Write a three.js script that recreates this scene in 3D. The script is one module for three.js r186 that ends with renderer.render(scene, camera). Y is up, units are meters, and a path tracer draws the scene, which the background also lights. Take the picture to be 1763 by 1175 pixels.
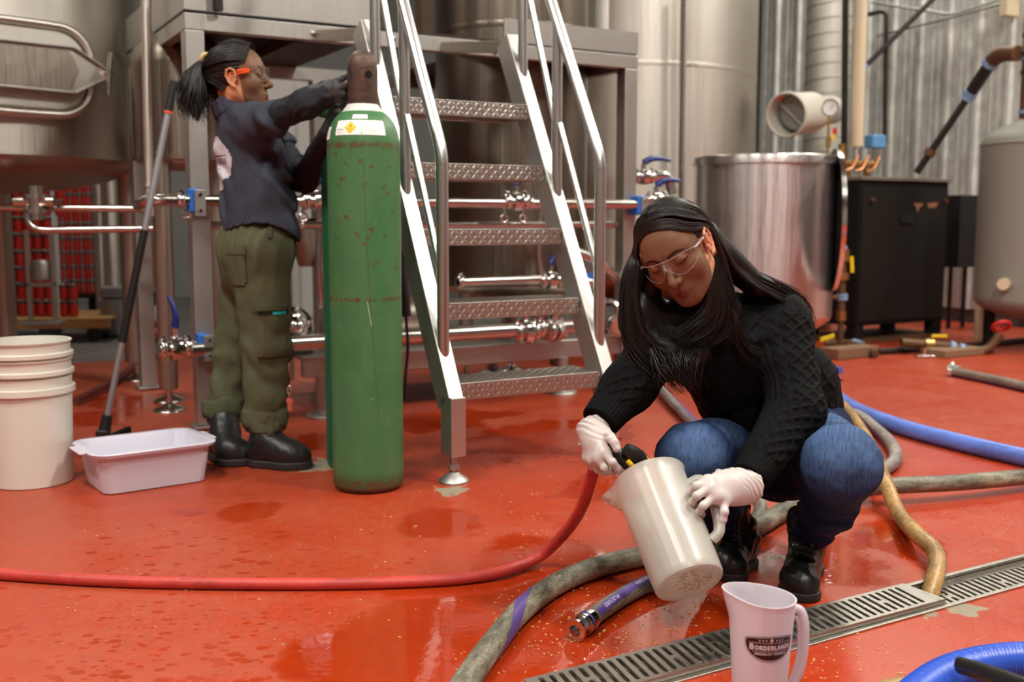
import * as THREE from 'three';
import { mergeGeometries, mergeVertices, toCreasedNormals } from 'three/addons/utils/BufferGeometryUtils.js';
import { RoundedBoxGeometry } from 'three/addons/geometries/RoundedBoxGeometry.js';
import { RectAreaLightUniformsLib } from 'three/addons/lights/RectAreaLightUniformsLib.js';
import { ImprovedNoise } from 'three/addons/math/ImprovedNoise.js';

// ---------------------------------------------------------------- camera, lights, exposure
const scene = new THREE.Scene();
const FPX = 1800, CX = 881.5, CY = 587.5, EYE = 0.895, PITCH = THREE.MathUtils.degToRad(6.56);
const camera = new THREE.PerspectiveCamera(2 * Math.atan(CY / FPX) * 180 / Math.PI, 1763 / 1175, 0.05, 90);
camera.position.set(0, EYE, 0);
camera.rotation.x = -PITCH;
camera.focus = 2.5;
camera.userData.fStop = 3.0;
scene.add(camera);
RectAreaLightUniformsLib.init();
const renderer = new THREE.WebGLRenderer({ antialias: true });
renderer.toneMapping = THREE.LinearToneMapping;
renderer.toneMappingExposure = 2.65;
renderer.outputColorSpace = THREE.SRGBColorSpace;
renderer.shadowMap.enabled = true;
const CEILING = 6.4;
// high-bay fixtures: [x, z, length, width, radiance, turn]
const LAMPS = [
  [3.0, -1.6, 1.3, 0.5, 48, 0.5], [-1.6, -0.4, 1.3, 0.5, 40, 0.5], [0.6, 2.6, 1.3, 0.5, 40, 0.5],
  [-4.2, -1.6, 1.3, 0.4, 30, 0.5], [4.2, -3.9, 1.3, 0.4, 27, 0.5], [5.2, -6.2, 1.3, 0.4, 34, 0.5],
  [-2.4, -7.4, 1.3, 0.4, 18, 0.5], [3.4, -9.4, 1.3, 0.4, 26, 0.5],
];
const LAMP_COLOR = new THREE.Color().setRGB(0.99, 0.96, 0.86);

// ---------------------------------------------------------------- helpers
function mulberry(a) { return () => { a |= 0; a = a + 0x6D2B79F5 | 0; let t = Math.imul(a ^ a >>> 15, 1 | a); t = t + Math.imul(t ^ t >>> 7, 61 | t) ^ t; return ((t ^ t >>> 14) >>> 0) / 4294967296; }; }
const rnd = mulberry(7);
const V3 = (x, y, z) => new THREE.Vector3(x, y, z);
const lerp = (a, b, t) => a + (b - a) * t, clamp = (x, a = 0, b = 1) => Math.min(b, Math.max(a, x));
const smooth = (a, b, x) => { const t = clamp((x - a) / (b - a)); return t * t * (3 - 2 * t); };
const inoise = new ImprovedNoise();
const noise = (x, y, z = 0) => inoise.noise(x, y, z);
const fbm = (x, y, z = 0, o = 4) => { let s = 0, a = 0.5; for (let i = 0; i < o; i++) { s += a * noise(x, y, z + i * 7.3); x *= 2.03; y *= 2.03; z *= 2.03; a *= 0.5; } return s; };
// surveying: rays of the photograph's camera meet the floor, a plane or a depth
const cP = Math.cos(PITCH), sP = Math.sin(PITCH);
const ray = (px, py) => { const x = (px - CX) / FPX, y = -(py - CY) / FPX; return V3(x, y * cP - sP, -y * sP - cP); };
const at = (px, py, z) => { const r = ray(px, py); return r.multiplyScalar(z / r.z).add(V3(0, EYE, 0)); };
const gnd = (px, py, h = 0) => { const r = ray(px, py); return r.multiplyScalar((h - EYE) / r.y).add(V3(0, EYE, 0)); };
const onPlane = (px, py, p, n) => { const r = ray(px, py), o = V3(0, EYE, 0); return o.addScaledVector(r, p.clone().sub(o).dot(n) / r.dot(n)); };
// the building's own axes: U along the platform, W into the building
const ROT = Math.PI / 6, UX = V3(Math.cos(ROT), 0, -Math.sin(ROT)), WX = V3(-Math.sin(ROT), 0, -Math.cos(ROT));
const ORG = V3(-0.194, 0, -3.545);
const B = (u, y, w) => V3(ORG.x + u * UX.x + w * WX.x, y, ORG.z + u * UX.z + w * WX.z);
const toB = (p) => { const d = p.clone().sub(ORG); return [d.dot(UX), p.y, d.dot(WX)]; };
const onW = (px, py, w) => { const b = toB(onPlane(px, py, B(0, 0, w), WX)); return [b[0], b[1]]; };   // (u, y) on the plane w

const names = new Map();
function numbered(n) { const k = names.get(n) || 0; names.set(n, k + 1); return k ? n + '_' + String(k).padStart(3, '0') : n; }
function tag(o, label, category, group) { Object.assign(o.userData, { label, category }); if (group) o.userData.group = group; return o; }
function thing(name, label, category, pos = V3(0, 0, 0), turn = 0, group) {
  const o = new THREE.Group(); o.name = numbered(name); o.position.copy(pos); o.rotation.y = turn; scene.add(o);
  return tag(o, label, category, group);
}
function shade(m) { m.castShadow = true; m.receiveShadow = true; return m; }
function prep(g) { const n = g.index ? g.toNonIndexed() : g; for (const k of Object.keys(n.attributes)) if (!['position', 'normal', 'uv'].includes(k)) n.deleteAttribute(k); if (!n.attributes.uv) n.setAttribute('uv', new THREE.BufferAttribute(new Float32Array(n.attributes.position.count * 2), 2)); n.morphAttributes = {}; return n; }
const merge = (gs) => gs.length === 1 ? gs[0] : mergeGeometries(gs.map(prep));
function part(name, geo, mat, parent) {
  const m = shade(new THREE.Mesh(Array.isArray(geo) ? merge(geo) : geo, mat));
  m.name = parent === scene ? numbered(name) : name; parent.add(m); return m;
}
// children of one thing that share a name get numbers
const counts = new Map();
function pnum(parent, n) { if (!counts.has(parent)) counts.set(parent, {}); const c = counts.get(parent); const k = c[n] || 0; c[n] = k + 1; return k ? n + '_' + String(k).padStart(3, '0') : n; }
const sub = (name, geo, mat, parent) => part(pnum(parent, name), geo, mat, parent);
function solo(name, geo, mat, label, category, group) { const m = part(name, geo, mat, scene); return tag(m, label, category, group); }
function structure(name, geo, mat) { const m = part(name, geo, mat, scene); m.userData.kind = 'structure'; return m; }
function clone(o, label, pos, turn) { const c = o.clone(); c.name = numbered(o.name.replace(/_\d{3}$/, '')); c.userData = { ...o.userData }; if (label) c.userData.label = label; if (pos) c.position.copy(pos); if (turn !== undefined) c.rotation.y = turn; scene.add(c); return c; }

// geometry
const box = (w, h, d, x = 0, y = 0, z = 0, r = 0.004) => (r ? new RoundedBoxGeometry(w, h, d, 1, Math.min(r, w / 2.1, h / 2.1, d / 2.1)) : new THREE.BoxGeometry(w, h, d)).translate(x, y, z);
const lathe = (pts, seg = 48, a0 = 0, a1 = Math.PI * 2) => new THREE.LatheGeometry(pts.map(p => new THREE.Vector2(p[0], p[1])), seg, a0, a1);
// lathe with hard corners: profile split at every corner given as a third entry
function turned(pts, seg = 48) { const gs = []; let cur = [pts[0]]; for (let i = 1; i < pts.length; i++) { cur.push(pts[i]); if (pts[i][2] || i === pts.length - 1) { gs.push(lathe(cur, seg)); cur = [pts[i]]; } } return merge(gs); }
function alignY(g, a, b) { const d = b.clone().sub(a); g.applyQuaternion(new THREE.Quaternion().setFromUnitVectors(V3(0, 1, 0), d.normalize())); return g.translate(a.x, a.y, a.z); }
const rod = (a, b, r, r2 = r, seg = 16) => { const L = a.distanceTo(b), g = new THREE.CylinderGeometry(r2, r, L, seg, 1).translate(0, L / 2, 0); const uv = g.attributes.uv; for (let i = 0; i < uv.count; i++) uv.setXY(i, uv.getX(i) * 6.28 * r, uv.getY(i) * L); return alignY(g, a, b); };
// square bar a->b; side = direction of its width w, d = the other size
function bar(a, b, w, d, side = UX, r = 0.004) {
  const y = b.clone().sub(a), L = y.length(); y.normalize();
  const x = side.clone().addScaledVector(y, -side.dot(y)).normalize(), z = x.clone().cross(y);
  const g = box(w, L, d, 0, L / 2, 0, r); g.applyMatrix4(new THREE.Matrix4().makeBasis(x, y, z)); return g.translate(a.x, a.y, a.z);
}
function sweep(curve, rad, n = 60, m = 14, o = {}) {
  const c = Array.isArray(curve) ? new THREE.CatmullRomCurve3(curve, false, 'centripetal', 0.5) : curve;
  const L = c.getLength(), fr = c.computeFrenetFrames(n, false), pos = [], nor = [], uv = [], idx = [];
  for (let i = 0; i <= n; i++) {
    const t = i / n, p = c.getPointAt(t), r = typeof rad === 'function' ? rad(t, t * L) : rad;
    for (let j = 0; j <= m; j++) {
      const a = j / m * Math.PI * 2, s = Math.sin(a), k = Math.cos(a) * (o.flat || 1), N = fr.normals[i], Q = fr.binormals[i];
      const x = k * N.x + s * Q.x, y = k * N.y + s * Q.y, z = k * N.z + s * Q.z;
      pos.push(p.x + r * x, p.y + r * y, p.z + r * z); nor.push(x, y, z); uv.push(j / m * (o.fit ? 1 : 6.28 * r), o.fit ? t : t * L);
    }
  }
  for (let i = 0; i < n; i++) for (let j = 0; j < m; j++) { const a = i * (m + 1) + j, b = a + m + 1; idx.push(a, a + 1, b, b, a + 1, b + 1); }
  if (o.caps !== false) for (const e of [0, n]) { const p = c.getPointAt(e / n), k = pos.length / 3, T = c.getTangentAt(e / n).multiplyScalar(e ? 1 : -1); pos.push(p.x, p.y, p.z); nor.push(T.x, T.y, T.z); uv.push(0, 0); for (let j = 0; j <= m; j++) { const q = (e * (m + 1) + j) * 3; pos.push(pos[q], pos[q + 1], pos[q + 2]); nor.push(T.x, T.y, T.z); uv.push(0, 0); } for (let j = 0; j < m; j++) e ? idx.push(k, k + 1 + j, k + 2 + j) : idx.push(k, k + 2 + j, k + 1 + j); }
  const g = new THREE.BufferGeometry(); g.setAttribute('position', new THREE.Float32BufferAttribute(pos, 3)); g.setAttribute('normal', new THREE.Float32BufferAttribute(nor, 3)); g.setAttribute('uv', new THREE.Float32BufferAttribute(uv, 2)); g.setIndex(idx);
  return g;
}
// rounded polyline: straight runs with bends of radius r
function bendPath(pts, r) {
  const path = new THREE.CurvePath(); let a = pts[0];
  for (let i = 1; i < pts.length; i++) {
    if (i === pts.length - 1) { path.add(new THREE.LineCurve3(a, pts[i])); break; }
    const d0 = pts[i - 1].clone().sub(pts[i]).normalize(), d1 = pts[i + 1].clone().sub(pts[i]).normalize();
    const s = pts[i].clone().addScaledVector(d0, r), e = pts[i].clone().addScaledVector(d1, r);
    path.add(new THREE.LineCurve3(a, s)); path.add(new THREE.QuadraticBezierCurve3(s, pts[i].clone(), e)); a = e;
  }
  const P = []; for (const c of path.curves) { const n = c.isLineCurve3 ? Math.max(1, Math.round(c.getLength() / 0.12)) : 6; for (let i = 0; i < n; i++) P.push(c.getPoint(i / n)); } P.push(pts[pts.length - 1]);
  return P;
}
const pipe = (pts, r, bend = 0.08, m = 16) => { const P = pts.length > 2 ? bendPath(pts, bend) : pts; const c = new THREE.CurvePath(); for (let i = 1; i < P.length; i++) c.add(new THREE.LineCurve3(P[i - 1], P[i])); const cr = new THREE.CatmullRomCurve3(P, false, 'centripetal'); return sweep(cr, r, P.length > 2 ? Math.min(140, P.length * 4) : 2, m); };
function extrude(shapePts, depth, bevel = 0.003) { const s = new THREE.Shape(shapePts.map(p => new THREE.Vector2(p[0], p[1]))); return new THREE.ExtrudeGeometry(s, { depth, bevelEnabled: bevel > 0, bevelThickness: bevel, bevelSize: bevel, bevelSegments: 1, curveSegments: 12 }); }

// textures
function dataTex(w, h, fn, srgb = false, rep = [1, 1]) {
  const d = new Uint8Array(w * h * 4); let k = 0;
  for (let j = 0; j < h; j++) for (let i = 0; i < w; i++) { const c = fn(i / w, j / h, i, j); d[k++] = clamp(c[0]) * 255; d[k++] = clamp(c[1]) * 255; d[k++] = clamp(c[2]) * 255; d[k++] = 255; }
  const t = new THREE.DataTexture(d, w, h); t.wrapS = t.wrapT = THREE.RepeatWrapping; t.magFilter = THREE.LinearFilter; t.minFilter = THREE.LinearMipmapLinearFilter; if (srgb) t.colorSpace = THREE.SRGBColorSpace; t.repeat.set(...rep); t.needsUpdate = true; return t;
}
function canvasTex(w, h, draw) { const c = document.createElement('canvas'); c.width = w; c.height = h; draw(c.getContext('2d'), w, h); const t = new THREE.CanvasTexture(c); t.colorSpace = THREE.SRGBColorSpace; return t; }
// tiling value noise for textures
function tileNoise(n, seed) { const r = mulberry(seed), a = new Float32Array(n * n); for (let i = 0; i < a.length; i++) a[i] = r(); return (u, v) => { const x = ((u % 1) + 1) % 1 * n, y = ((v % 1) + 1) % 1 * n, i = Math.floor(x), j = Math.floor(y), fx = smooth(0, 1, x - i), fy = smooth(0, 1, y - j), i1 = (i + 1) % n, j1 = (j + 1) % n; return lerp(lerp(a[i % n + (j % n) * n], a[i1 + (j % n) * n], fx), lerp(a[i % n + j1 * n], a[i1 + j1 * n], fx), fy); }; }
const tn8 = tileNoise(8, 1), tn32 = tileNoise(32, 2), tn128 = tileNoise(128, 3), tn256 = tileNoise(256, 4);
const tfbm = (u, v) => tn8(u, v) * 0.45 + tn32(u, v) * 0.3 + tn128(u, v) * 0.25;

// materials
const std = (o) => new THREE.MeshStandardMaterial(o), phys = (o) => new THREE.MeshPhysicalMaterial(o);
const rgb = (r, g, b) => new THREE.Color().setRGB(r, g, b), hex = (h) => new THREE.Color(h);
// brushed steel: fine streaks along v (up) in roughness and relief
const brushTex = dataTex(512, 512, (u, v) => { const s = tn256(u, v * 0.03) * 0.5 + tn128(u * 2, v * 0.02) * 0.3 + tn32(u * 4, 0.3) * 0.2, b = tfbm(u, v); const r = 0.66 + 0.6 * (s - 0.5) + 0.06 * (b - 0.5); return [r, r, r]; });
const steel = (o = {}) => { const t = brushTex.clone(); t.repeat.set(...(o.rep || [2, 1])); t.needsUpdate = true; const m = phys({ color: rgb(0.56, 0.53, 0.49), metalness: 1, anisotropy: o.aniso ?? 0, anisotropyRotation: Math.PI / 2, roughness: 0.55, roughnessMap: t, ...o.m }); return m; };
const M = {
  tank: steel({ aniso: 0.6, m: { color: rgb(0.62, 0.585, 0.53), roughness: 0.7 } }),
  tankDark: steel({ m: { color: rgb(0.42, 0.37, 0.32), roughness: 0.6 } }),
  frame: steel({ rep: [4, 4], m: { color: rgb(0.50, 0.485, 0.46), roughness: 0.72 } }),
  stair: steel({ rep: [6, 2], m: { color: rgb(0.66, 0.65, 0.62), roughness: 0.66 } }),
  rail: steel({ rep: [8, 1], m: { color: rgb(0.62, 0.61, 0.6), roughness: 0.48 } }),
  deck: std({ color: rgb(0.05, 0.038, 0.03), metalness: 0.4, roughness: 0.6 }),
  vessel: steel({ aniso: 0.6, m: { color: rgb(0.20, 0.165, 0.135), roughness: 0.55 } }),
  tread: steel({ rep: [6, 6], m: { color: rgb(0.52, 0.49, 0.45), roughness: 0.6 } }),
  pipe: std({ color: rgb(0.6, 0.57, 0.53), metalness: 1, roughness: 0.22 }),
  chrome: std({ color: rgb(0.72, 0.7, 0.68), metalness: 1, roughness: 0.13 }),
  pot: steel({ rep: [2, 1], aniso: 0.75, m: { color: rgb(0.72, 0.68, 0.68), roughness: 0.5 } }),
  blueHandle: std({ color: rgb(0.012, 0.03, 0.20), roughness: 0.4 }),
  blueClip: std({ color: rgb(0.03, 0.16, 0.62), roughness: 0.45 }),
  black: std({ color: rgb(0.011, 0.0105, 0.010), roughness: 0.45 }),
  blackMatte: phys({ color: rgb(0.011, 0.0095, 0.008), roughness: 0.75, specularIntensity: 0.3 }),
  panel: phys({ color: rgb(0.014, 0.012, 0.010), roughness: 0.6, specularIntensity: 0.4 }),
  yellow: std({ color: rgb(0.85, 0.58, 0.015), roughness: 0.4 }),
  redPaint: std({ color: rgb(0.55, 0.02, 0.018), roughness: 0.4 }),
  brass: std({ color: rgb(0.55, 0.34, 0.12), metalness: 1, roughness: 0.35 }),
  copper: std({ color: rgb(0.62, 0.28, 0.14), metalness: 1, roughness: 0.4 }),
  rustPipe: std({ color: rgb(0.14, 0.065, 0.03), metalness: 0.3, roughness: 0.55 }),
  blackPipe: std({ color: rgb(0.02, 0.017, 0.015), metalness: 0.2, roughness: 0.4 }),
  blueTape: std({ color: rgb(0.25, 0.38, 0.62), roughness: 0.6 }),
  whitePlastic: std({ color: rgb(0.72, 0.72, 0.70), roughness: 0.42 }),
  cream: std({ color: rgb(0.68, 0.58, 0.40), roughness: 0.5 }),
  wood: std({ color: rgb(0.42, 0.22, 0.075), roughness: 0.7 }),
};
// ---------------------------------------------------------------- the room
// floor: red resin paint, dry chalky film in places, wet and glossy in others
const FX0 = -2.6, FZ0 = -1.2, FS = 5.2;   // the finely computed square of floor
const wetSpots = [[740, 1085, 0.42], [690, 1150, 0.35], [880, 1060, 0.45], [1000, 1120, 0.4], [1140, 1060, 0.3], [900, 760, 0.5], [760, 720, 0.45], [1000, 740, 0.35], [250, 690, 0.42], [170, 720, 0.3], [420, 880, 0.14], [330, 880, 0.1], [1250, 930, 0.35], [1420, 960, 0.22], [560, 760, 0.25], [1040, 830, 0.3], [1560, 930, 0.2], [760, 900, 0.22], [960, 960, 0.3]].map(([x, y, r]) => { const p = gnd(x, y); return [p.x, p.z, r]; });
const drops = []; for (let i = 0; i < 620; i++) { const p = gnd(lerp(-40, 720, rnd()), lerp(900, 1180, Math.sqrt(rnd()))); drops.push([p.x, p.z, 0.0025 + 0.011 * rnd() ** 3]); }
for (let i = 0; i < 60; i++) { const p = gnd(lerp(180, 560, rnd()), lerp(895, 1000, rnd())); drops.push([p.x, p.z, 0.005 + 0.013 * rnd() ** 2]); }
const NF = 2048, wet = new Float32Array(NF * NF);
{
  for (let j = 0; j < NF; j++) for (let i = 0; i < NF; i++) {
    const x = FX0 + (i + 0.5) / NF * FS, z = FZ0 - (j + 0.5) / NF * FS; let w = 0;
    for (const s of wetSpots) { const dx = x - s[0], dz = (z - s[1]) * 0.8, d = Math.sqrt(dx * dx + dz * dz) / s[2]; if (d < 1) w = Math.max(w, 1 - d); }
    wet[j * NF + i] = w;
  }
  const coarse = new Float32Array(512 * 512); for (let j = 0; j < 512; j++) for (let i = 0; i < 512; i++) coarse[j * 512 + i] = fbm(i / 512 * 18, j / 512 * 18, 3, 5);
  for (let j = 0; j < NF; j++) for (let i = 0; i < NF; i++) { const k = j * NF + i; wet[k] = smooth(-0.08, 0.14, wet[k] - 0.42 + 0.9 * coarse[(j >> 2) * 512 + (i >> 2)]); }
  for (const [x, z, r] of drops) { const ci = (x - FX0) / FS * NF, cj = (FZ0 - z) / FS * NF, R = r / FS * NF, st = 1.4; for (let j = Math.floor(cj - R); j <= cj + R; j++) for (let i = Math.floor(ci - R * st); i <= ci + R * st; i++) if (i >= 0 && j >= 0 && i < NF && j < NF) { const d = Math.hypot((i - ci) / st, j - cj) / R; if (d < 1) wet[j * NF + i] = Math.max(wet[j * NF + i], 0.6 * smooth(1, 0.75, d)); } }
}
const scuffs = []; for (let i = 0; i < 90; i++) { const x = FX0 + rnd() * FS, z = FZ0 - rnd() * FS, a = rnd() * 3.14, l = 0.05 + rnd() * 0.35; scuffs.push([x, z, Math.cos(a), Math.sin(a), l]); }
const scuffMap = new Float32Array(NF * NF);
for (const [x, z, dx, dz, l] of scuffs) { const n = Math.round(l / FS * NF); for (let k = 0; k < n; k++) { const bend = Math.sin(k / n * 3) * 0.03; const i = Math.round((x + dx * l * k / n + dz * bend - FX0) / FS * NF), j = Math.round((FZ0 - z - dz * l * k / n + dx * bend) / FS * NF); if (i > 0 && j > 0 && i < NF - 1 && j < NF - 1) { scuffMap[j * NF + i] = 0.5; scuffMap[j * NF + i + 1] = 0.35; } } }
const chips = [[1660, 1050, 0.05], [1600, 1060, 0.03], [1340, 960, 0.03], [470, 790, 0.1], [545, 800, 0.13], [780, 845, 0.06], [1700, 1010, 0.02]].map(([x, y, r]) => { const p = gnd(x, y); return [p.x, p.z, r]; });
const floorMaps = (() => {
  const col = new Uint8Array(NF * NF * 4), rou = new Uint8Array(NF * NF * 4), S = (x) => 255 * Math.pow(clamp(x), 1 / 2.2);
  for (let j = 0; j < NF; j++) for (let i = 0; i < NF; i++) {
    const k = j * NF + i, u = i / NF, v = j / NF, x = FX0 + u * FS, z = FZ0 - v * FS, w = wet[k];
    const n1 = tfbm(u * 3, v * 3), n2 = tn256(u * 4, v * 4), n3 = tn128(u * 2, v * 2);
    let film = clamp(0.10 + 0.7 * (n1 - 0.35) + 0.28 * smooth(0.5, -1.6, x) + 0.15 * smooth(-3.2, -5, z) + 0.5 * (n2 - 0.55) * n3 + 0.35 * (tn256(u * 9 + 0.3, v * 9) - 0.5) * (0.4 + n3)) * (1 - w);
    film = clamp(film + scuffMap[k] * (1 - 0.7 * w));
    let r = lerp(0.42, 0.385, film), g = lerp(0.030, 0.078, film), b = lerp(0.0025, 0.034, film);
    let chip = 0; for (const c of chips) { const d = Math.hypot(x - c[0], z - c[1]) / c[2]; if (d < 1.6) chip = Math.max(chip, smooth(0.1, 0.3, 1 - d + 1.2 * (n1 - 0.5) + 0.8 * (n3 - 0.5))); }
    r = lerp(r, 0.28, chip); g = lerp(g, 0.23, chip); b = lerp(b, 0.16, chip);
    const dk = w * 0.12 + 0.25 * (0.5 - n3) * 0.5; r *= 1 - dk; g *= 1 - dk; b *= 1 - dk;
    col[4 * k] = S(r); col[4 * k + 1] = S(g); col[4 * k + 2] = S(b); col[4 * k + 3] = 255;
    const ro = lerp(0.30 + 0.28 * film + 0.12 * (n2 - 0.5), 0.045 + 0.03 * n1, w) + chip * 0.2;
    rou[4 * k] = rou[4 * k + 1] = rou[4 * k + 2] = 255 * clamp(ro); rou[4 * k + 3] = 255;
  }
  const mk = (d, s) => { const t = new THREE.DataTexture(d, NF, NF); t.wrapS = t.wrapT = THREE.MirroredRepeatWrapping; t.magFilter = THREE.LinearFilter; if (s) t.colorSpace = THREE.SRGBColorSpace; t.needsUpdate = true; return t; };
  return [mk(col, true), mk(rou, false)];
})();
const bumpTex = dataTex(512, 512, (u, v) => { const n = tn32(u, v) * 0.5 + tn128(u, v) * 0.35 + tn256(u * 2, v * 2) * 0.15; return [n, n, n]; });
const floorBump = bumpTex.clone(); floorBump.repeat.set(4, 4);
const floorMat = std({ map: floorMaps[0], roughnessMap: floorMaps[1], roughness: 1, bumpMap: floorBump, bumpScale: 0.0003 });
// floor slab, with the trench of the drain left open; built in building axes
const DR = { u0: -1.6, u1: 2.6, w0: -1.645, w1: -1.492 };
const FE = { u0: -7.5, u1: 6.5, w0: -9, w1: 3.9, wEnd: 9.5 };
function floorPiece(u0, u1, w0, w1) {
  const P = [B(u0, 0, w0), B(u1, 0, w0), B(u1, 0, w1), B(u0, 0, w1)], pos = [], uv = [];
  for (const p of P) { pos.push(p.x, 0, p.z); uv.push((p.x - FX0) / FS, (FZ0 - p.z) / FS); } for (const p of P) { pos.push(p.x, -0.25, p.z); uv.push(0, 0); }
  const g = new THREE.BufferGeometry(); g.setAttribute('position', new THREE.Float32BufferAttribute(pos, 3)); g.setAttribute('uv', new THREE.Float32BufferAttribute(uv, 2));
  g.setIndex([0, 1, 2, 0, 2, 3, 4, 6, 5, 4, 7, 6, 0, 4, 5, 0, 5, 1, 1, 5, 6, 1, 6, 2, 2, 6, 7, 2, 7, 3, 3, 7, 4, 3, 4, 0]);
  const n = g.toNonIndexed(); n.computeVertexNormals(); return n;
}
structure('floor', [floorPiece(FE.u0, FE.u1, FE.w0, DR.w0), floorPiece(FE.u0, FE.u1, DR.w1, FE.w1), floorPiece(FE.u0, DR.u0, DR.w0, DR.w1), floorPiece(DR.u1, FE.u1, DR.w0, DR.w1)], floorMat);
const concreteTex = dataTex(512, 512, (u, v) => { const n = 0.16 + 0.14 * (tfbm(u, v) - 0.5) + 0.05 * (tn256(u, v) - 0.5); const s = Math.pow(n, 1 / 2.2); return [s, s * 0.97, s * 0.93]; }, true);
structure('floor_back', floorPiece(FE.u0, FE.u1, FE.w1, FE.wEnd).translate(0, 0.0, 0), std({ map: concreteTex, roughness: 0.55 }));
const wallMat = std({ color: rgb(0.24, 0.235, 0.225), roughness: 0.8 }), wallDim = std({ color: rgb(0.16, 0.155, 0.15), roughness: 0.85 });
function slab(name, u0, u1, w0, w1, y0, y1, mat) {
  const c = B((u0 + u1) / 2, (y0 + y1) / 2, (w0 + w1) / 2), g = new THREE.BoxGeometry(Math.abs(u1 - u0), y1 - y0, Math.abs(w1 - w0)).rotateY(ROT).translate(c.x, c.y, c.z); return structure(name, g, mat);
}
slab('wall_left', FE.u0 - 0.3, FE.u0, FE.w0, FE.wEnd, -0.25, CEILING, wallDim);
slab('wall_back', FE.u0 - 0.3, FE.u1 + 0.4, FE.wEnd, FE.wEnd + 0.3, -0.25, CEILING, wallMat);
slab('wall_front', FE.u0 - 0.3, FE.u1 + 0.4, FE.w0 - 0.3, FE.w0, -0.25, CEILING, wallMat);
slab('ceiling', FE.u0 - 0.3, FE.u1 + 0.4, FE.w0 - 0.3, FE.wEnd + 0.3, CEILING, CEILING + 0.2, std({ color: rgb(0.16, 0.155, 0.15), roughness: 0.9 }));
// right wall: ribbed galvanised sheet, ribs turned into the room; each sheet a piece of its own
{
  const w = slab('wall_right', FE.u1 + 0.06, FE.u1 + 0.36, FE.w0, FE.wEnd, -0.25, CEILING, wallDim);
  const sheetTex = dataTex(512, 512, (u, v) => { const n = tn32(u, v) * 0.4 + tn8(u * 2, v) * 0.35 + tn128(u, v * 0.4) * 0.25; const k = 0.78 + 0.25 * (n - 0.5); return [k * 1.0, k, k * 0.98]; }, true);
  sheetTex.repeat.set(0.6, 0.4);
  const sheetMat = std({ map: sheetTex, metalness: 0.12, roughness: 0.5 });
  const prof = [[0, 0], [0.03, 0], [0.05, 0.028], [0.085, 0.028], [0.105, 0], [0.16, 0], [0.166, 0.006], [0.176, 0.006], [0.182, 0], [0.23, 0], [0.236, 0.006], [0.246, 0.006], [0.252, 0], [0.305, 0]];
  function sheet(w0, n, lift) {
    const pos = [], uv = [], idx = []; const pts = []; for (let i = 0; i < n; i++) for (const p of prof) if (i === n - 1 || p[0] < 0.305) pts.push([p[0] + i * 0.305, p[1] + lift]);
    for (const y of [0.12, CEILING - 0.02]) for (const [t, d] of pts) { const p = B(FE.u1 + 0.03 - d, y, w0 + t); pos.push(p.x, p.y, p.z); uv.push(t + w0, y); }
    const m = pts.length; for (let i = 0; i < m - 1; i++) idx.push(i, m + i, i + 1, i + 1, m + i, m + i + 1);
    const g = new THREE.BufferGeometry(); g.setAttribute('position', new THREE.Float32BufferAttribute(pos, 3)); g.setAttribute('uv', new THREE.Float32BufferAttribute(uv, 2)); g.setIndex(idx); return toCreasedNormals(g, 0.4);
  }
  for (let i = 0; i < 8; i++) { const s = sheet(-1.8 + i * 0.915, 3, (i % 2) * 0.002); sub('panel', s, sheetMat, w); }
}
// ceiling fixtures
LAMPS.forEach(([x, z, l, wd, I, turn], i) => {
  const y = CEILING - 0.9, where = ['above the crouching woman', 'above the white buckets', 'behind the viewer', 'left of the white buckets', 'right of the crouching woman', 'above the black boiler', 'above the far pallets', 'above the corrugated wall corner'][i];
  const t = thing('ceiling_light', 'white high-bay ceiling lamp hanging ' + where, 'ceiling lamp', V3(x, y, z), turn, 'high-bay ceiling lamps');
  sub('housing', [box(wd, 0.07, l, 0, 0.045, 0, 0.01)], M.whitePlastic, t);
  sub('diffuser', box(wd - 0.04, 0.012, l - 0.04, 0, 0.003, 0, 0), std({ color: rgb(0.8, 0.8, 0.8), emissive: LAMP_COLOR, emissiveIntensity: 6 }), t);
  for (const s of [-1, 1]) sub('hanger', rod(V3(0, 0.08, s * l * 0.35), V3(0, 0.9, s * l * 0.35), 0.006, 0.006, 6), M.frame, t);
  const L = new THREE.RectAreaLight(LAMP_COLOR, I, wd - 0.04, l - 0.04); L.position.set(0, -0.012, 0); L.rotation.x = -Math.PI / 2; L.castShadow = true; t.add(L);
});

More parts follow.
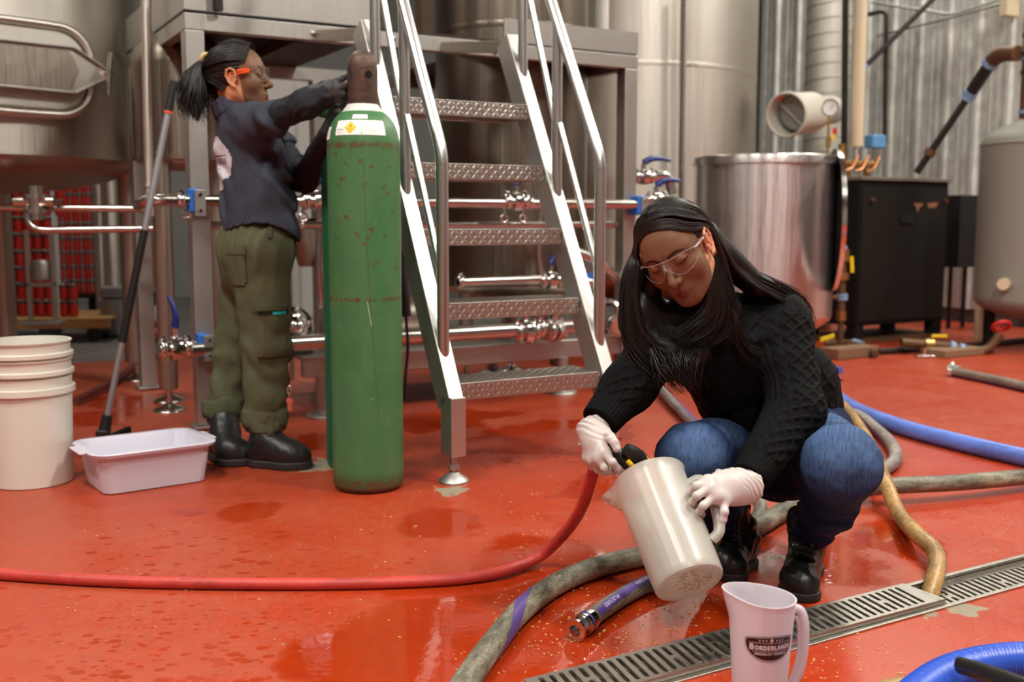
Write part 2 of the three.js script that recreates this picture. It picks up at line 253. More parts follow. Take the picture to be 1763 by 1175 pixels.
// ---------------------------------------------------------------- drain
{
  const mid = (DR.w0 + DR.w1) / 2, t = thing('trench_drain', 'stainless trench channel let into the red floor under the slotted grates', 'drain', B(0, 0, mid), ROT);
  const h = (DR.w1 - DR.w0) / 2, x0 = DR.u0, x1 = DR.u1, cx = (x0 + x1) / 2, L = x1 - x0;
  const dm = steel({ rep: [1, 6], m: { color: rgb(0.5, 0.47, 0.42), roughness: 0.6 } });
  sub('channel', [box(L, 0.006, 2 * h, cx, -0.10, 0, 0), box(L, 0.1, 0.004, cx, -0.055, h - 0.014, 0), box(L, 0.1, 0.004, cx, -0.055, -h + 0.014, 0), box(L, 0.004, 0.014, cx, -0.022, h - 0.02, 0), box(L, 0.004, 0.014, cx, -0.022, -h + 0.02, 0)], dm, t);
  sub('rim', box(L, 0.008, 0.014, cx, 0.001, h - 0.007, 0.002), dm, t);
  sub('rim', box(L, 0.008, 0.014, cx, 0.001, -h + 0.007, 0.002), dm, t);
  const W = 2 * h - 0.032;
  function grate(name, label, xa, xb, y, tilt) {
    const len = xb - xa, sh = new THREE.Shape([new THREE.Vector2(0, -W / 2), new THREE.Vector2(len, -W / 2), new THREE.Vector2(len, W / 2), new THREE.Vector2(0, W / 2)]);
    const pitch = 0.0228, sl = W * 0.37, r = 0.0055; const n = Math.floor((len - 0.03) / pitch);
    for (let i = 0; i < n; i++) { const x = 0.02 + i * pitch, gap = i % 9 === 4; for (const [a, b] of gap ? [[-sl, -0.012], [0.012, sl]] : [[-sl, sl]]) { const p = new THREE.Path(); const k = 0.22; p.absarc(x + b * k, b, r, 0, Math.PI, false); p.absarc(x + a * k, a, r, Math.PI, 2 * Math.PI, false); p.closePath(); sh.holes.push(p); } }
    const g = new THREE.ExtrudeGeometry(sh, { depth: 0.004, bevelEnabled: false, curveSegments: 4 }).rotateX(-Math.PI / 2);
    const o = thing(name, label, 'grate', B(xa, y, mid), ROT); o.rotation.z = 0; o.rotation.order = 'YXZ'; o.rotation.x = tilt;
    sub('plate', g, dm, o);
    sub('flange', box(len, 0.018, 0.004, len / 2, -0.007, W / 2 - 0.002, 0), dm, o); sub('flange', box(len, 0.018, 0.004, len / 2, -0.007, -W / 2 + 0.002, 0), dm, o);
    return o;
  }
  grate('drain_grate', 'slotted steel drain grate whose raised end lies under the tan hose', -0.62, 0.455, 0.012, 0);
  grate('drain_grate', 'slotted steel drain grate running out past the tan hose at right', 0.44, 1.75, -0.019, 0);
  grate('drain_grate', 'slotted steel drain grate at the bottom edge left of the printed pitcher', -1.58, -0.63, -0.019, 0);
}
// spilt grain on the wet floor
{
  const g = new THREE.SphereGeometry(1, 5, 4).scale(0.0034, 0.0011, 0.0012), m = std({ color: rgb(0.72, 0.5, 0.17), roughness: 0.6 });
  const pts = []; const add = (n, x0, x1, y0, y1) => { for (let i = 0; i < n; i++) pts.push(gnd(lerp(x0, x1, rnd()), lerp(y0, y1, rnd()))); };
  add(230, 850, 1240, 1010, 1130); add(60, 880, 1100, 880, 1000); add(60, 1380, 1560, 1090, 1170); add(70, 780, 1240, 1100, 1170); add(60, 640, 1000, 820, 1100); add(50, 1400, 1740, 860, 1060); add(50, 1250, 1420, 880, 1060); add(40, 60, 640, 900, 1150); add(12, 1560, 1740, 1080, 1150);
  const o = new THREE.InstancedMesh(g, m, pts.length), q = new THREE.Quaternion(), mm = new THREE.Matrix4();
  pts.forEach((p, i) => { q.setFromEuler(new THREE.Euler(0, rnd() * 6.3, 0)); const s = 0.7 + rnd() * 0.6; mm.compose(V3(p.x, 0.0012, p.z), q, V3(s, s, s)); o.setMatrixAt(i, mm); });
  o.name = 'spilled_grain'; shade(o); scene.add(o); tag(o, 'pale barley grains scattered over the red floor around the drain', 'grain'); o.userData.kind = 'stuff';
}
// ---------------------------------------------------------------- the work platform and the vessels behind it
const PL = { u: -0.562, w: 1.327, L: 2.31, D: 1.28 };
{
  const t = thing('work_platform', 'raised stainless work platform on square legs behind the stairs', 'platform', B(PL.u, 0, PL.w), ROT);
  const s = 0.08, L = PL.L, D = PL.D;
  for (const [x, z] of [[s / 2, -s / 2], [L - s / 2, -s / 2], [s / 2, -D], [L - s / 2, -D], [1.02, -D]]) { const g = sub('leg', [box(s, 1.66, s, x, 0.85, z, 0.006), box(s + 0.04, 0.012, s + 0.04, x, 0.012, z, 0.003)], M.frame, t); }
  sub('front_beam', box(L, 0.068, 0.05, L / 2, 1.713, -0.025, 0.004), M.frame, t);
  sub('side_beam', box(0.05, 0.068, D, 0.025, 1.713, -D / 2 - 0.04, 0.004), M.frame, t);
  sub('side_beam', box(0.05, 0.068, D, L - 0.025, 1.713, -D / 2 - 0.04, 0.004), M.frame, t);
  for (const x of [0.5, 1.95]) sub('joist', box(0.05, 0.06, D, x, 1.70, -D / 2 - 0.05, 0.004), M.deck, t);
  sub('rear_beam', box(L, 0.068, 0.05, L / 2, 1.713, -D - 0.02, 0.004), M.frame, t);
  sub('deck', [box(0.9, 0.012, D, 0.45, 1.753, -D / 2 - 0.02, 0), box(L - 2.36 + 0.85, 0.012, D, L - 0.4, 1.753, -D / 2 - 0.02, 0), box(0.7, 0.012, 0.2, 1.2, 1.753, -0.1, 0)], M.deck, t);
  sub('toe_board', box(0.86, 0.16, 0.006, 0.43, 1.84, -0.004, 0), M.frame, t);
  sub('toe_board', box(0.8, 0.11, 0.006, L - 0.4, 1.81, -0.004, 0), M.frame, t);
  sub('toe_board', box(0.006, 0.16, D, 0.003, 1.84, -D / 2, 0), M.frame, t);
  for (const [x, y] of [[1.46, 1.70], [0.93, 1.72], [0.55, 1.71]]) sub('bolt', new THREE.SphereGeometry(0.013, 10, 8).scale(1, 1, 0.6).translate(x, y, 0.002), M.frame, t);
  sub('peg', rod(V3(0.13, 1.76, 0.03), V3(0.13, 1.84, 0.03), 0.022), M.blackPipe, t);
}
// leg with levelling foot
function tubeLeg(parent, x, z, y1, r) {
  const l = sub('leg', [rod(V3(x, 0.11, z), V3(x, y1, z), r, r, 24), rod(V3(x, 0.105, z), V3(x, 0.115, z), r * 0.9, r * 0.9, 24)], M.tankDark, parent);
  part('foot', [rod(V3(x, 0.02, z), V3(x, 0.115, z), 0.014, 0.014, 10), turned([[0, 0.0], [0.075, 0.0, 1], [0.075, 0.012], [0.03, 0.03], [0.018, 0.04]], 24).translate(x, 0, z)], M.pipe, l);
}
// tank: a lathed shell with dished bottom and top
function vessel(name, label, x, z, R, y0, y1, mat, o = {}) {
  const t = thing(name, label, 'tank', V3(x, 0, z), o.turn || 0);
  const d = o.dish ?? 0.2, pr = []; for (let i = 0; i <= 10; i++) { const a = i / 10 * Math.PI / 2; pr.push([Math.max(0.001, R * 0.985 * Math.sin(a)), y0 - d * Math.cos(a)]); }
  const shell = lathe([[R, y0], [R, y1]], 96); const uv = shell.attributes.uv; for (let i = 0; i < uv.count; i++) uv.setXY(i, uv.getX(i) * 6.28 * R * 0.5, uv.getY(i) * (y1 - y0) * 0.5);
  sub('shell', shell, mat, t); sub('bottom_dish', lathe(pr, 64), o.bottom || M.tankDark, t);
  if (o.cap !== false) { const q = []; for (let i = 0; i <= 8; i++) { const a = i / 8 * Math.PI / 2; q.push([Math.max(0.001, R * Math.cos(a)), y1 + 0.18 * Math.sin(a)]); } sub('top_dish', lathe(q, 64), mat, t); }
  sub('seam', [turned([[R - 0.01, y0 - 0.012], [R + 0.006, y0 - 0.012, 1], [R + 0.006, y0 + 0.012, 1], [R - 0.01, y0 + 0.012]], 96)], mat, t);
  for (const y of o.bands || []) sub('seam', turned([[R - 0.004, y - 0.02], [R + 0.0025, y - 0.015], [R + 0.0025, y + 0.015], [R - 0.004, y + 0.02]], 96), mat, t);
  (o.legs || []).forEach(([lx, lz, r]) => tubeLeg(t, lx, lz, y0 + 0.02, r || 0.06));
  return t;
}
const TA = V3(-2.91, 0, -5.6), RA = 0.9;
{
  const t = vessel('brew_kettle', 'large stainless brewing kettle with an oval manway at the left edge', TA.x, TA.z, RA, 1.215, 3.6, M.tank, { legs: [[0.79, -0.25, 0.062], [-0.2, -0.8, 0.062], [-0.75, 0.3, 0.062], [0.1, 0.8, 0.062]], dish: 0.18, bands: [2.9] });
  // oval manway: frame at angle a on the shell
  const a = Math.atan2(0.63, 0.61), n = V3(Math.sin(a), 0, Math.cos(a)), c = n.clone().multiplyScalar(RA), ymid = 1.60;
  const m = new THREE.Group(); m.name = 'manway'; m.position.set(c.x, ymid, c.z); m.rotation.y = a; t.add(m);
  const W = 0.30, H = 0.205, r = 0.16, ring = [];
  const rr = (w, h, r, n = 8) => { const o = []; for (const [sx, sy, a0] of [[1, 1, 0], [-1, 1, 1], [-1, -1, 2], [1, -1, 3]]) for (let i = 0; i <= n; i++) { const a = (a0 + i / n) * Math.PI / 2; o.push([sx * (w - r) + r * Math.cos(a), sy * (h - r) + r * Math.sin(a)]); } return o; };
  const loop = rr(W, H, r).map(p => V3(p[0], p[1], 0.035));
  sub('rim', sweep(new THREE.CatmullRomCurve3(loop, true), 0.021, 120, 12, { caps: false }), M.tank, m);
  const neck = extrude(rr(W + 0.012, H + 0.012, r), 0.09, 0.004).translate(0, 0, -0.07); sub('neck', neck, M.tank, m);
  const door = extrude(rr(W - 0.03, H - 0.03, r - 0.02), 0.012, 0.006).translate(0, 0, 0.028); sub('door', door, M.tank, m);
  const arm = m;
  part('arm_plate', [extrude([[-0.34, -0.10], [0.19, -0.105], [0.345, -0.02], [0.345, 0.02], [0.19, 0.105], [-0.34, 0.10]], 0.012, 0.003).translate(0, 0, 0.075)], M.tank, arm);
  part('arm_lip', [bar(V3(-0.34, 0.1, 0.095), V3(0.19, 0.105, 0.095), 0.03, 0.01), bar(V3(-0.34, -0.1, 0.095), V3(0.19, -0.105, 0.095), 0.03, 0.01), bar(V3(0.19, 0.105, 0.095), V3(0.345, 0.02, 0.095), 0.03, 0.01, V3(0, 0, 1)), bar(V3(0.19, -0.105, 0.095), V3(0.345, -0.02, 0.095), 0.03, 0.01, V3(0, 0, 1)), ], M.frame, arm);
  part('arm_inset', extrude([[-0.33, -0.088], [0.17, -0.09], [0.215, 0], [0.17, 0.09], [-0.33, 0.088]], 0.002, 0.001).translate(0, 0, 0.0905), M.tankDark, arm);
  part('tee_handle', [rod(V3(0.345, 0, -0.02), V3(0.345, 0, 0.13), 0.014), rod(V3(0.338, -0.105, 0.125), V3(0.354, 0.10, 0.125), 0.0115), rod(V3(0.345, 0, 0.085), V3(0.345, 0, 0.115), 0.026, 0.026, 8), box(0.05, 0.03, 0.03, 0.345, 0, 0.0, 0.004)], M.chrome, arm);
  // outlet cross and pipework below the dish
  const o = at(62, 345, -5.0).sub(TA);
  sub('outlet', [rod(V3(o.x, 1.06, o.z), V3(o.x, 0.93, o.z), 0.035), turned([[0, 0], [0.06, 0, 1], [0.06, 0.02, 1], [0, 0.02]], 24).translate(o.x, 1.0, o.z), turned([[0, 0], [0.055, 0, 1], [0.055, 0.02, 1], [0, 0.02]], 24).translate(o.x, 0.93, o.z), rod(V3(o.x - 0.1, 0.985, o.z), V3(o.x + 0.09, 0.985, o.z), 0.028), rod(V3(o.x, 0.9, o.z), V3(o.x, 0.95, o.z), 0.03)], M.pipe, t);
}
{ // pipes running right from the kettle's outlet
  const z = -5.0, P = (x, y, d = z) => at(x, y, d);
  solo('drain_pipe', pipe([P(47, 352), P(47, 397), P(282, 394)], 0.017, 0.09), M.pipe, 'bent steel pipe dropping from the kettle outlet then running right', 'pipe');
  solo('drain_pipe', pipe([P(-20, 358, -5.06), P(285, 360, -5.06)], 0.017), M.pipe, 'straight upper steel pipe passing under the kettle at left', 'pipe');
  solo('vertical_pipe', [pipe([at(251, -10, -4.75), at(258, 372, -4.75)], 0.022), rod(at(257, 318, -4.75), at(257, 322, -4.75), 0.03)], M.tank, 'tall vertical steel pipe down the right side of the kettle', 'pipe');
}
{
  const c = at(318, 380, -5.05); c.y = 0;
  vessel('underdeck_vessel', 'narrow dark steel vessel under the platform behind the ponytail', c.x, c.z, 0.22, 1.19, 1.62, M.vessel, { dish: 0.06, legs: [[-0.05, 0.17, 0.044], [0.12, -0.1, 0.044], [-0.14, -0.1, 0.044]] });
}
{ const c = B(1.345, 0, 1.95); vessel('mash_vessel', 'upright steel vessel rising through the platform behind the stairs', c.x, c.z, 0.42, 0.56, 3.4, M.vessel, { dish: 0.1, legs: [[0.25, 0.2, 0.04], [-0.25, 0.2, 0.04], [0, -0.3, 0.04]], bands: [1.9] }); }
{ vessel('fermenter', 'huge stainless tank right of the stairs with a vertical pipe', 0.80, -8.05, 1.02, 0.55, 4.6, M.tank, { dish: 0.3, bands: [1.93], legs: [[0.6, 0.5, 0.06], [-0.6, 0.5, 0.06], [0.6, -0.6, 0.06], [-0.6, -0.6, 0.06]] }); }
solo('vertical_pipe', pipe([at(1177, -20, -6.95), at(1172, 420, -6.95)], 0.02), M.chrome, 'slim polished vertical pipe in front of the huge tank', 'pipe');
solo('vertical_pipe', pipe([at(1037, -10, -6.3), at(1036, 60, -6.3)], 0.04), M.whitePlastic, 'pale vertical pipe standing on the right end of the platform', 'pipe');
solo('vertical_pipe', pipe([at(1301, -20, -8.6), at(1297, 270, -8.6)], 0.016), std({ color: rgb(0.45, 0.5, 0.42), roughness: 0.4 }), 'thin greenish vertical pipe right of the huge tank', 'pipe');
solo('duct', bar(at(738, 78, -6.9), at(733, -40, -6.9), 0.13, 0.1), std({ color: rgb(0.09, 0.05, 0.032), roughness: 0.6 }), 'brown square duct above the platform left of the upright vessel', 'duct');

// sanitary fittings: valve along local x with a clamp each side and a lever
function leverShape(l) { return sweep([V3(0, 0, 0), V3(l * 0.25, 0.018, 0), V3(l * 0.6, 0.02, 0), V3(l, 0.008, 0)], (t) => lerp(0.02, 0.009, t), 12, 10, { flat: 0.55 }); }
function clampRing(x, r) { return merge([turned([[r * 0.6, -0.013], [r, -0.013, 1], [r * 1.18, -0.006], [r * 1.18, 0.006], [r, 0.013, 1], [r * 0.6, 0.013]], 24).rotateZ(Math.PI / 2).translate(x, 0, 0), rod(V3(x, r * 1.05, 0), V3(x, r * 1.05, 0.05), 0.006, 0.006, 8), box(0.02, 0.02, 0.014, x, r * 1.25, 0.006, 0.003)]); }
function valve(label, pos, turn, o = {}) {
  const r = o.r || 0.034, t = thing('butterfly_valve', label, 'valve', pos, turn, 'sanitary valves on the pipework'); if (o.roll) { t.rotation.order = 'YXZ'; t.rotation.x = o.roll; }
  sub('body', [turned([[r * 0.8, -0.02], [r * 1.35, -0.02, 1], [r * 1.4, 0], [r * 1.35, 0.02, 1], [r * 0.8, 0.02]], 24).rotateZ(Math.PI / 2), rod(V3(-0.07, 0, 0), V3(0.07, 0, 0), r * 0.85), rod(V3(0, r, 0), V3(0, r * 1.4 + 0.03, 0), 0.013)], M.chrome, t);
  sub('clamp', clampRing(-0.05, r), M.chrome, t); sub('clamp', clampRing(0.05, r), M.chrome, t);
  const l = leverShape(o.len || 0.15).rotateZ(o.tilt || 0.15).rotateY(o.lever || 0).translate(0, r * 1.4 + 0.035, 0); sub('lever', l, o.mat || M.blueHandle, t);
  return t;
}
// header pipes along the platform's front, at the height the photograph shows
const HW = PL.w - 0.05;
function header(label, pa, pb, r, w, o = {}) {
  const a = onW(...pa, w), b = onW(...pb, w), A = B(a[0], a[1], w), C = B(b[0], b[1], w); C.y = A.y = (A.y + C.y) / 2;
  const t = thing('header_pipe', label, 'pipe', A, ROT); const L = b[0] - a[0];
  sub('tube', rod(V3(0, 0, 0), V3(L, 0, 0), r, r, 20), o.mat || M.pipe, t);
  for (const x of o.clamps || []) sub('clamp', clampRing(x * L, r * 1.15), M.chrome, t);
  if (o.elbow) sub('elbow', pipe([V3(0, 0, 0), V3(-0.09, 0, 0), V3(-0.09, -0.02, -0.16)], r, 0.07), o.mat || M.pipe, t);
  return { t, A, L, r };
}
const h1 = header('long polished header pipe across the platform legs at chest height', [290, 344], [1100, 353], 0.024, HW, { clamps: [0.02, 0.13, 0.42, 0.72], elbow: true });
const h2 = header('thinner steel pipe just below the chest high header pipe', [345, 386], [1062, 389], 0.017, HW + 0.1, { clamps: [0.2, 0.9] });
const h3 = header('short steel pipe at knee height behind the fourth stair tread', [792, 483], [985, 483], 0.024, PL.w + 0.1, { clamps: [0, 1] });
const h4 = header('thick low header pipe near the floor behind the stairs', [322, 592], [985, 572], 0.036, HW, { clamps: [0.1, 0.33, 0.38, 0.9] });
const hb = (px, py, w = HW) => { const a = onW(px, py, w); return B(a[0], a[1], w); };
// blue pipe clips on the legs
[[331, 346, 'on the left platform leg'], [1094, 354, 'on the right platform leg'], [347, 594, 'low on the left platform leg']].forEach(([x, y, s]) => { const p = hb(x, y, PL.w - 0.02); const t = thing('pipe_clip', 'blue plastic pipe clip with steel plate ' + s, 'pipe clip', p, ROT); sub('block', [box(0.05, 0.1, 0.07, 0, 0, 0.02, 0.008)], M.blueClip, t); sub('plate', box(0.045, 0.11, 0.008, 0.018, -0.01, 0.06, 0.003), M.frame, t); sub('screw', [rod(V3(0.018, 0.025, 0.06), V3(0.018, 0.025, 0.07), 0.007, 0.007, 8), rod(V3(0.018, -0.04, 0.06), V3(0.018, -0.04, 0.07), 0.007, 0.007, 8)], M.chrome, t); });
valve('blue levered valve on the chest high header behind the stairs', hb(888, 348), ROT, { lever: 0.3, tilt: 0.35, len: 0.13 });
valve('blue levered valve beside the gloved hands and green cylinder', hb(545, 346), ROT, { lever: 0, tilt: 0.1, len: 0.2 });
valve('dark blue levered valve on the low header behind the stairs', hb(905, 572), ROT, { r: 0.046, lever: 0.2, tilt: 0.05, len: 0.17 });
valve('steel capped valve at the right end of the low header', hb(955, 570), ROT + 0.4, { r: 0.042, lever: 2.4, len: 0.1, mat: M.chrome });
valve('upright blue capped valve at the left end of the low header', hb(302, 600, HW), ROT, { r: 0.038, lever: 2.2, tilt: 1.3, len: 0.13 });
valve('blue levered valve at the far end of the knee high pipe', hb(948, 483, PL.w + 0.1), ROT, { lever: 0.2, tilt: 0.5, len: 0.12 });
valve('blue levered elbow valve right of the platform leg, the upper one', at(1108, 305, -5.75), ROT, { lever: 0.1, tilt: 0.05, len: 0.2, r: 0.03 });
valve('blue levered valve hidden behind the dark hair, the lower one', at(1130, 345, -5.6), ROT, { lever: 0, tilt: 0.12, len: 0.16, r: 0.03 });
solo('elbow_pipe', pipe([at(1100, 306, -5.75), at(1152, 302, -5.85), at(1158, 335, -5.85)], 0.03, 0.06), M.chrome, 'polished elbow pipe between the two blue levers', 'pipe');
solo('riser_pipe', pipe([hb(930, 360, PL.w + 0.1), hb(926, 430, PL.w + 0.1), hb(932, 480, PL.w + 0.1)], 0.013, 0.05), M.pipe, 'thin riser pipe joining the headers behind the stairs', 'pipe');
solo('riser_pipe', pipe([hb(553, 350, PL.w + 0.2), hb(552, 470, PL.w + 0.2), hb(558, 530, PL.w + 0.2)], 0.024, 0.05), M.pipe, 'upright steel pipe left of the green cylinder', 'pipe');
solo('pipe_bend', pipe([hb(985, 432, PL.w), hb(1035, 452, PL.w), hb(1080, 500, PL.w + 0.1), hb(1090, 540, PL.w + 0.1)], 0.026, 0.1), M.pipe, 'curved steel pipe bending down behind the right stair rail', 'pipe');
solo('pipe_bend', pipe([hb(1000, 486, PL.w), hb(1025, 486, PL.w), hb(1036, 505, PL.w), hb(1036, 530, PL.w)], 0.022, 0.06), M.chrome, 'small polished pipe bend behind the right stringer', 'pipe');
valve('steel valve low between the right stringer and the long hair', hb(1062, 560, PL.w), ROT + 1.2, { r: 0.045, lever: 1, len: 0.1, mat: M.chrome });
solo('pipe_clip', box(0.07, 0.05, 0.05, 0, 0, 0, 0.006).rotateY(ROT).translate(...hb(1013, 478, PL.w + 0.05).toArray()), M.blueClip, 'bright blue pipe clip behind the right stringer', 'pipe clip');
// skid frame and pump behind the stairs
{
  const a = onW(520, 640, PL.w + 0.05), b = onW(1075, 600, PL.w + 0.05), t = thing('skid_frame', 'brown steel skid frame standing low on the floor behind the stairs', 'frame', B(a[0], 0, PL.w + 0.05), ROT), L = b[0] - a[0];
  sub('rail', box(L, 0.095, 0.05, L / 2, 0.235, 0, 0.006), M.frame, t); sub('rail', box(L, 0.095, 0.05, L / 2, 0.235, -0.75, 0.006), M.frame, t);
  sub('shelf', box(L, 0.008, 0.72, L / 2, 0.27, -0.37, 0), M.tankDark, t);
  for (const [x, z] of [[0.1, 0], [L - 0.4, 0], [0.1, -0.75], [L - 0.4, -0.75]]) { const g = sub('foot', [rod(V3(x, 0.02, z), V3(x, 0.19, z), 0.035, 0.035, 16), turned([[0, 0], [0.08, 0, 1], [0.08, 0.012], [0.035, 0.03]], 24).translate(x, 0.001, z)], M.frame, t); }
  const p = thing('pump', 'stainless pump with motor on the skid frame behind the stairs', 'pump', B(a[0] + 0.55, 0.275, PL.w + 0.42), ROT);
  sub('motor', [turned([[0, 0], [0.09, 0, 1], [0.1, 0.02], [0.1, 0.22], [0.085, 0.25, 1], [0, 0.25]], 24).rotateZ(-Math.PI / 2).translate(0, 0.13, 0)], M.tankDark, p); sub('volute', turned([[0, 0], [0.1, 0, 1], [0.1, 0.07], [0.06, 0.08, 1], [0.04, 0.14], [0, 0.14]], 24).rotateZ(Math.PI / 2).translate(0, 0.13, 0), M.chrome, p); sub('base', box(0.3, 0.03, 0.16, 0.1, 0.015, 0, 0.004), M.black, p);
  const q = thing('pump', 'polished round pump head beside the green cylinder and cargo trousers', 'pump', B(a[0] + 0.03, 0.275, PL.w + 0.3), ROT);
  sub('volute', turned([[0, 0], [0.09, 0, 1], [0.09, 0.06], [0.05, 0.08, 1], [0.03, 0.13], [0, 0.13]], 24).rotateX(Math.PI / 2).translate(0, 0.13, 0), M.chrome, q); sub('motor', turned([[0, 0], [0.08, 0, 1], [0.08, 0.2, 1], [0, 0.2]], 24).rotateX(-Math.PI / 2).translate(0, 0.13, 0), M.tankDark, q); sub('base', box(0.16, 0.035, 0.25, 0, 0.018, -0.03, 0.004), M.black, q);
}
// hose cocks under the chest high header
[[320, 357, 'left of the platform leg'], [868, 366, 'behind the third tread, left'], [900, 366, 'behind the third tread, right'], [522, 362, 'left of the green cylinder']].forEach(([x, y, s]) => { const p = hb(x, y), t = thing('sample_cock', 'small steel ring ended sample cock under the header ' + s, 'tap', p, ROT); sub('body', [rod(V3(0, 0.03, 0), V3(0, -0.01, 0), 0.008, 0.008, 8), new THREE.TorusGeometry(0.018, 0.006, 8, 16).translate(0, -0.03, 0)], M.chrome, t); });
// loose cables and hoses hanging on the stair side
solo('hanging_hose', sweep([hb(722, 372, 0.75), hb(705, 395, 0.7), hb(697, 450, 0.66), hb(698, 520, 0.66), hb(700, 545, 0.66)], 0.02, 40, 10), std({ color: rgb(0.05, 0.05, 0.055), roughness: 0.5 }), 'dark hose hanging between the green cylinder and left stringer', 'hose');
solo('black_cable', sweep([hb(699, 545, 0.66), hb(702, 600, 0.66), hb(698, 650, 0.66), hb(696, 690, 0.7)], 0.006, 30, 8), M.black, 'thin black cable hanging below the dark hose', 'cable');
solo('floor_hose', sweep([gnd(130, 690, 0.03), gnd(190, 660, 0.03), gnd(260, 615, 0.03), gnd(330, 600, 0.03), gnd(430, 590, 0.03)], 0.018, 40, 10), std({ color: rgb(0.12, 0.018, 0.012), roughness: 0.5 }), 'dark red hose lying on the floor behind the squeegee', 'hose');
// ---------------------------------------------------------------- boiler corner at the right
{
  const c = at(1314, 380, -6.3), R = 0.412, t = thing('hot_liquor_tank', 'polished round stainless tank with an open top behind the crouching woman', 'tank', V3(c.x, 0, c.z), 0);
  const sh = lathe([[R, 0.34], [R, 1.225]], 96); const uv = sh.attributes.uv; for (let i = 0; i < uv.count; i++) uv.setXY(i, uv.getX(i) * 2.4, uv.getY(i));
  sub('shell', sh, M.pot, t);
  sub('rim', turned([[R - 0.02, 1.22], [R + 0.012, 1.22, 1], [R + 0.012, 1.262], [R + 0.004, 1.27, 1], [R - 0.02, 1.27, 1], [R - 0.02, 0.36, 1]], 96), M.pot, t);
  sub('bottom_dish', lathe([[0.001, 0.2], [0.2, 0.22], [0.33, 0.26], [R - 0.01, 0.31], [R, 0.34]], 64), M.pot, t);
  for (const a of [0.6, 1.9, 3.6, 5.2]) { const x = Math.sin(a) * 0.34, z = Math.cos(a) * 0.34; sub('leg', [rod(V3(x, 0.0, z), V3(x, 0.3, z), 0.022, 0.022, 12)], M.frame, t); }
  const l = at(1441, 380, -6.12), lid = solo('tank_lid', [turned([[0, 0], [0.38, 0.0], [0.41, 0.004, 1], [0.414, 0.03, 1], [0.405, 0.03], [0.4, 0.012], [0.37, 0.01], [0, 0.012]], 72)], M.chrome, 'round steel lid hanging on edge on the right of the open tank', 'lid');
  lid.position.set(l.x, 0.895, l.z); lid.rotation.order = 'YXZ'; lid.rotation.set(0, -0.16, Math.PI / 2);
}
{ // boiler
  const w0 = 2.13, f = onW(1484, 310, w0), g = onW(1636, 312, w0), W = g[0] - f[0], H = f[1];
  const t = thing('boiler', 'black steel boiler cabinet on low legs against the corrugated wall', 'boiler', B(f[0], 0, w0), ROT), D = 0.55;
  sub('cabinet', box(W, H - 0.13, D, W / 2, 0.13 + (H - 0.13) / 2, -D / 2 - 0.012, 0.008), M.blackMatte, t);
  sub('front_panel', box(W - 0.03, H - 0.21, 0.012, W / 2, 0.16 + (H - 0.21) / 2, -0.006, 0.003), M.panel, t);
  sub('top_panel', box(W + 0.02, 0.025, D + 0.02, W / 2, H + 0.012, -D / 2, 0.004), std({ color: rgb(0.16, 0.14, 0.12), roughness: 0.6 }), t);
  for (const x of [0.05, W - 0.05]) for (const z of [-0.06, -D + 0.06]) sub('leg', box(0.09, 0.14, 0.09, x, 0.07, z, 0.004), M.blackMatte, t);
  sub('latch', box(0.12, 0.06, 0.02, W * 0.5, H - 0.28, 0.008, 0.004), M.black, t);
  for (const x of [0.1, W - 0.06]) sub('knob', rod(V3(x, H - 0.14, 0), V3(x, H - 0.14, 0.03), 0.013), M.rustPipe, t);
  const rust = std({ color: rgb(0.26, 0.1, 0.05), roughness: 0.8 });
  sub('rust_patch', extrude([[0, 0], [0.1, 0], [0.1, -0.02], [0.07, -0.03], [0.05, -0.07], [0.03, -0.03]], 0.0008, 0).translate(W * 0.58, H - 0.16, 0.0005), rust, t); sub('rust_patch', extrude([[0, 0], [0.12, 0.01], [0.1, -0.03], [0.02, -0.035]], 0.0008, 0).translate(W * 0.74, H - 0.16, 0.0005), rust, t);
  sub('base_plinth', box(W + 0.1, 0.03, D, W / 2, 0.015, -D / 2, 0.003), M.rustPipe, t);
  // manifold on the boiler
  const m = thing('pipe_manifold', 'brass manifold with copper bends and a blue actuator on top of the boiler', 'manifold', B(f[0] + 0.05, H + 0.025, w0 + 0.2), ROT);
  sub('header', [rod(V3(-0.12, 0.1, 0), V3(0.3, 0.1, 0), 0.03), rod(V3(0.02, 0, 0), V3(0.02, 0.1, 0), 0.025), rod(V3(0.22, 0, 0), V3(0.22, 0.1, 0), 0.025), rod(V3(-0.04, 0.1, 0), V3(-0.04, 0.24, 0), 0.03)], M.brass, m);
  for (const x of [0.03, 0.14, 0.26]) sub('copper_bend', pipe([V3(x - 0.1, 0.04, 0.05), V3(x - 0.02, 0.06, 0.05), V3(x + 0.06, 0.16, 0.03)], 0.011, 0.04, 10), M.copper, m);
  sub('actuator', box(0.14, 0.1, 0.09, 0.3, 0.27, 0, 0.012), std({ color: rgb(0.12, 0.32, 0.62), roughness: 0.4 }), m);
  sub('stem', rod(V3(0.3, 0.1, 0), V3(0.3, 0.24, 0), 0.02), M.pipe, m);
  sub('gauge', [rod(V3(0.1, 0.1, 0), V3(0.1, 0.23, 0), 0.012), turned([[0, 0], [0.04, 0, 1], [0.04, 0.02, 1], [0, 0.02]], 20).rotateX(Math.PI / 2).translate(0.1, 0.26, 0)], M.whitePlastic, m);
  solo('riser_pipe', rod(at(1475, 252, -7.7), at(1484, -40, -7.7), 0.045, 0.045, 24), M.cream, 'thick cream coloured pipe rising from the boiler', 'pipe');
  solo('conduit_post', rod(at(1453, 330, -7.9), at(1456, -40, -7.9), 0.024, 0.024, 12), M.blackPipe, 'dark vertical pipe beside the spiral duct', 'pipe');
  // small side cabinet on legs
  const sfa = onW(1640, 336, 2.5), sfb = onW(1681, 336, 2.5), sh = onW(1660, 460, 2.5)[1];
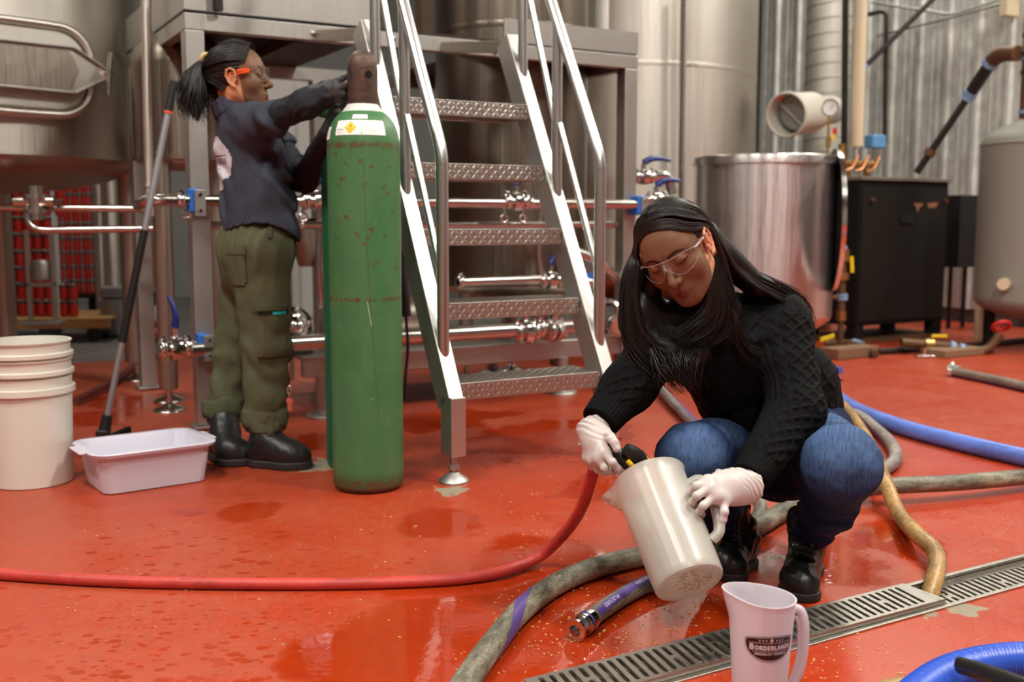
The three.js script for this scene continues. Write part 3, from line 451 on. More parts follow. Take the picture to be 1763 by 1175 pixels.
  const s = thing('wall_cabinet', 'small black cabinet on thin legs right of the boiler', 'cabinet', B(sfa[0] + 0.04, 0, 2.45), ROT), sw = sfb[0] - sfa[0] - 0.02;
  sub('box', box(sw, sfa[1] - sh, 0.2, sw / 2, (sfa[1] + sh) / 2, -0.1, 0.006), M.black, s); for (const x of [0.05, sw - 0.05]) sub('leg', rod(V3(x, 0, -0.1), V3(x, sh, -0.1), 0.018, 0.018, 8), M.black, s);
}
{ // expansion tank
  const c = at(1797, 380, -7.35), t = thing('expansion_tank', 'tall grey painted expansion tank at the right edge', 'tank', V3(c.x, 0, c.z), 0), R = 0.43, m = std({ color: rgb(0.27, 0.265, 0.235), roughness: 0.5 });
  const pr = [[0.001, 0.2]]; for (let i = 1; i <= 8; i++) { const a = i / 8 * Math.PI / 2; pr.push([R * Math.sin(a), 0.36 - 0.16 * Math.cos(a)]); } pr.push([R, 1.42]); for (let i = 1; i <= 8; i++) { const a = i / 8 * Math.PI / 2; pr.push([Math.max(0.001, R * Math.cos(a)), 1.42 + 0.18 * Math.sin(a)]); }
  sub('shell', lathe(pr, 72), m, t); sub('weld', turned([[R - 0.01, 1.41], [R + 0.005, 1.415], [R + 0.005, 1.43], [R - 0.01, 1.435]], 72), m, t); for (const a of [0.4, 2.5, 4.6]) sub('leg', box(0.06, 0.34, 0.06, Math.sin(a) * 0.33, 0.17, Math.cos(a) * 0.33, 0.004), M.blackMatte, t);
  sub('port', rod(V3(-0.35, 0.47, 0.22), V3(-0.4, 0.47, 0.3), 0.04), M.cream, t);
  const p = thing('vent_pipe', 'thick blue taped iron pipe standing on the grey tank top', 'pipe', V3(c.x - 0.14, 0, c.z), 0);
  sub('pipe', rod(V3(0, 1.6, 0), V3(0, 2.6, 0), 0.065, 0.065, 20), M.rustPipe, p); for (const y of [1.63, 1.9, 1.99, 2.05, 2.15]) sub('joint', rod(V3(0, y, 0), V3(0, y + 0.022, 0), 0.074, 0.074, 20), y === 1.9 || y === 2.15 ? M.blackPipe : M.blueTape, p);
}
{ // diagonal gas pipe with elbow
  const z0 = -7.5, a = at(1578, 298, -8.0), k1 = at(1598, 268, -7.95), b = at(1668, 165, -7.8), c = at(1708, 105, -7.6), d = at(1752, 92, -7.35), t = thing('gas_pipe', 'black sloping pipe with blue taped joints coming down to the boiler', 'pipe', V3(0, 0, 0), 0);
  sub('lower_run', rod(a, b, 0.026, 0.026, 16), M.blackPipe, t); sub('upper_run', rod(b, c, 0.045, 0.045, 18), M.blackPipe, t); sub('elbow', pipe([c, at(1722, 92, -7.5), d], 0.055, 0.08), M.rustPipe, t);
  for (const p of [[b, c, 0.02, 0.052], [b, a, 0.03, 0.046], [c, b, 0.02, 0.058]]) { const n = p[1].clone().sub(p[0]).normalize(); sub('joint', rod(p[0].clone(), p[0].clone().addScaledVector(n, 0.04), p[3], p[3], 18), M.blueTape, t); }
  sub('joint', rod(k1, at(1604, 258, -7.94), 0.042, 0.042, 16), M.rustPipe, t);
  const s = thing('sloping_conduit', 'thin dark pipe sloping up to the right across the wall', 'pipe', V3(0, 0, 0), 0); sub('run', rod(at(1488, 116, -8.3), at(1625, -20, -8.3), 0.02, 0.02, 12), M.blackPipe, s); sub('joint', rod(at(1486, 118, -8.3), at(1492, 112, -8.3), 0.026), M.blueTape, s);
  solo('dropped_conduit', pipe([at(1490, 26, -8.5), at(1526, 18, -8.4), at(1523, 246, -8.4)], 0.018, 0.05), M.blackPipe, 'dark pipe dropping to the blue actuator', 'pipe');
  const wl = (px, py, off) => onPlane(px, py, B(FE.u1 - off, 0, 0), UX);
  solo('wall_conduit', pipe([wl(1500, 4, 0.05), wl(1640, 26, 0.05), wl(1763, -14, 0.05)], 0.012, 0.1, 8), M.frame, 'pale electrical conduit crossing high on the corrugated wall', 'conduit');
  solo('wall_conduit', pipe([wl(1510, 62, 0.06), wl(1640, 30, 0.06), wl(1740, 2, 0.06)], 0.012, 0.1, 8), M.frame, 'second pale conduit below the crossing one on the wall', 'conduit');
  solo('junction_box', box(0.16, 0.2, 0.08, 0, 0, 0, 0.01).rotateY(ROT).translate(...wl(1738, 8, 0.08).toArray()), M.cream, 'cream junction box at the top right corner', 'junction box');
}
{ // spiral duct and draft damper
  const c = at(1416, 380, -8.75), t = thing('spiral_duct', 'wide galvanised spiral duct rising beside the white damper', 'duct', V3(c.x, 0, c.z), 0), R = 0.178;
  sub('tube', lathe([[R, 1.1], [R, 4.2]], 48), steel({ rep: [3, 1], m: { color: rgb(0.62, 0.61, 0.55), metalness: 0.6, roughness: 0.7 } }), t);
  const pts = []; for (let i = 0; i <= 16 * 26; i++) { const a = i / 16 * 6.2832; pts.push(V3(Math.sin(a) * R, 1.1 + i / 16 * 0.118, Math.cos(a) * R)); } sub('spiral_seam', sweep(new THREE.CatmullRomCurve3(pts), 0.006, 1300, 6), M.frame, t);
  sub('stand', [rod(V3(0, 0, 0), V3(0, 1.1, 0), 0.1, 0.1, 20)], M.frame, t);
  const A = at(1353, 198, -7.6), E = at(1432, 190, -8.1), ax = E.clone().sub(A).normalize(), d = thing('draft_damper', 'white round draft damper with open mouth in front of the duct', 'damper', A, 0); d.quaternion.setFromUnitVectors(V3(0, 1, 0), ax);
  const wm = std({ color: rgb(0.62, 0.6, 0.52), roughness: 0.4 }), Lr = A.distanceTo(E);
  sub('sleeve', turned([[0.146, 0.03], [0.148, 0, 1], [0.16, -0.004], [0.165, 0.02, 1], [0.152, 0.035], [0.15, Lr * 0.5, 1], [0.11, Lr * 0.75], [0.105, Lr, 1], [0.09, Lr, 1], [0.1, Lr * 0.6], [0.144, Lr * 0.45], [0.146, 0.03]], 40), wm, d);
  sub('blade', turned([[0, 0.12], [0.125, 0.12, 1], [0.125, 0.13, 1], [0, 0.13]], 32).rotateX(0.12), std({ color: rgb(0.3, 0.3, 0.29), roughness: 0.5 }), d); sub('axle', rod(V3(-0.12, 0.08, 0), V3(0.12, 0.08, 0), 0.01), M.frame, d);
  sub('weight', box(0.03, 0.02, 0.02, -0.12, 0.02, 0.05, 0.003), M.redPaint, d);
  const gp = at(1428, 186, -7.4), g = thing('pressure_gauge', 'round white faced pressure gauge on a brass stem by the damper', 'gauge', gp, 0);
  sub('case', turned([[0, -0.02], [0.055, -0.02, 1], [0.06, 0.01], [0.06, 0.02, 1], [0.052, 0.02, 1], [0.05, 0.014]], 28).rotateX(Math.PI / 2), M.chrome, g); sub('face', turned([[0, 0.012], [0.051, 0.012]], 28).rotateX(Math.PI / 2), M.whitePlastic, g); sub('needle', box(0.004, 0.04, 0.002, 0.008, 0.01, 0.014, 0).rotateZ(-0.5), M.black, g);
  sub('stem', [rod(V3(0, -0.06, 0), V3(-0.004, -0.42, 0), 0.009), rod(V3(0, -0.2, 0), V3(0, -0.27, 0), 0.018), rod(V3(0, -0.35, 0), V3(0, -0.4, 0), 0.022, 0.022, 6)], M.brass, g); sub('lever', box(0.03, 0.05, 0.012, 0.04, -0.16, 0.01, 0.004), M.redPaint, g); sub('tag', box(0.025, 0.04, 0.008, 0.028, -0.2, 0.012, 0.003), M.yellow, g);
}
{ // low pipework on the floor in front of the boiler
  const z = -7.3, P = (x, y, h) => gnd(x, y, h);
  const t = thing('gas_line', 'rusty pipe with a yellow lever in front of the boiler base', 'pipe', V3(0, 0, 0), 0);
  sub('run', pipe([P(1420, 592, 0.05), P(1450, 590, 0.06), P(1486, 597, 0.05), P(1508, 610, 0.03)], 0.026, 0.08), M.rustPipe, t); sub('joint', [rod(P(1470, 592, 0.055), P(1482, 596, 0.05), 0.034)], M.blueTape, t); sub('yellow_lever', bar(P(1412, 586, 0.1), P(1436, 578, 0.12), 0.03, 0.012, V3(0, 1, 0)), M.yellow, t); sub('valve_body', rod(P(1430, 590, 0.05), P(1445, 590, 0.06), 0.04), M.brass, t);
  const D = (x, y, h) => at(x, y, -7.0); const b = thing('drain_line', 'brown pipe with yellow lever and red wheel valve right of the boiler', 'pipe', V3(0, 0, 0), 0);
  sub('run', pipe([D(1552, 590, 0.07), D(1630, 596, 0.07), D(1672, 606, 0.05), D(1700, 606, 0.04), D(1722, 575, 0.08)], 0.03, 0.08), M.rustPipe, b); sub('joint', [rod(D(1634, 597, 0.07), D(1642, 599, 0.06), 0.04), rod(D(1650, 601, 0.06), D(1658, 603, 0.06), 0.04)], M.blueTape, b); sub('yellow_lever', bar(D(1604, 579, 0.13), D(1631, 579, 0.13), 0.022, 0.01, V3(0, 1, 0)), M.yellow, b); sub('valve_body', [rod(D(1592, 594, 0.07), D(1606, 594, 0.07), 0.042), rod(D(1600, 594, 0.08), D(1603, 582, 0.12), 0.015)], M.brass, b);
  sub('wheel', [new THREE.TorusGeometry(0.055, 0.014, 10, 20).rotateX(0.9).translate(...D(1724, 562, 0).toArray()), rod(D(1722, 575, 0.08), D(1726, 562, 0.11), 0.012)], M.redPaint, b);
  solo('curb_pipe', pipe([P(1512, 606, 0.02), P(1600, 601, 0.02), P(1700, 593, 0.02), P(1763, 586, 0.02)], 0.022, 0.1), M.blackPipe, 'dark pipe lying along the floor before the boiler', 'pipe');
  solo('standpipe', [rod(P(1683, 586, 0), P(1683, 586, 0).setY(0.42), 0.03, 0.03, 16), rod(P(1683, 586, 0).setY(0.42), P(1683, 586, 0).setY(0.46), 0.038, 0.038, 16)], M.cream, 'short cream standpipe before the grey tank', 'pipe');
  solo('brick_block', box(0.38, 0.07, 0.16, 0, 0, 0, 0.006).rotateY(ROT).translate(...gnd(1462, 606, 0.036).toArray()), std({ color: rgb(0.22, 0.12, 0.07), roughness: 0.9 }), 'brown block under the rusty pipe by the boiler', 'block');
  solo('brick_block', box(0.4, 0.05, 0.2, 0, 0, 0, 0.006).rotateY(ROT).translate(...gnd(1640, 605, 0.026).toArray()), std({ color: rgb(0.25, 0.15, 0.08), roughness: 0.9 }), 'low brown block under the pipe right of the boiler', 'block');
  const v = thing('water_line', 'copper riser pipe with a yellow ball valve left of the boiler', 'pipe', V3(0, 0, 0), 0); const zz = -7.15, Q = (x, y) => at(x, y, zz);
  sub('run', [rod(Q(1451, 428), Q(1448, 545), 0.026, 0.026, 14), rod(Q(1449, 512), Q(1405, 513), 0.018, 0.018, 12)], M.rustPipe, v); for (const [y, r] of [[424, 0.034], [506, 0.036], [512, 0.036]]) sub('joint', rod(Q(1450, y), Q(1450, y + 5), r, r, 14), M.blueTape, v); sub('valve_body', [rod(Q(1452, 430), Q(1452, 450), 0.04), rod(Q(1450, 470), Q(1450, 482), 0.045), rod(Q(1448, 536), Q(1448, 552), 0.034)], M.brass, v); sub('yellow_lever', bar(Q(1466, 442), Q(1467, 470), 0.03, 0.012), M.yellow, v); sub('floor_leg', rod(Q(1448, 545), Q(1448, 545).setY(0), 0.02, 0.02, 10), M.rustPipe, v);
}
// ---------------------------------------------------------------- far left: cans, pallet, small things
{
  const can = thing('beverage_can', 'red beverage can with a silver lid in the tall pallet stack at the left edge', 'can', V3(0, -50, 0), 0, 'red cans stacked at the left edge');
  sub('body', lathe([[0.027, 0.0], [0.033, 0.008], [0.033, 0.098], [0.0275, 0.114]], 14), std({ color: rgb(0.5, 0.022, 0.012), metalness: 0.25, roughness: 0.35 }), can);
  sub('band', lathe([[0.0335, 0.092], [0.0335, 0.099], [0.030, 0.108]], 14), M.black, can);
  sub('lid', turned([[0.0275, 0.106], [0.0305, 0.119, 1], [0.026, 0.1195, 1], [0.024, 0.115], [0, 0.115]], 14), M.chrome, can);
  const far = can.clone(); let first = true;
  const lab2 = 'red beverage can in the dim pallet stack behind the white column';
  const F0 = gnd(88, 588), yb = 0.19;
  for (let r = 0; r < 10; r++) for (let c = 0; c < 7; c++) { const ex = c >= 5 && r > 1 ? (r > 6 && c === 5 && false) : false; if (c === 0 && r > 8) continue; if ((c === 6 && r > 1) || (c === 5 && r > 1 && (r < 6))) continue; const p = V3(F0.x + 0.16 - (6 - c) * 0.0735 + (c > 4 ? 0.03 : 0), yb + r * 0.1235 * 1.0, F0.z + 0.02 - (6 - c) * 0.01); if (first) { can.position.copy(p); first = false; } else clone(can, null, p, rnd() * 6); }
  const G0 = at(105, 500, -9.0);
  for (let r = 0; r < 8; r++) for (let c = 0; c < 9; c++) { const p = V3(G0.x + c * 0.0745, 0.27 + r * 0.1235, G0.z - c * 0.01); const k = clone(can, lab2, p, rnd() * 6); k.userData.group = 'red cans in the dim stack'; }
  // pallets
  const pal = thing('pallet_dolly', 'low wooden dolly with castors carrying the red cans', 'dolly', V3(F0.x - 0.1, 0, F0.z - 0.1), 0.12);
  for (let i = 0; i < 5; i++) sub('plank', box(1.1, 0.025, 0.13, 0, 0.172, 0.2 - i * 0.145, 0.004), M.wood, pal);
  for (const z of [0.24, -0.4]) sub('bearer', box(1.1, 0.05, 0.05, 0, 0.134, z, 0.004), std({ color: rgb(0.5, 0.2, 0.06), roughness: 0.7 }), pal);
  for (const [x, z] of [[0.42, 0.2], [-0.42, 0.2], [0.42, -0.36], [-0.42, -0.36]]) { const c = sub('caster', [turned([[0.015, -0.02], [0.052, -0.02, 1], [0.055, 0], [0.052, 0.02, 1], [0.015, 0.02]], 20).rotateX(Math.PI / 2).translate(x, 0.055, z), box(0.04, 0.05, 0.05, x, 0.095, z, 0.004)], M.black, pal); }
  const p2 = thing('pallet', 'dark pallet under the dim stack of cans at the back', 'pallet', V3(G0.x + 0.3, 0, G0.z - 0.03), 0.1); for (let i = 0; i < 3; i++) sub('plank', box(0.9, 0.025, 0.12, 0, 0.25, 0.05 - i * 0.16, 0.004), M.blackMatte, p2); for (const x of [-0.38, 0, 0.38]) sub('block', box(0.1, 0.235, 0.4, x, 0.1175, -0.1, 0.004), M.blackMatte, p2);
  const wc = at(79, 400, -8.2); solo('round_column', lathe([[0.09, 0], [0.09, 1.4]], 32).translate(wc.x, 0, wc.z), std({ color: rgb(0.5, 0.5, 0.52), roughness: 0.5 }), 'pale round column between the two stacks of cans', 'column');
  const fr = thing('steel_trolley', 'grey steel trolley frame with two uprights by the cans', 'trolley', at(72, 500, -7.35).setY(0), 0.1); for (const x of [-0.085, 0.085]) sub('upright', box(0.03, 0.66, 0.03, x, 0.5, 0, 0.003), M.frame, fr); sub('crosspiece', box(0.2, 0.03, 0.03, 0, 0.45, 0, 0.003), M.frame, fr); sub('motor', turned([[0, 0], [0.06, 0, 1], [0.065, 0.02], [0.065, 0.12], [0.05, 0.14, 1], [0, 0.14]], 20).translate(0, 0.48, -0.02), M.frame, fr); sub('base', box(0.26, 0.02, 0.2, 0, 0.18, 0, 0.003), M.frame, fr);
  for (const [x, r, l] of [[192, 0.075, 'pale steel column behind the mop bucket'], [172, 0.05, 'slim steel column left of the mop bucket']]) { const c = at(x, 400, -8.4); solo('steel_column', lathe([[r, 0], [r, 1.6]], 28).translate(c.x, 0, c.z), M.tank, l, 'column'); }
  const mb = gnd(203, 582), b = thing('mop_bucket', 'grey wringer bucket with a white mop handle at the back', 'mop bucket', V3(mb.x, 0, mb.z), 0);
  sub('bucket', turned([[0.08, 0.05], [0.1, 0.05, 1], [0.13, 0.3, 1], [0.115, 0.3, 1], [0.095, 0.06]], 24), std({ color: rgb(0.3, 0.3, 0.31), roughness: 0.5 }), b); sub('wringer', [box(0.2, 0.1, 0.14, 0, 0.35, 0, 0.02)], std({ color: rgb(0.24, 0.24, 0.25), roughness: 0.5 }), b); sub('mop_handle', rod(V3(0.0, 0.3, 0.03), V3(-0.03, 0.98, -0.02), 0.014, 0.014, 10), M.whitePlastic, b); for (const s of [-1, 1]) sub('wheel', new THREE.SphereGeometry(0.03, 12, 8).scale(1, 1, 0.6).translate(s * 0.08, 0.03, 0.05), M.black, b);
  const sp = gnd(271, 584), bt = thing('cleaner_bottle', 'white bottle with a blue cap on the back floor', 'bottle', V3(sp.x, 0, sp.z), 0.2); sub('body', turned([[0, 0], [0.045, 0, 1], [0.048, 0.02], [0.048, 0.2], [0.02, 0.25], [0.018, 0.27, 1]], 20), M.whitePlastic, bt); sub('cap', turned([[0.024, 0.262], [0.024, 0.3, 1], [0, 0.3]], 16), M.blueHandle, bt); sub('label', lathe([[0.0485, 0.06], [0.0485, 0.14]], 16, -0.5, 1.0), M.redPaint, bt);
  const fx = gnd(279, 590), fe = thing('red_canister', 'red canister lying on the back floor beside the steel leg', 'canister', V3(fx.x, 0.062, fx.z + 0.1), 0.2); sub('body', turned([[0, -0.14], [0.05, -0.14], [0.06, -0.1], [0.06, 0.08], [0.03, 0.12], [0.02, 0.15, 1], [0, 0.15]], 20).rotateZ(Math.PI / 2), M.redPaint, fe); sub('cap', rod(V3(-0.14, 0, 0), V3(-0.18, 0, 0), 0.024), M.black, fe);
  solo('orange_cable', sweep([at(268, 375, -7.4), at(264, 450, -7.4), at(270, 500, -7.4), at(283, 540, -7.4), at(280, 580, -7.4)], 0.01, 40, 8), std({ color: rgb(0.7, 0.16, 0.03), roughness: 0.5 }), 'orange cable hanging behind the left manifold', 'cable');
  // pale panels and a door seen through the platform
  const pn = thing('white_cabinet', 'tall white panelled cabinet far behind the standing woman', 'cabinet', at(500, 400, -8.6).setY(0), ROT); sub('carcass', box(0.9, 2.1, 0.4, 0, 1.05, 0, 0.01), M.whitePlastic, pn); for (const s of [-1, 1]) { const d = sub('door', box(0.42, 1.9, 0.02, s * 0.22, 1.07, 0.21, 0.006), M.whitePlastic, pn); part('handle', rod(V3(s * 0.04, 1.0, 0.235), V3(s * 0.04, 1.2, 0.235), 0.01), M.black, d); }
  for (const [x, w, l] of [[392, 0.08, 'pale steel column right of the left platform leg'], [365, 0.05, 'slim steel column just behind the left platform leg']]) { const c = at(x, 500, -6.6); solo('steel_column', lathe([[w, 0], [w, 1.7]], 24).translate(c.x, 0, c.z), M.tank, l, 'column'); }
  const hp = thing('hopper', 'dark steel hopper under the platform beside the standing woman', 'hopper', at(528, 440, -5.9).setY(0), ROT); sub('bin', new THREE.CylinderGeometry(0.14, 0.05, 0.22, 4, 1).rotateY(Math.PI / 4).translate(0, 0.75, 0), M.tankDark, hp); sub('rim', box(0.24, 0.05, 0.24, 0, 0.885, 0, 0.004), M.blackMatte, hp); for (const s of [-1, 1]) sub('leg', box(0.02, 0.86, 0.02, s * 0.1, 0.43, 0, 0.002), M.tankDark, hp);
}
// ---------------------------------------------------------------- stairs
{
  const t = thing('platform_stairs', 'steep silver metal stairs with diamond plate treads and tube handrails', 'stairs', B(0, 0, 0), ROT);
  const X0 = 0.0, XW = 0.615, sl = V3(0, 0.255, -0.137).normalize();   // local z = -w
  const treads = [[0.336, 0.0], [0.602, -0.14], [0.862, -0.272], [1.108, -0.40], [1.358, -0.524]];
  const sw = 0.055;
  for (const x of [X0 - sw / 2 + 0.012, X0 + XW + sw / 2 - 0.012]) {
    const a = V3(x, 0.27, -0.005), b = a.clone().addScaledVector(sl, 1.56), n = V3(0, -sl.z, sl.y).multiplyScalar(-1);
    const sgn = sub('stringer', [bar(a, b, sw, 0.10, V3(1, 0, 0), 0.003), bar(V3(x, 0.095, 0.012), V3(x, 0.30, 0.012), sw, 0.085, V3(1, 0, 0), 0.003)], M.stair, t);
    part('foot', [rod(V3(x, 0.03, 0.012), V3(x, 0.1, 0.012), 0.012, 0.012, 10), rod(V3(x, 0.045, 0.012), V3(x, 0.06, 0.012), 0.02, 0.02, 6), turned([[0, 0.001], [0.052, 0.001, 1], [0.052, 0.01], [0.03, 0.026], [0.016, 0.036]], 28).translate(x, 0, 0.012)], M.frame, sgn);
  }
  treads.forEach(([y, z], i) => {
    const w = XW - 0.03, x = XW / 2, d = 0.19;
    const td = sub('tread', [box(w, 0.006, d, x, y, z - d / 2, 0.002), box(w, 0.058, 0.006, x, y - 0.028, z - 0.003, 0.002), box(w, 0.058, 0.006, x, y - 0.028, z - d + 0.003, 0.002), box(0.006, 0.055, d, x - w / 2 + 0.004, y - 0.028, z - d / 2, 0.002), box(0.006, 0.055, d, x + w / 2 - 0.004, y - 0.028, z - d / 2, 0.002)], M.tread, t);
    const loz = []; const L0 = new THREE.OctahedronGeometry(1, 0); const add = (px, py, pz, ang, face) => { const g = L0.clone().scale(0.0125, 0.0032, 0.0013).rotateZ(ang); if (face) g.translate(px, py, pz); else { g.rotateX(-Math.PI / 2); g.translate(px, py, pz); } loz.push(g); };
    for (let k = 0; k < 30; k++) for (let r = 0; r < 3; r++) add(x - w / 2 + 0.012 + k * 0.0195 + (r % 2 ? 0 : 0.004), y - 0.011 - r * 0.0175, z + 0.0008, (k + r) % 2 ? 0.8 : -0.8, true);
    if (i < 3) for (let k = 0; k < 30; k++) for (let r = 0; r < 9; r++) add(x - w / 2 + 0.012 + k * 0.0195, y + 0.0038, z - 0.012 - r * 0.0195, (k + r) % 2 ? 0.8 : -0.8, false);
    const p = part('raised_pattern', loz, M.tread, td); p.userData.kind = 'stuff';
  });
  // handrails and posts; xo = x of the rail plane
  for (const [k, x] of [[0, X0 - 0.018], [1, X0 + XW + 0.018]]) {
    const y0 = 0.37, zf = -0.055, knee = V3(x, 1.115, zf), top = knee.clone().add(V3(0, 1.3, -0.72)), r = 0.0215;
    sub('handrail', pipe([V3(x, y0, zf), V3(x, 1.125, zf), top], r, 0.05, 20), M.rail, t);
    const z2 = -0.355; sub('post', rod(V3(x, 0.30 + 0.57, z2), V3(x, 1.115 + 1.3 * 0.417, z2), 0.0205, 0.0205, 20), M.rail, t);
    const z3 = -0.62; sub('post', rod(V3(x, 0.30 + 1.13, z3), V3(x, 2.3, z3), 0.0205, 0.0205, 20), M.rail, t);
    const m0 = V3(x, 0.66, zf + 0.004), m1 = V3(x, 1.27, z2 + 0.02); sub('mid_rail', rod(V3(x, 0.70, -0.06), m1, 0.0125, 0.0125, 14), M.rail, t); sub('mid_rail', rod(V3(x, 1.25 + 0.05, z2 - 0.02), V3(x, 1.93, z3), 0.0125, 0.0125, 14), M.rail, t);
    part('weld_collar', rod(V3(x, 1.085, zf), V3(x, 1.09, zf), 0.0222, 0.0222, 20), M.rail, t.children[t.children.length - 5]);
  }
  for (const x of [X0 + 0.0, X0 + XW]) sub('mounting_bracket', bar(V3(x, 1.62, -0.74), V3(x, 1.70, -PL.w - 0.01), 0.012, 0.05, V3(1, 0, 0), 0.002), M.tankDark, t);
}
// ---------------------------------------------------------------- gas cylinders
const cylTex = canvasTex(1024, 2048, (c, w, h) => {
  const r = mulberry(21); c.fillStyle = '#49794e'; c.fillRect(0, 0, w, h);
  for (let i = 0; i < 260; i++) { c.fillStyle = `rgba(${r() > 0.5 ? '90,120,80' : '30,95,45'},${0.03 + r() * 0.06})`; const y = r() * h; c.beginPath(); c.ellipse(r() * w, y, 20 + r() * 120, 60 + r() * 300, 0, 0, 7); c.fill(); }
  const blot = (x, y, s, a) => { for (let k = 0; k < 26; k++) { c.fillStyle = `rgba(98,58,36,${a * (0.3 + r() * 0.6)})`; c.beginPath(); c.ellipse(x + (r() - 0.5) * s, y + (r() - 0.5) * s, 1 + r() * 5, 1 + r() * 5, 0, 0, 7); c.fill(); } };
  for (let i = 0; i < 240; i++) { const x = r() * w, y = h * 0.084 + (r() - 0.5) * 22; if (r() > 0.45) blot(x, y, 26, 0.26); if (r() > 0.75) { c.fillStyle = 'rgba(98,58,36,0.28)'; c.fillRect(x, y, 3 + r() * 5, r() * 70); } }
  for (let i = 0; i < 90; i++) blot(r() * w, h * (0.1 + r() * 0.36), 12 + r() * 26, 0.4);
  for (let i = 0; i < 70; i++) blot(r() * w, h * 0.482 + (r() - 0.5) * 8, 16, 0.3);
  c.lineCap = 'round'; for (let i = 0; i < 60; i++) { c.strokeStyle = `rgba(190,200,175,${0.2 + r() * 0.4})`; c.lineWidth = 0.8 + r() * 1.6; const x = r() * w, y = h * (0.1 + r() * 0.85); c.beginPath(); c.moveTo(x, y); c.lineTo(x + (r() - 0.5) * 60, y + r() * 60 - 20); c.stroke(); }
  for (const u of [0.02]) { c.strokeStyle = 'rgba(70,80,66,0.75)'; c.lineWidth = 4; c.beginPath(); c.moveTo(u * w, h * 0.12); c.lineTo((u + 0.015) * w, h * 0.42); c.lineTo((u + 0.05) * w, h * 0.8); c.stroke(); c.strokeStyle = 'rgba(215,222,205,0.8)'; c.lineWidth = 3; c.beginPath(); c.moveTo((u + 0.008) * w, h * 0.485); c.lineTo((u + 0.025) * w, h * 0.55); c.stroke(); }
  const g = c.createLinearGradient(0, h * 0.94, 0, h); g.addColorStop(0, 'rgba(60,50,30,0)'); g.addColorStop(1, 'rgba(55,45,28,0.9)'); c.fillStyle = g; c.fillRect(0, h * 0.94, w, h * 0.06);
  for (let i = 0; i < 200; i++) blot(r() * w, h * (0.965 + r() * 0.035), 20, 0.4);
});
function cylinderProfile(R, H) { return [[0.001, 0.012], [R * 0.7, 0.002], [R * 0.93, 0.004], [R, 0.022], [R, H * 0.5], [R, H], [R * 0.985, H + 0.027], [R * 0.945, H + 0.052], [R * 0.87, H + 0.077], [R * 0.75, H + 0.098], [R * 0.6, H + 0.114], [R * 0.46, H + 0.122]]; }
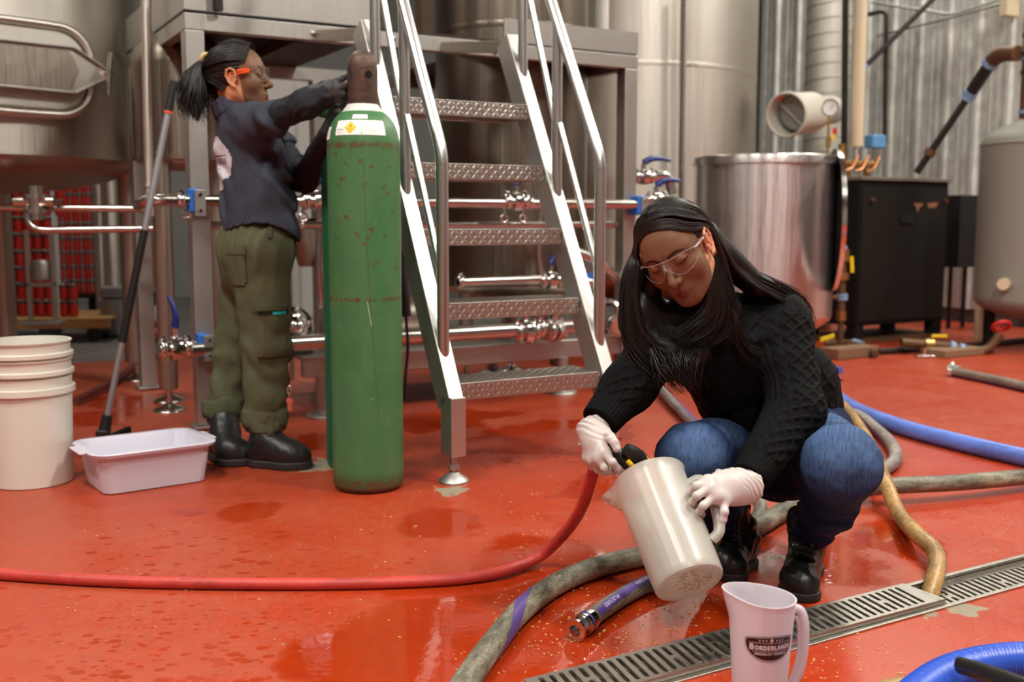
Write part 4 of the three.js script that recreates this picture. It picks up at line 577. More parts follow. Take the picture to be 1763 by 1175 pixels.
{
  const R = 0.1185, H = 1.13, c = gnd(635, 838), t = thing('gas_cylinder', 'tall scuffed green gas cylinder with a brown cap in front of the stairs', 'gas cylinder', V3(c.x, 0, c.z), 0);
  const body = lathe(cylinderProfile(R, H), 72); const p = body.attributes.position, uv = body.attributes.uv; for (let i = 0; i < p.count; i++) uv.setY(i, clamp(p.getY(i) / 1.24));
  sub('body', body, std({ map: cylTex, roughness: 0.42, bumpMap: bumpTex, bumpScale: 0.0006 }), t);
  sub('collar', turned([[R * 0.42, 1.238], [R * 0.6, 1.242, 1], [R * 0.47, 1.262], [R * 0.42, 1.27]], 40), std({ color: rgb(0.68, 0.68, 0.66), roughness: 0.5 }), t);
  const capTex = canvasTex(512, 512, (k, w, h) => { const r = mulberry(5); k.fillStyle = '#5d4a42'; k.fillRect(0, 0, w, h); for (let i = 0; i < 500; i++) { k.fillStyle = `rgba(${r() > 0.6 ? '120,80,45' : r() > 0.5 ? '40,32,32' : '105,92,88'},${0.08 + r() * 0.16})`; k.beginPath(); k.ellipse(r() * w, r() * h, 4 + r() * 40, 4 + r() * 14, 0, 0, 7); k.fill(); } });
  const capMat = std({ map: capTex, metalness: 0.55, roughness: 0.5, bumpMap: bumpTex, bumpScale: 0.0008 });
  const cr = 0.049; const cap = sub('valve_cap', [turned([[cr * 0.93, 1.262], [cr * 0.94, 1.285], [cr, 1.30], [cr, 1.385], [cr * 0.96, 1.405], [cr * 0.8, 1.425], [cr * 0.5, 1.438], [0.001, 1.442]], 40)], capMat, t);
  part('vent_hole', turned([[0, 0], [0.0115, 0, 1], [0.0115, 0.004, 1], [0, 0.004]], 20).rotateX(Math.PI / 2).translate(0, 0, cr - 0.0025).rotateY(0.55).translate(0, 1.362, 0), M.blackMatte, cap);
  part('vent_hole', turned([[0, 0], [0.0115, 0, 1], [0.0115, 0.004, 1], [0, 0.004]], 20).rotateX(Math.PI / 2).translate(0, 0, cr - 0.0025).rotateY(-2.5).translate(0, 1.362, 0), M.blackMatte, cap);
  // paper label wrapped on the shoulder: rows of the lathe profile between two heights
  function wrap(h0, h1, a0, a1, off) {
    const pr = cylinderProfile(R, H), rad = (y) => { for (let i = 1; i < pr.length; i++) if (pr[i][1] >= y) return lerp(pr[i - 1][0], pr[i][0], (y - pr[i - 1][1]) / (pr[i][1] - pr[i - 1][1])); return pr[pr.length - 1][0]; };
    const n = 24, m = 8, pos = [], uv = [], idx = []; for (let j = 0; j <= m; j++) for (let i = 0; i <= n; i++) { const y = lerp(h0, h1, j / m), r = rad(y) + off, a = lerp(a0, a1, i / n); pos.push(Math.sin(a) * r, y, Math.cos(a) * r); uv.push(i / n, j / m); }
    for (let j = 0; j < m; j++) for (let i = 0; i < n; i++) { const a = j * (n + 1) + i, b = a + n + 1; idx.push(a, a + 1, b, b, a + 1, b + 1); }
    const g = new THREE.BufferGeometry(); g.setAttribute('position', new THREE.Float32BufferAttribute(pos, 3)); g.setAttribute('uv', new THREE.Float32BufferAttribute(uv, 2)); g.setIndex(idx); g.computeVertexNormals(); return g;
  }
  const lab = canvasTex(1024, 300, (k, w, h) => { k.fillStyle = '#f4f4f2'; k.fillRect(0, 0, w, h); k.fillStyle = '#555'; k.font = '26px sans-serif'; k.fillText('OXYGEN, COMPRESSED', 60, 46); k.fillStyle = '#333'; k.font = 'bold 40px sans-serif'; k.fillText('UN1072', 40, 200); k.font = '22px sans-serif'; k.fillText('DOT 3AA', 60, 250); for (let i = 0; i < 9; i++) { k.fillStyle = 'rgba(120,120,125,0.5)'; k.fillRect(520, 130 + i * 14, 300 + (i * 53 % 130), 3); } k.fillStyle = '#2b5fae'; k.fillRect(540, 258, 22, 22); k.fillStyle = '#777'; k.fillRect(860, 160, 60, 8); k.save(); k.translate(330, 150); k.rotate(Math.PI / 4); k.fillStyle = '#f2cf14'; k.fillRect(-92, -92, 184, 184); k.strokeStyle = '#c39a00'; k.lineWidth = 5; k.strokeRect(-82, -82, 164, 164); k.restore(); k.fillStyle = '#6a5200'; k.beginPath(); k.arc(330, 110, 26, 0, 7); k.fill(); k.fillStyle = '#f2cf14'; k.beginPath(); k.arc(330, 112, 15, 0, 7); k.fill(); k.fillStyle = '#6a5200'; k.fillRect(296, 140, 68, 7); k.font = 'bold 26px sans-serif'; k.fillText('OXYGEN', 276, 190); k.fillText('2', 322, 236); });
  sub('paper_label', wrap(1.165, 1.212, -0.72, 0.80, 0.0012), std({ map: lab, roughness: 0.5 }), t);
  const lab2 = canvasTex(256, 256, (k) => { k.fillStyle = '#f1f1ee'; k.fillRect(0, 0, 256, 256); k.fillStyle = '#e2a412'; k.fillRect(0, 60, 60, 110); k.fillStyle = '#888'; for (let i = 0; i < 7; i++) k.fillRect(90, 40 + i * 26, 110, 5); });
  sub('paper_label', wrap(1.155, 1.195, -1.4, -1.0, 0.0012), std({ map: lab2, roughness: 0.5 }), t);
  sub('small_sticker', wrap(1.217, 1.231, -0.22, 0.3, 0.001), std({ map: canvasTex(256, 96, (k) => { k.fillStyle = '#f2f2f0'; k.fillRect(0, 0, 256, 96); k.fillStyle = '#9aa'; k.fillRect(30, 20, 190, 6); k.fillRect(30, 44, 160, 5); k.fillRect(30, 66, 170, 5); }), roughness: 0.5 }), t);
  const c2 = at(612, 380, -3.78), t2 = thing('gas_cylinder', 'second darker green gas cylinder mostly hidden behind the front one', 'gas cylinder', V3(c2.x, 0, c2.z), 0);
  sub('body', lathe(cylinderProfile(R, 1.11), 64), std({ color: rgb(0.015, 0.11, 0.05), roughness: 0.4 }), t2);
  // valve with green hand wheel and regulator on the rear cylinder
  sub('valve', [rod(V3(0, 1.2, 0), V3(0, 1.34, 0), 0.016), rod(V3(-0.06, 1.29, 0), V3(0.03, 1.29, 0), 0.014)], M.brass, t2);
  sub('hand_wheel', new THREE.TorusGeometry(0.03, 0.009, 10, 24).rotateX(Math.PI / 2).translate(0, 1.35, 0), std({ color: rgb(0.02, 0.22, 0.08), roughness: 0.4 }), t2);
  const gp = at(566, 186, -3.66), g = thing('regulator', 'green bodied gas regulator with brass nuts held in the dark gloves', 'regulator', gp, 0.3);
  sub('body', [turned([[0, -0.03], [0.03, -0.03, 1], [0.034, 0], [0.03, 0.03, 1], [0, 0.03]], 24).rotateZ(1.3).translate(-0.02, 0, 0)], std({ color: rgb(0.015, 0.2, 0.075), roughness: 0.35 }), g); sub('nut', [rod(V3(0.02, 0.01, 0), V3(0.09, 0.02, 0), 0.014, 0.014, 6), rod(V3(0.05, 0.012, 0), V3(0.06, 0.045, 0), 0.011, 0.011, 8)], M.brass, g); sub('dial', turned([[0, 0], [0.026, 0, 1], [0.026, 0.018, 1], [0, 0.018]], 20).rotateX(Math.PI / 2).translate(0.055, 0.06, 0.01), M.chrome, g);
}
// ---------------------------------------------------------------- buckets, tub, squeegee
{
  const bm = std({ color: rgb(0.74, 0.70, 0.62), roughness: 0.42 }), c = gnd(57, 829), R0 = 0.131, R1 = 0.139;
  const rims = [[0, 0.37, 'lowest of the three nested white buckets, with printed side'], [0.062, 0.37, 'middle one of the three nested white buckets'], [0.122, 0.37, 'top one of the three nested white buckets, seen open']];
  const print = canvasTex(512, 1024, (k, w, h) => { k.fillStyle = '#e2dccf'; k.fillRect(0, 0, w, h); k.fillStyle = 'rgba(150,130,115,0.6)'; k.save(); k.translate(200, 700); k.rotate(-Math.PI / 2); k.font = 'bold 54px sans-serif'; k.fillText('PLASTIC PAIL', 0, 0); k.font = '34px sans-serif'; k.fillText('KEEP AWAY FROM CHILDREN', -40, 60); k.restore(); k.strokeStyle = 'rgba(150,130,115,0.5)'; k.lineWidth = 6; k.strokeRect(110, 180, 190, 560); k.beginPath(); k.arc(205, 250, 36, 0, 7); k.stroke(); });
  rims.forEach(([y, h, label], i) => {
    const t = thing('bucket', 'white plastic bucket, ' + label, 'bucket', V3(c.x, y, c.z), 0);
    const r0 = R0 - 0.002 * i, th = 0.0028;
    const prof = i === 0 ? [[0.001, 0.004], [r0 - 0.02, 0.004], [r0 - 0.006, 0.0, 1], [r0, 0.004], [R1, h - 0.055, 1], [R1 + 0.011, h - 0.055, 1], [R1 + 0.011, h - 0.035, 1], [R1 + 0.001, h - 0.033, 1], [R1 + 0.001, h - 0.006], [R1 + 0.004, h, 1], [R1 - th, h, 1], [r0 - th, 0.02], [0.001, 0.02]]
      : [[0.001, 0.026], [r0 - 0.012, 0.026, 1], [R1 - 0.005, h - 0.062, 1], [R1 + 0.002, h - 0.055, 1], [R1 + 0.010, h - 0.052, 1], [R1 + 0.010, h - 0.04, 1], [R1 + 0.001, h - 0.037, 1], [R1 + 0.001, h - 0.008], [R1 + 0.006, h - 0.006], [R1 + 0.006, h, 1], [R1 - th, h, 1], [r0 - 0.016, 0.032], [0.001, 0.032]];
    sub('shell', turned(prof, 64), bm, t);
    if (i === 0) { const g = lathe([[lerp(R0, R1, 0.14) + 0.0008, 0.06], [lerp(R0, R1, 0.72) + 0.0008, 0.28]], 24, -1.25, 0.7); sub('print', g, std({ map: print, roughness: 0.42 }), t); }
  });
}
{
  const p = [gnd(182, 855), gnd(356, 829)], d = p[1].clone().sub(p[0]), L = d.length() + 0.0, ang = -Math.atan2(d.z, d.x), W = 0.25;
  const t = thing('tub', 'shallow white rectangular plastic tub beside the buckets', 'tub', p[0].clone(), ang), m = std({ color: rgb(0.66, 0.63, 0.74), roughness: 0.38 });
  // wall built by sweeping rounded rectangles upward: outside then inside
  const rr = (x0, x1, z0, z1, r, n = 6) => { const o = [], a = [[x1 - r, z1 - r, 0], [x0 + r, z1 - r, 1], [x0 + r, z0 + r, 2], [x1 - r, z0 + r, 3]]; for (const [cx, cz, q] of a) for (let i = 0; i <= n; i++) { const an = (q + i / n) * Math.PI / 2; o.push([cx + r * Math.cos(an), cz + r * Math.sin(an)]); } return o; };
  const hgt = 0.142, sp = 0.022, ring = (y, k) => { const s = sp * y / hgt; return [rr(-s - k, L + s + k, -W - s - k, s + k, 0.035 + s * 0.5 + Math.max(0, k)), y]; };
  const rings = [ring(0.003, -0.03), ring(0.0, -0.012), ring(0.004, 0), ring(hgt - 0.012, 0), ring(hgt - 0.012, 0.017), ring(hgt - 0.002, 0.02), ring(hgt, 0.016), ring(hgt, -0.002), ring(hgt - 0.004, -0.005), ring(0.012, -0.006), ring(0.007, -0.014), ring(0.006, -0.06)];
  const pos = [], idx = [], n = rings[0][0].length; for (const [q, y] of rings) for (const [x, z] of q) pos.push(x, y, z);
  for (let j = 0; j < rings.length - 1; j++) for (let i = 0; i < n; i++) { const a = j * n + i, b = j * n + (i + 1) % n; idx.push(a, a + n, b, b, a + n, b + n); }
  for (const e of [0, rings.length - 1]) { const k = pos.length / 3; pos.push(L / 2, rings[e][1], -W / 2); for (let i = 0; i < n; i++) { const a = e * n + i, b = e * n + (i + 1) % n; e ? idx.push(k, b, a) : idx.push(k, a, b); } }
  const g = new THREE.BufferGeometry(); g.setAttribute('position', new THREE.Float32BufferAttribute(pos, 3)); g.setIndex(idx);
  sub('shell', toCreasedNormals(g, 0.7), m, t);
  for (const x of [-0.047, L + 0.047]) { const h = sub('handle', box(0.03, 0.008, 0.13, x, hgt - 0.006, -W / 2, 0.004), m, t); }
}
{
  const a = at(300, 140, -4.28), b = gnd(178, 752, 0.04), d = b.clone().sub(a), f = (s) => a.clone().addScaledVector(d, s), t = thing('floor_squeegee', 'long handled squeegee leaning against the platform beside the kettle', 'squeegee', V3(0, 0, 0), 0);
  sub('grip', rod(f(0), f(0.085), 0.0165, 0.0165, 16), M.black, t); sub('collar', rod(f(0.085), f(0.091), 0.0175, 0.0175, 16), std({ color: rgb(0.8, 0.12, 0.02), roughness: 0.4 }), t);
  sub('upper_tube', rod(f(0.091), f(0.42), 0.0135, 0.0135, 16), std({ color: rgb(0.42, 0.42, 0.44), metalness: 0.7, roughness: 0.4 }), t); sub('black_sleeve', rod(f(0.42), f(0.735), 0.0155, 0.0165, 16), M.black, t); sub('lower_tube', rod(f(0.735), f(0.95), 0.012, 0.012, 16), std({ color: rgb(0.42, 0.42, 0.44), metalness: 0.7, roughness: 0.4 }), t);
  sub('socket', [rod(f(0.94), f(1.0), 0.02, 0.026, 16), box(0.05, 0.05, 0.05, b.x, 0.045, b.z, 0.01)], M.black, t); sub('blade', [box(0.42, 0.03, 0.022, 0, 0.016, 0, 0.005).rotateY(1.5).translate(b.x, 0.004, b.z - 0.03)], M.blackMatte, t);
}
// ---------------------------------------------------------------- modelling bodies and cloth from smooth fields
const smin = (a, b, k) => { const h = Math.max(k - Math.abs(a - b), 0) / k; return Math.min(a, b) - h * h * k * 0.25; };
const smax = (a, b, k) => -smin(-a, -b, k);
const sph = (x, y, z, cx, cy, cz, r) => Math.hypot(x - cx, y - cy, z - cz) - r;
const ell = (x, y, z, cx, cy, cz, a, b, c) => { const X = (x - cx) / a, Y = (y - cy) / b, Z = (z - cz) / c, k0 = Math.sqrt(X * X + Y * Y + Z * Z), k1 = Math.sqrt(X * X / a / a + Y * Y / b / b + Z * Z / c / c); return k1 > 1e-9 ? k0 * (k0 - 1) / k1 : -Math.min(a, b, c); };
const cap = (x, y, z, ax, ay, az, bx, by, bz, ra, rb) => { const ux = bx - ax, uy = by - ay, uz = bz - az, px = x - ax, py = y - ay, pz = z - az; const t = clamp((px * ux + py * uy + pz * uz) / (ux * ux + uy * uy + uz * uz)); return Math.hypot(px - ux * t, py - uy * t, pz - uz * t) - ra - (rb - ra) * t; };
// list of bones {a, b, ra, rb, k, q:[dir, factor]} joined smoothly
function limbs(list, k0) {
  const L = list.map(o => ({ ...o, ux: o.b.x - o.a.x, uy: o.b.y - o.a.y, uz: o.b.z - o.a.z, l2: Math.max(1e-9, o.a.distanceToSquared(o.b)), k: o.k || k0, rb: o.rb ?? o.ra }));
  const one = (o, x, y, z) => { const px = x - o.a.x, py = y - o.a.y, pz = z - o.a.z, t = clamp((px * o.ux + py * o.uy + pz * o.uz) / o.l2), dx = px - o.ux * t, dy = py - o.uy * t, dz = pz - o.uz * t; let s = dx * dx + dy * dy + dz * dz; if (o.q) { const c = dx * o.q[0].x + dy * o.q[0].y + dz * o.q[0].z; s += (o.q[1] * o.q[1] - 1) * c * c; } return Math.sqrt(s) - o.ra - (o.rb - o.ra) * t; };
  const f = (x, y, z) => { let d = one(L[0], x, y, z); for (let i = 1; i < L.length; i++) d = smin(d, one(L[i], x, y, z), L[i].k); return d; };
  // which bone is nearest, how far along it, and the angle round it
  f.near = (p) => { let b = 0, m = 1e9; L.forEach((o, i) => { if (o.skip) return; const d = one(o, p.x, p.y, p.z); if (d < m) { m = d; b = i; } }); const o = L[b], u = V3(o.ux, o.uy, o.uz), len = u.length(); u.divideScalar(len); const r = p.clone().sub(o.a), s = r.dot(u); r.addScaledVector(u, -s); const e = (o.ref || V3(0, 0, 1)).clone(); e.addScaledVector(u, -e.dot(u)).normalize(); const g = u.clone().cross(e); return { i: b, o, s, len, ang: Math.atan2(r.dot(g), r.dot(e)), rad: r.length() }; };
  return f;
}
const bone = (a, b, ra, rb, o = {}) => ({ a, b, ra, rb, ...o });
// surface of a field: sparse surface nets, vertices drawn onto the surface
function net(f, mn, mx, h, o = {}) {
  const nx = Math.ceil((mx.x - mn.x) / h) + 1, ny = Math.ceil((mx.y - mn.y) / h) + 1, nz = Math.ceil((mx.z - mn.z) / h) + 1, val = new Float32Array(nx * ny * nz), S = 6, far = S * h * 0.87 * (o.lip || 1.25) + h;
  for (let k = 0; k < nz; k += S) for (let j = 0; j < ny; j += S) for (let i = 0; i < nx; i += S) {
    const c = f(mn.x + (i + S / 2 - 0.5) * h, mn.y + (j + S / 2 - 0.5) * h, mn.z + (k + S / 2 - 0.5) * h), skip = Math.abs(c) > far;
    for (let kk = k; kk < Math.min(nz, k + S); kk++) for (let jj = j; jj < Math.min(ny, j + S); jj++) for (let ii = i; ii < Math.min(nx, i + S); ii++) val[ii + nx * (jj + ny * kk)] = skip ? c : f(mn.x + ii * h, mn.y + jj * h, mn.z + kk * h);
  }
  const id = new Int32Array(nx * ny * nz).fill(-1), P = [], idx = [], off = [0, 1, nx, nx + 1, nx * ny, nx * ny + 1, nx * ny + nx, nx * ny + nx + 1];
  const E = [[0, 1], [0, 2], [0, 4], [1, 3], [1, 5], [2, 3], [2, 6], [3, 7], [4, 5], [4, 6], [5, 7], [6, 7]];
  for (let k = 0; k < nz - 1; k++) for (let j = 0; j < ny - 1; j++) for (let i = 0; i < nx - 1; i++) {
    const b = i + nx * (j + ny * k); let m = 0; for (let q = 0; q < 8; q++) if (val[b + off[q]] < 0) m |= 1 << q; if (m === 0 || m === 255) continue;
    let x = 0, y = 0, z = 0, n = 0; for (const [p, q] of E) { if (((m >> p) & 1) === ((m >> q) & 1)) continue; const a = val[b + off[p]], c = val[b + off[q]], t = a / (a - c); x += lerp(p & 1, q & 1, t); y += lerp(p >> 1 & 1, q >> 1 & 1, t); z += lerp(p >> 2, q >> 2, t); n++; }
    id[b] = P.length / 3; P.push(mn.x + (i + x / n) * h, mn.y + (j + y / n) * h, mn.z + (k + z / n) * h);
  }
  const st = [1, nx, nx * ny];
  for (let k = 1; k < nz - 1; k++) for (let j = 1; j < ny - 1; j++) for (let i = 1; i < nx - 1; i++) {
    const b = i + nx * (j + ny * k), v = val[b] < 0;
    for (let a = 0; a < 3; a++) { if ((val[b + st[a]] < 0) === v) continue; const s1 = st[(a + 1) % 3], s2 = st[(a + 2) % 3], q = [id[b - s1 - s2], id[b - s2], id[b], id[b - s1]]; if (q.some(t => t < 0)) continue; v ? idx.push(q[0], q[1], q[2], q[0], q[2], q[3]) : idx.push(q[0], q[2], q[1], q[0], q[3], q[2]); }
  }
  const n = P.length / 3, N = new Float32Array(P.length), e = h * 0.35;
  const grad = (x, y, z) => { const gx = f(x + e, y, z) - f(x - e, y, z), gy = f(x, y + e, z) - f(x, y - e, z), gz = f(x, y, z + e) - f(x, y, z - e), l = Math.hypot(gx, gy, gz) || 1; return [gx / l, gy / l, gz / l, l / (2 * e)]; };
  const C = o.color ? new Float32Array(n * 3) : null, UV = new Float32Array(n * 2), p = V3(), nn = V3();
  for (let i = 0; i < n; i++) {
    let x = P[3 * i], y = P[3 * i + 1], z = P[3 * i + 2], g;
    for (let it = 0; it < 2; it++) { const d = f(x, y, z); g = grad(x, y, z); const s = clamp(d / Math.max(0.3, g[3]), -h * 0.7, h * 0.7); x -= s * g[0]; y -= s * g[1]; z -= s * g[2]; }
    p.set(x, y, z); nn.set(g[0], g[1], g[2]);
    if (o.uv) { const t = o.uv(p, nn); UV[2 * i] = t[0]; UV[2 * i + 1] = t[1]; }
    if (C) { const c = o.color(p, nn); C.set(c, 3 * i); }
    if (o.disp) { const d = o.disp(p, nn); x += g[0] * d; y += g[1] * d; z += g[2] * d; }
    P[3 * i] = x; P[3 * i + 1] = y; P[3 * i + 2] = z; N.set([g[0], g[1], g[2]], 3 * i);
  }
  const g = new THREE.BufferGeometry(); g.setAttribute('position', new THREE.Float32BufferAttribute(P, 3)); g.setAttribute('normal', new THREE.BufferAttribute(N, 3)); g.setAttribute('uv', new THREE.BufferAttribute(UV, 2)); if (C) g.setAttribute('color', new THREE.BufferAttribute(C, 3)); g.setIndex(idx);
  if (o.disp) g.computeVertexNormals();
  return g;
}
function boundsOf(list, pad = 0.03) { const b = new THREE.Box3(); for (const o of list) for (const [p, r] of [[o.a, o.ra], [o.b, o.rb ?? o.ra]]) { const q = r * (o.q && o.q[1] < 1 ? 1 / o.q[1] : 1); b.expandByPoint(p.clone().addScalar(q)); b.expandByPoint(p.clone().addScalar(-q)); } return [b.min.subScalar(pad), b.max.addScalar(pad)]; }
// a patch of cloth lying on a field: grid o + s*ex + t*ey pressed along dir until it meets the surface
function patch(f, o, ex, ey, dir, thick, n = 16, m = 16, mask) {
  const top = [], uv = [], miss = [];
  for (let j = 0; j <= m; j++) for (let i = 0; i <= n; i++) { const p = o.clone().addScaledVector(ex, i / n - 0.5).addScaledVector(ey, j / m - 0.5); let t = 0, hit = false; for (let k = 0; k < 60 && t < 1.2; k++) { const d = f(p.x, p.y, p.z); if (d < 0.0006) { hit = true; break; } p.addScaledVector(dir, d * 0.8); t += d * 0.8; } top.push(p); miss.push(!hit); uv.push(i / n, j / m); }
  const P = [], U = [], I = [], W = n + 1, K = top.length; for (const p of top) P.push(p.x - dir.x * thick, p.y - dir.y * thick, p.z - dir.z * thick); for (const p of top) P.push(p.x + dir.x * 0.004, p.y + dir.y * 0.004, p.z + dir.z * 0.004); U.push(...uv, ...uv);
  const q4 = (i, j) => [j * W + i, j * W + i + 1, j * W + i + W, j * W + i + W + 1], ok = (i, j) => i >= 0 && j >= 0 && i < n && j < m && (!mask || mask((i + 0.5) / n, (j + 0.5) / m)) && !q4(i, j).some(k => miss[k]) && top[q4(i, j)[0]].distanceTo(top[q4(i, j)[3]]) < 3 * (ex.length() / n + ey.length() / m);
  for (let k = 0; k < K; k++) if (miss[k]) { const h = top.findIndex((_, q) => !miss[q]); top[k] = top[h < 0 ? 0 : h]; for (const o of [0, K]) { P[3 * (k + o)] = top[k].x; P[3 * (k + o) + 1] = top[k].y; P[3 * (k + o) + 2] = top[k].z; } }
  for (let j = 0; j < m; j++) for (let i = 0; i < n; i++) { if (!ok(i, j)) continue; const a = j * W + i, b = a + W; I.push(a, a + 1, b, b, a + 1, b + 1); const side = (p, q) => I.push(p, p + K, q, q, p + K, q + K); if (i === 0 || !ok(i - 1, j)) side(a, b); if (i === n - 1 || !ok(i + 1, j)) side(b + 1, a + 1); if (j === 0 || !ok(i, j - 1)) side(a + 1, a); if (j === m - 1 || !ok(i, j + 1)) side(b, b + 1); }
  const g = new THREE.BufferGeometry(); g.setAttribute('position', new THREE.Float32BufferAttribute(P, 3)); g.setAttribute('uv', new THREE.Float32BufferAttribute(U, 2)); g.setIndex(I); return toCreasedNormals(g, 0.8);
}
// ---------------------------------------------------------------- head: x to the person's left, y up, z out of the face
const EAR = [[0.004, 0.012], [0.024, 0.011], [0.033, -0.002], [0.029, -0.016], [0.010, -0.0215], [-0.010, -0.015], [-0.024, -0.004], [-0.029, 0.004]];
const lipU = (ax, y, z) => cap(ax, y, z, 0, -0.0623, 0.0872, 0.0245, -0.0658, 0.0765, 0.0046, 0.0018);
const lipL = (ax, y, z) => cap(ax, y, z, 0, -0.0716, 0.0860, 0.0205, -0.0678, 0.0778, 0.0054, 0.0022);
function headField(o = {}) {
  return (x, y, z) => {
    const ax = Math.abs(x);
    let d = ell(x, y, z, 0, 0.038, -0.018, 0.073, 0.087, 0.093);
    d = smin(d, ell(x, y, z, 0, 0.034, 0.033, 0.058, 0.058, 0.052), 0.035);
    d = smin(d, ell(x, y, z, 0, -0.036, 0.026, 0.057, 0.068, 0.056), 0.03);
    d = smin(d, cap(ax, y, z, 0.046, -0.046, -0.004, 0.012, -0.088, 0.055, 0.020, 0.017), 0.03);
    d = smin(d, sph(x, y, z, 0, -0.089, 0.060, 0.0175), 0.022);
    d = smin(d, sph(ax, y, z, 0.041, -0.022, 0.050, 0.024), 0.028);
    d = smin(d, cap(x, y, z, 0, -0.03, -0.03, 0, -0.17, -0.05, 0.047, 0.050), 0.03);
    d = smax(d, -sph(ax, y, z, 0.031, 0.011, 0.106, 0.0195), 0.018);
    d = smin(d, cap(ax, y, z, 0.012, 0.029, 0.077, 0.046, 0.031, 0.059, 0.0062, 0.005), 0.022);
    d = smin(d, sph(ax, y, z, 0.031, 0.009, 0.0725, 0.0152), 0.005);
    if (o.open) d = smax(d, -cap(ax, y, z, 0.022, 0.008, 0.090, 0.040, 0.010, 0.085, 0.003, 0.002), 0.002);
    else d = smax(d, -cap(ax, y, z, 0.019, 0.0045, 0.0885, 0.043, 0.006, 0.0835, 0.0016, 0.0016), 0.0035);
    d = smin(d, ell(x, y, z, 0, -0.060, 0.067, 0.030, 0.022, 0.019), 0.016);
    let n = cap(x, y, z, 0, 0.014, 0.082, 0, -0.027, 0.1035, 0.0062, 0.0098);
    n = smin(n, sph(ax, y, z, 0.0105, -0.0335, 0.0915, 0.0072), 0.010);
    n = smin(n, sph(x, y, z, 0, -0.033, 0.1045, 0.0078), 0.006);
    d = smin(d, n, 0.010);
    d = smax(d, -sph(ax, y, z, 0.0062, -0.0425, 0.0985, 0.0036), 0.003);
    d = smin(d, lipU(ax, y, z), 0.004); d = smin(d, lipL(ax, y, z), 0.004);
    d = smax(d, -cap(ax, y, z, 0, -0.0668, 0.0932, 0.0265, -0.0655, 0.0815, 0.0012, 0.0010), 0.0025);
    if (ax > 0.055 && Math.abs(y) < 0.05 && z < 0.03) { let e = ell(ax, y, z, 0.0745, 0.001, -0.006, 0.0055, 0.026, 0.0165); for (let i = 0; i < EAR.length - 1; i++) { const xo = (i) => 0.0785 + 0.006 * (1 - i / 7) * (1 - EAR[i][1] * 10); e = smin(e, cap(ax, y, z, xo(i), EAR[i][0], EAR[i][1], xo(i + 1), EAR[i + 1][0], EAR[i + 1][1], 0.0036, i > 4 ? 0.0052 : 0.0036), 0.003); } e = smin(e, cap(ax, y, z, 0.08, 0.016, -0.008, 0.079, -0.008, -0.006, 0.003, 0.0036), 0.003); e = smin(e, sph(ax, y, z, 0.0765, -0.006, 0.010, 0.0045), 0.003); e = smax(e, -ell(ax, y, z, 0.083, -0.003, 0.002, 0.0065, 0.010, 0.0062), 0.003); d = smin(d, e, 0.005); }
    return d;
  };
}
const seg2 = (x, y, pts) => { let m = 1; for (let i = 0; i < pts.length - 1; i++) { const [ax, ay] = pts[i], [bx, by] = pts[i + 1], ux = bx - ax, uy = by - ay, t = clamp(((x - ax) * ux + (y - ay) * uy) / (ux * ux + uy * uy)); m = Math.min(m, Math.hypot(x - ax - ux * t, y - ay - uy * t) / (pts[i][2] + (pts[i + 1][2] - pts[i][2]) * t)); } return m; };
const BROW = [[0.0125, 0.0265, 0.0036], [0.022, 0.0305, 0.0040], [0.034, 0.0335, 0.0033], [0.049, 0.0275, 0.0018]], LASH = [[0.0185, 0.0055, 0.0012], [0.0245, 0.0032, 0.0018], [0.0315, 0.0025, 0.0022], [0.039, 0.0040, 0.0026], [0.047, 0.0085, 0.0022]];
function faceColor(skin, o = {}) {
  return (x, y, z) => {
    const ax = Math.abs(x); let c = [...skin]; const mix = (k, t) => { c = c.map((v, i) => lerp(v, t[i], k)); };
    if (z > 0.02) {
      mix(0.22 * smooth(0.034, 0.004, Math.hypot(ax - 0.036, y + 0.026)), [skin[0] * 1.03, skin[1] * 0.72, skin[2] * 0.66]);
      mix(0.3 * smooth(0.016, 0.004, Math.hypot(x, y + 0.03)), [skin[0] * 1.02, skin[1] * 0.75, skin[2] * 0.7]);
      const lip = Math.min(lipU(ax, y, z), lipL(ax, y, z)); mix(smooth(0.0026, 0.0006, lip), [0.46, 0.065, 0.06]);
      mix(0.45 * smooth(0.017, 0.010, Math.hypot(ax - 0.031, (y - 0.010) * 1.3)), [skin[0] * 0.62, skin[1] * 0.52, skin[2] * 0.5]);
      mix(smooth(1.45, 0.45, seg2(ax, y, BROW)) , [0.022, 0.014, 0.010]);
      mix(smooth(1.5, 0.5, seg2(ax, y, LASH)), [0.012, 0.008, 0.007]);
      if (o.open && Math.hypot(ax - 0.032, (y - 0.0095) * 1.6) < 0.0085 && z > 0.07) c = Math.hypot(ax - 0.033, y - 0.0095) < 0.0046 ? [0.02, 0.011, 0.006] : [0.6, 0.55, 0.5];
      mix(smooth(0.006, 0.0025, Math.hypot(ax - 0.0062, y + 0.0415, z - 0.0985)), [0.06, 0.02, 0.015]);
    } else if (ax > 0.07) mix(0.35, [skin[0], skin[1] * 0.75, skin[2] * 0.68]);
    const s = 0.05 * noise(x * 90, y * 90, z * 90); return c.map(v => v * (1 + s));
  };
}
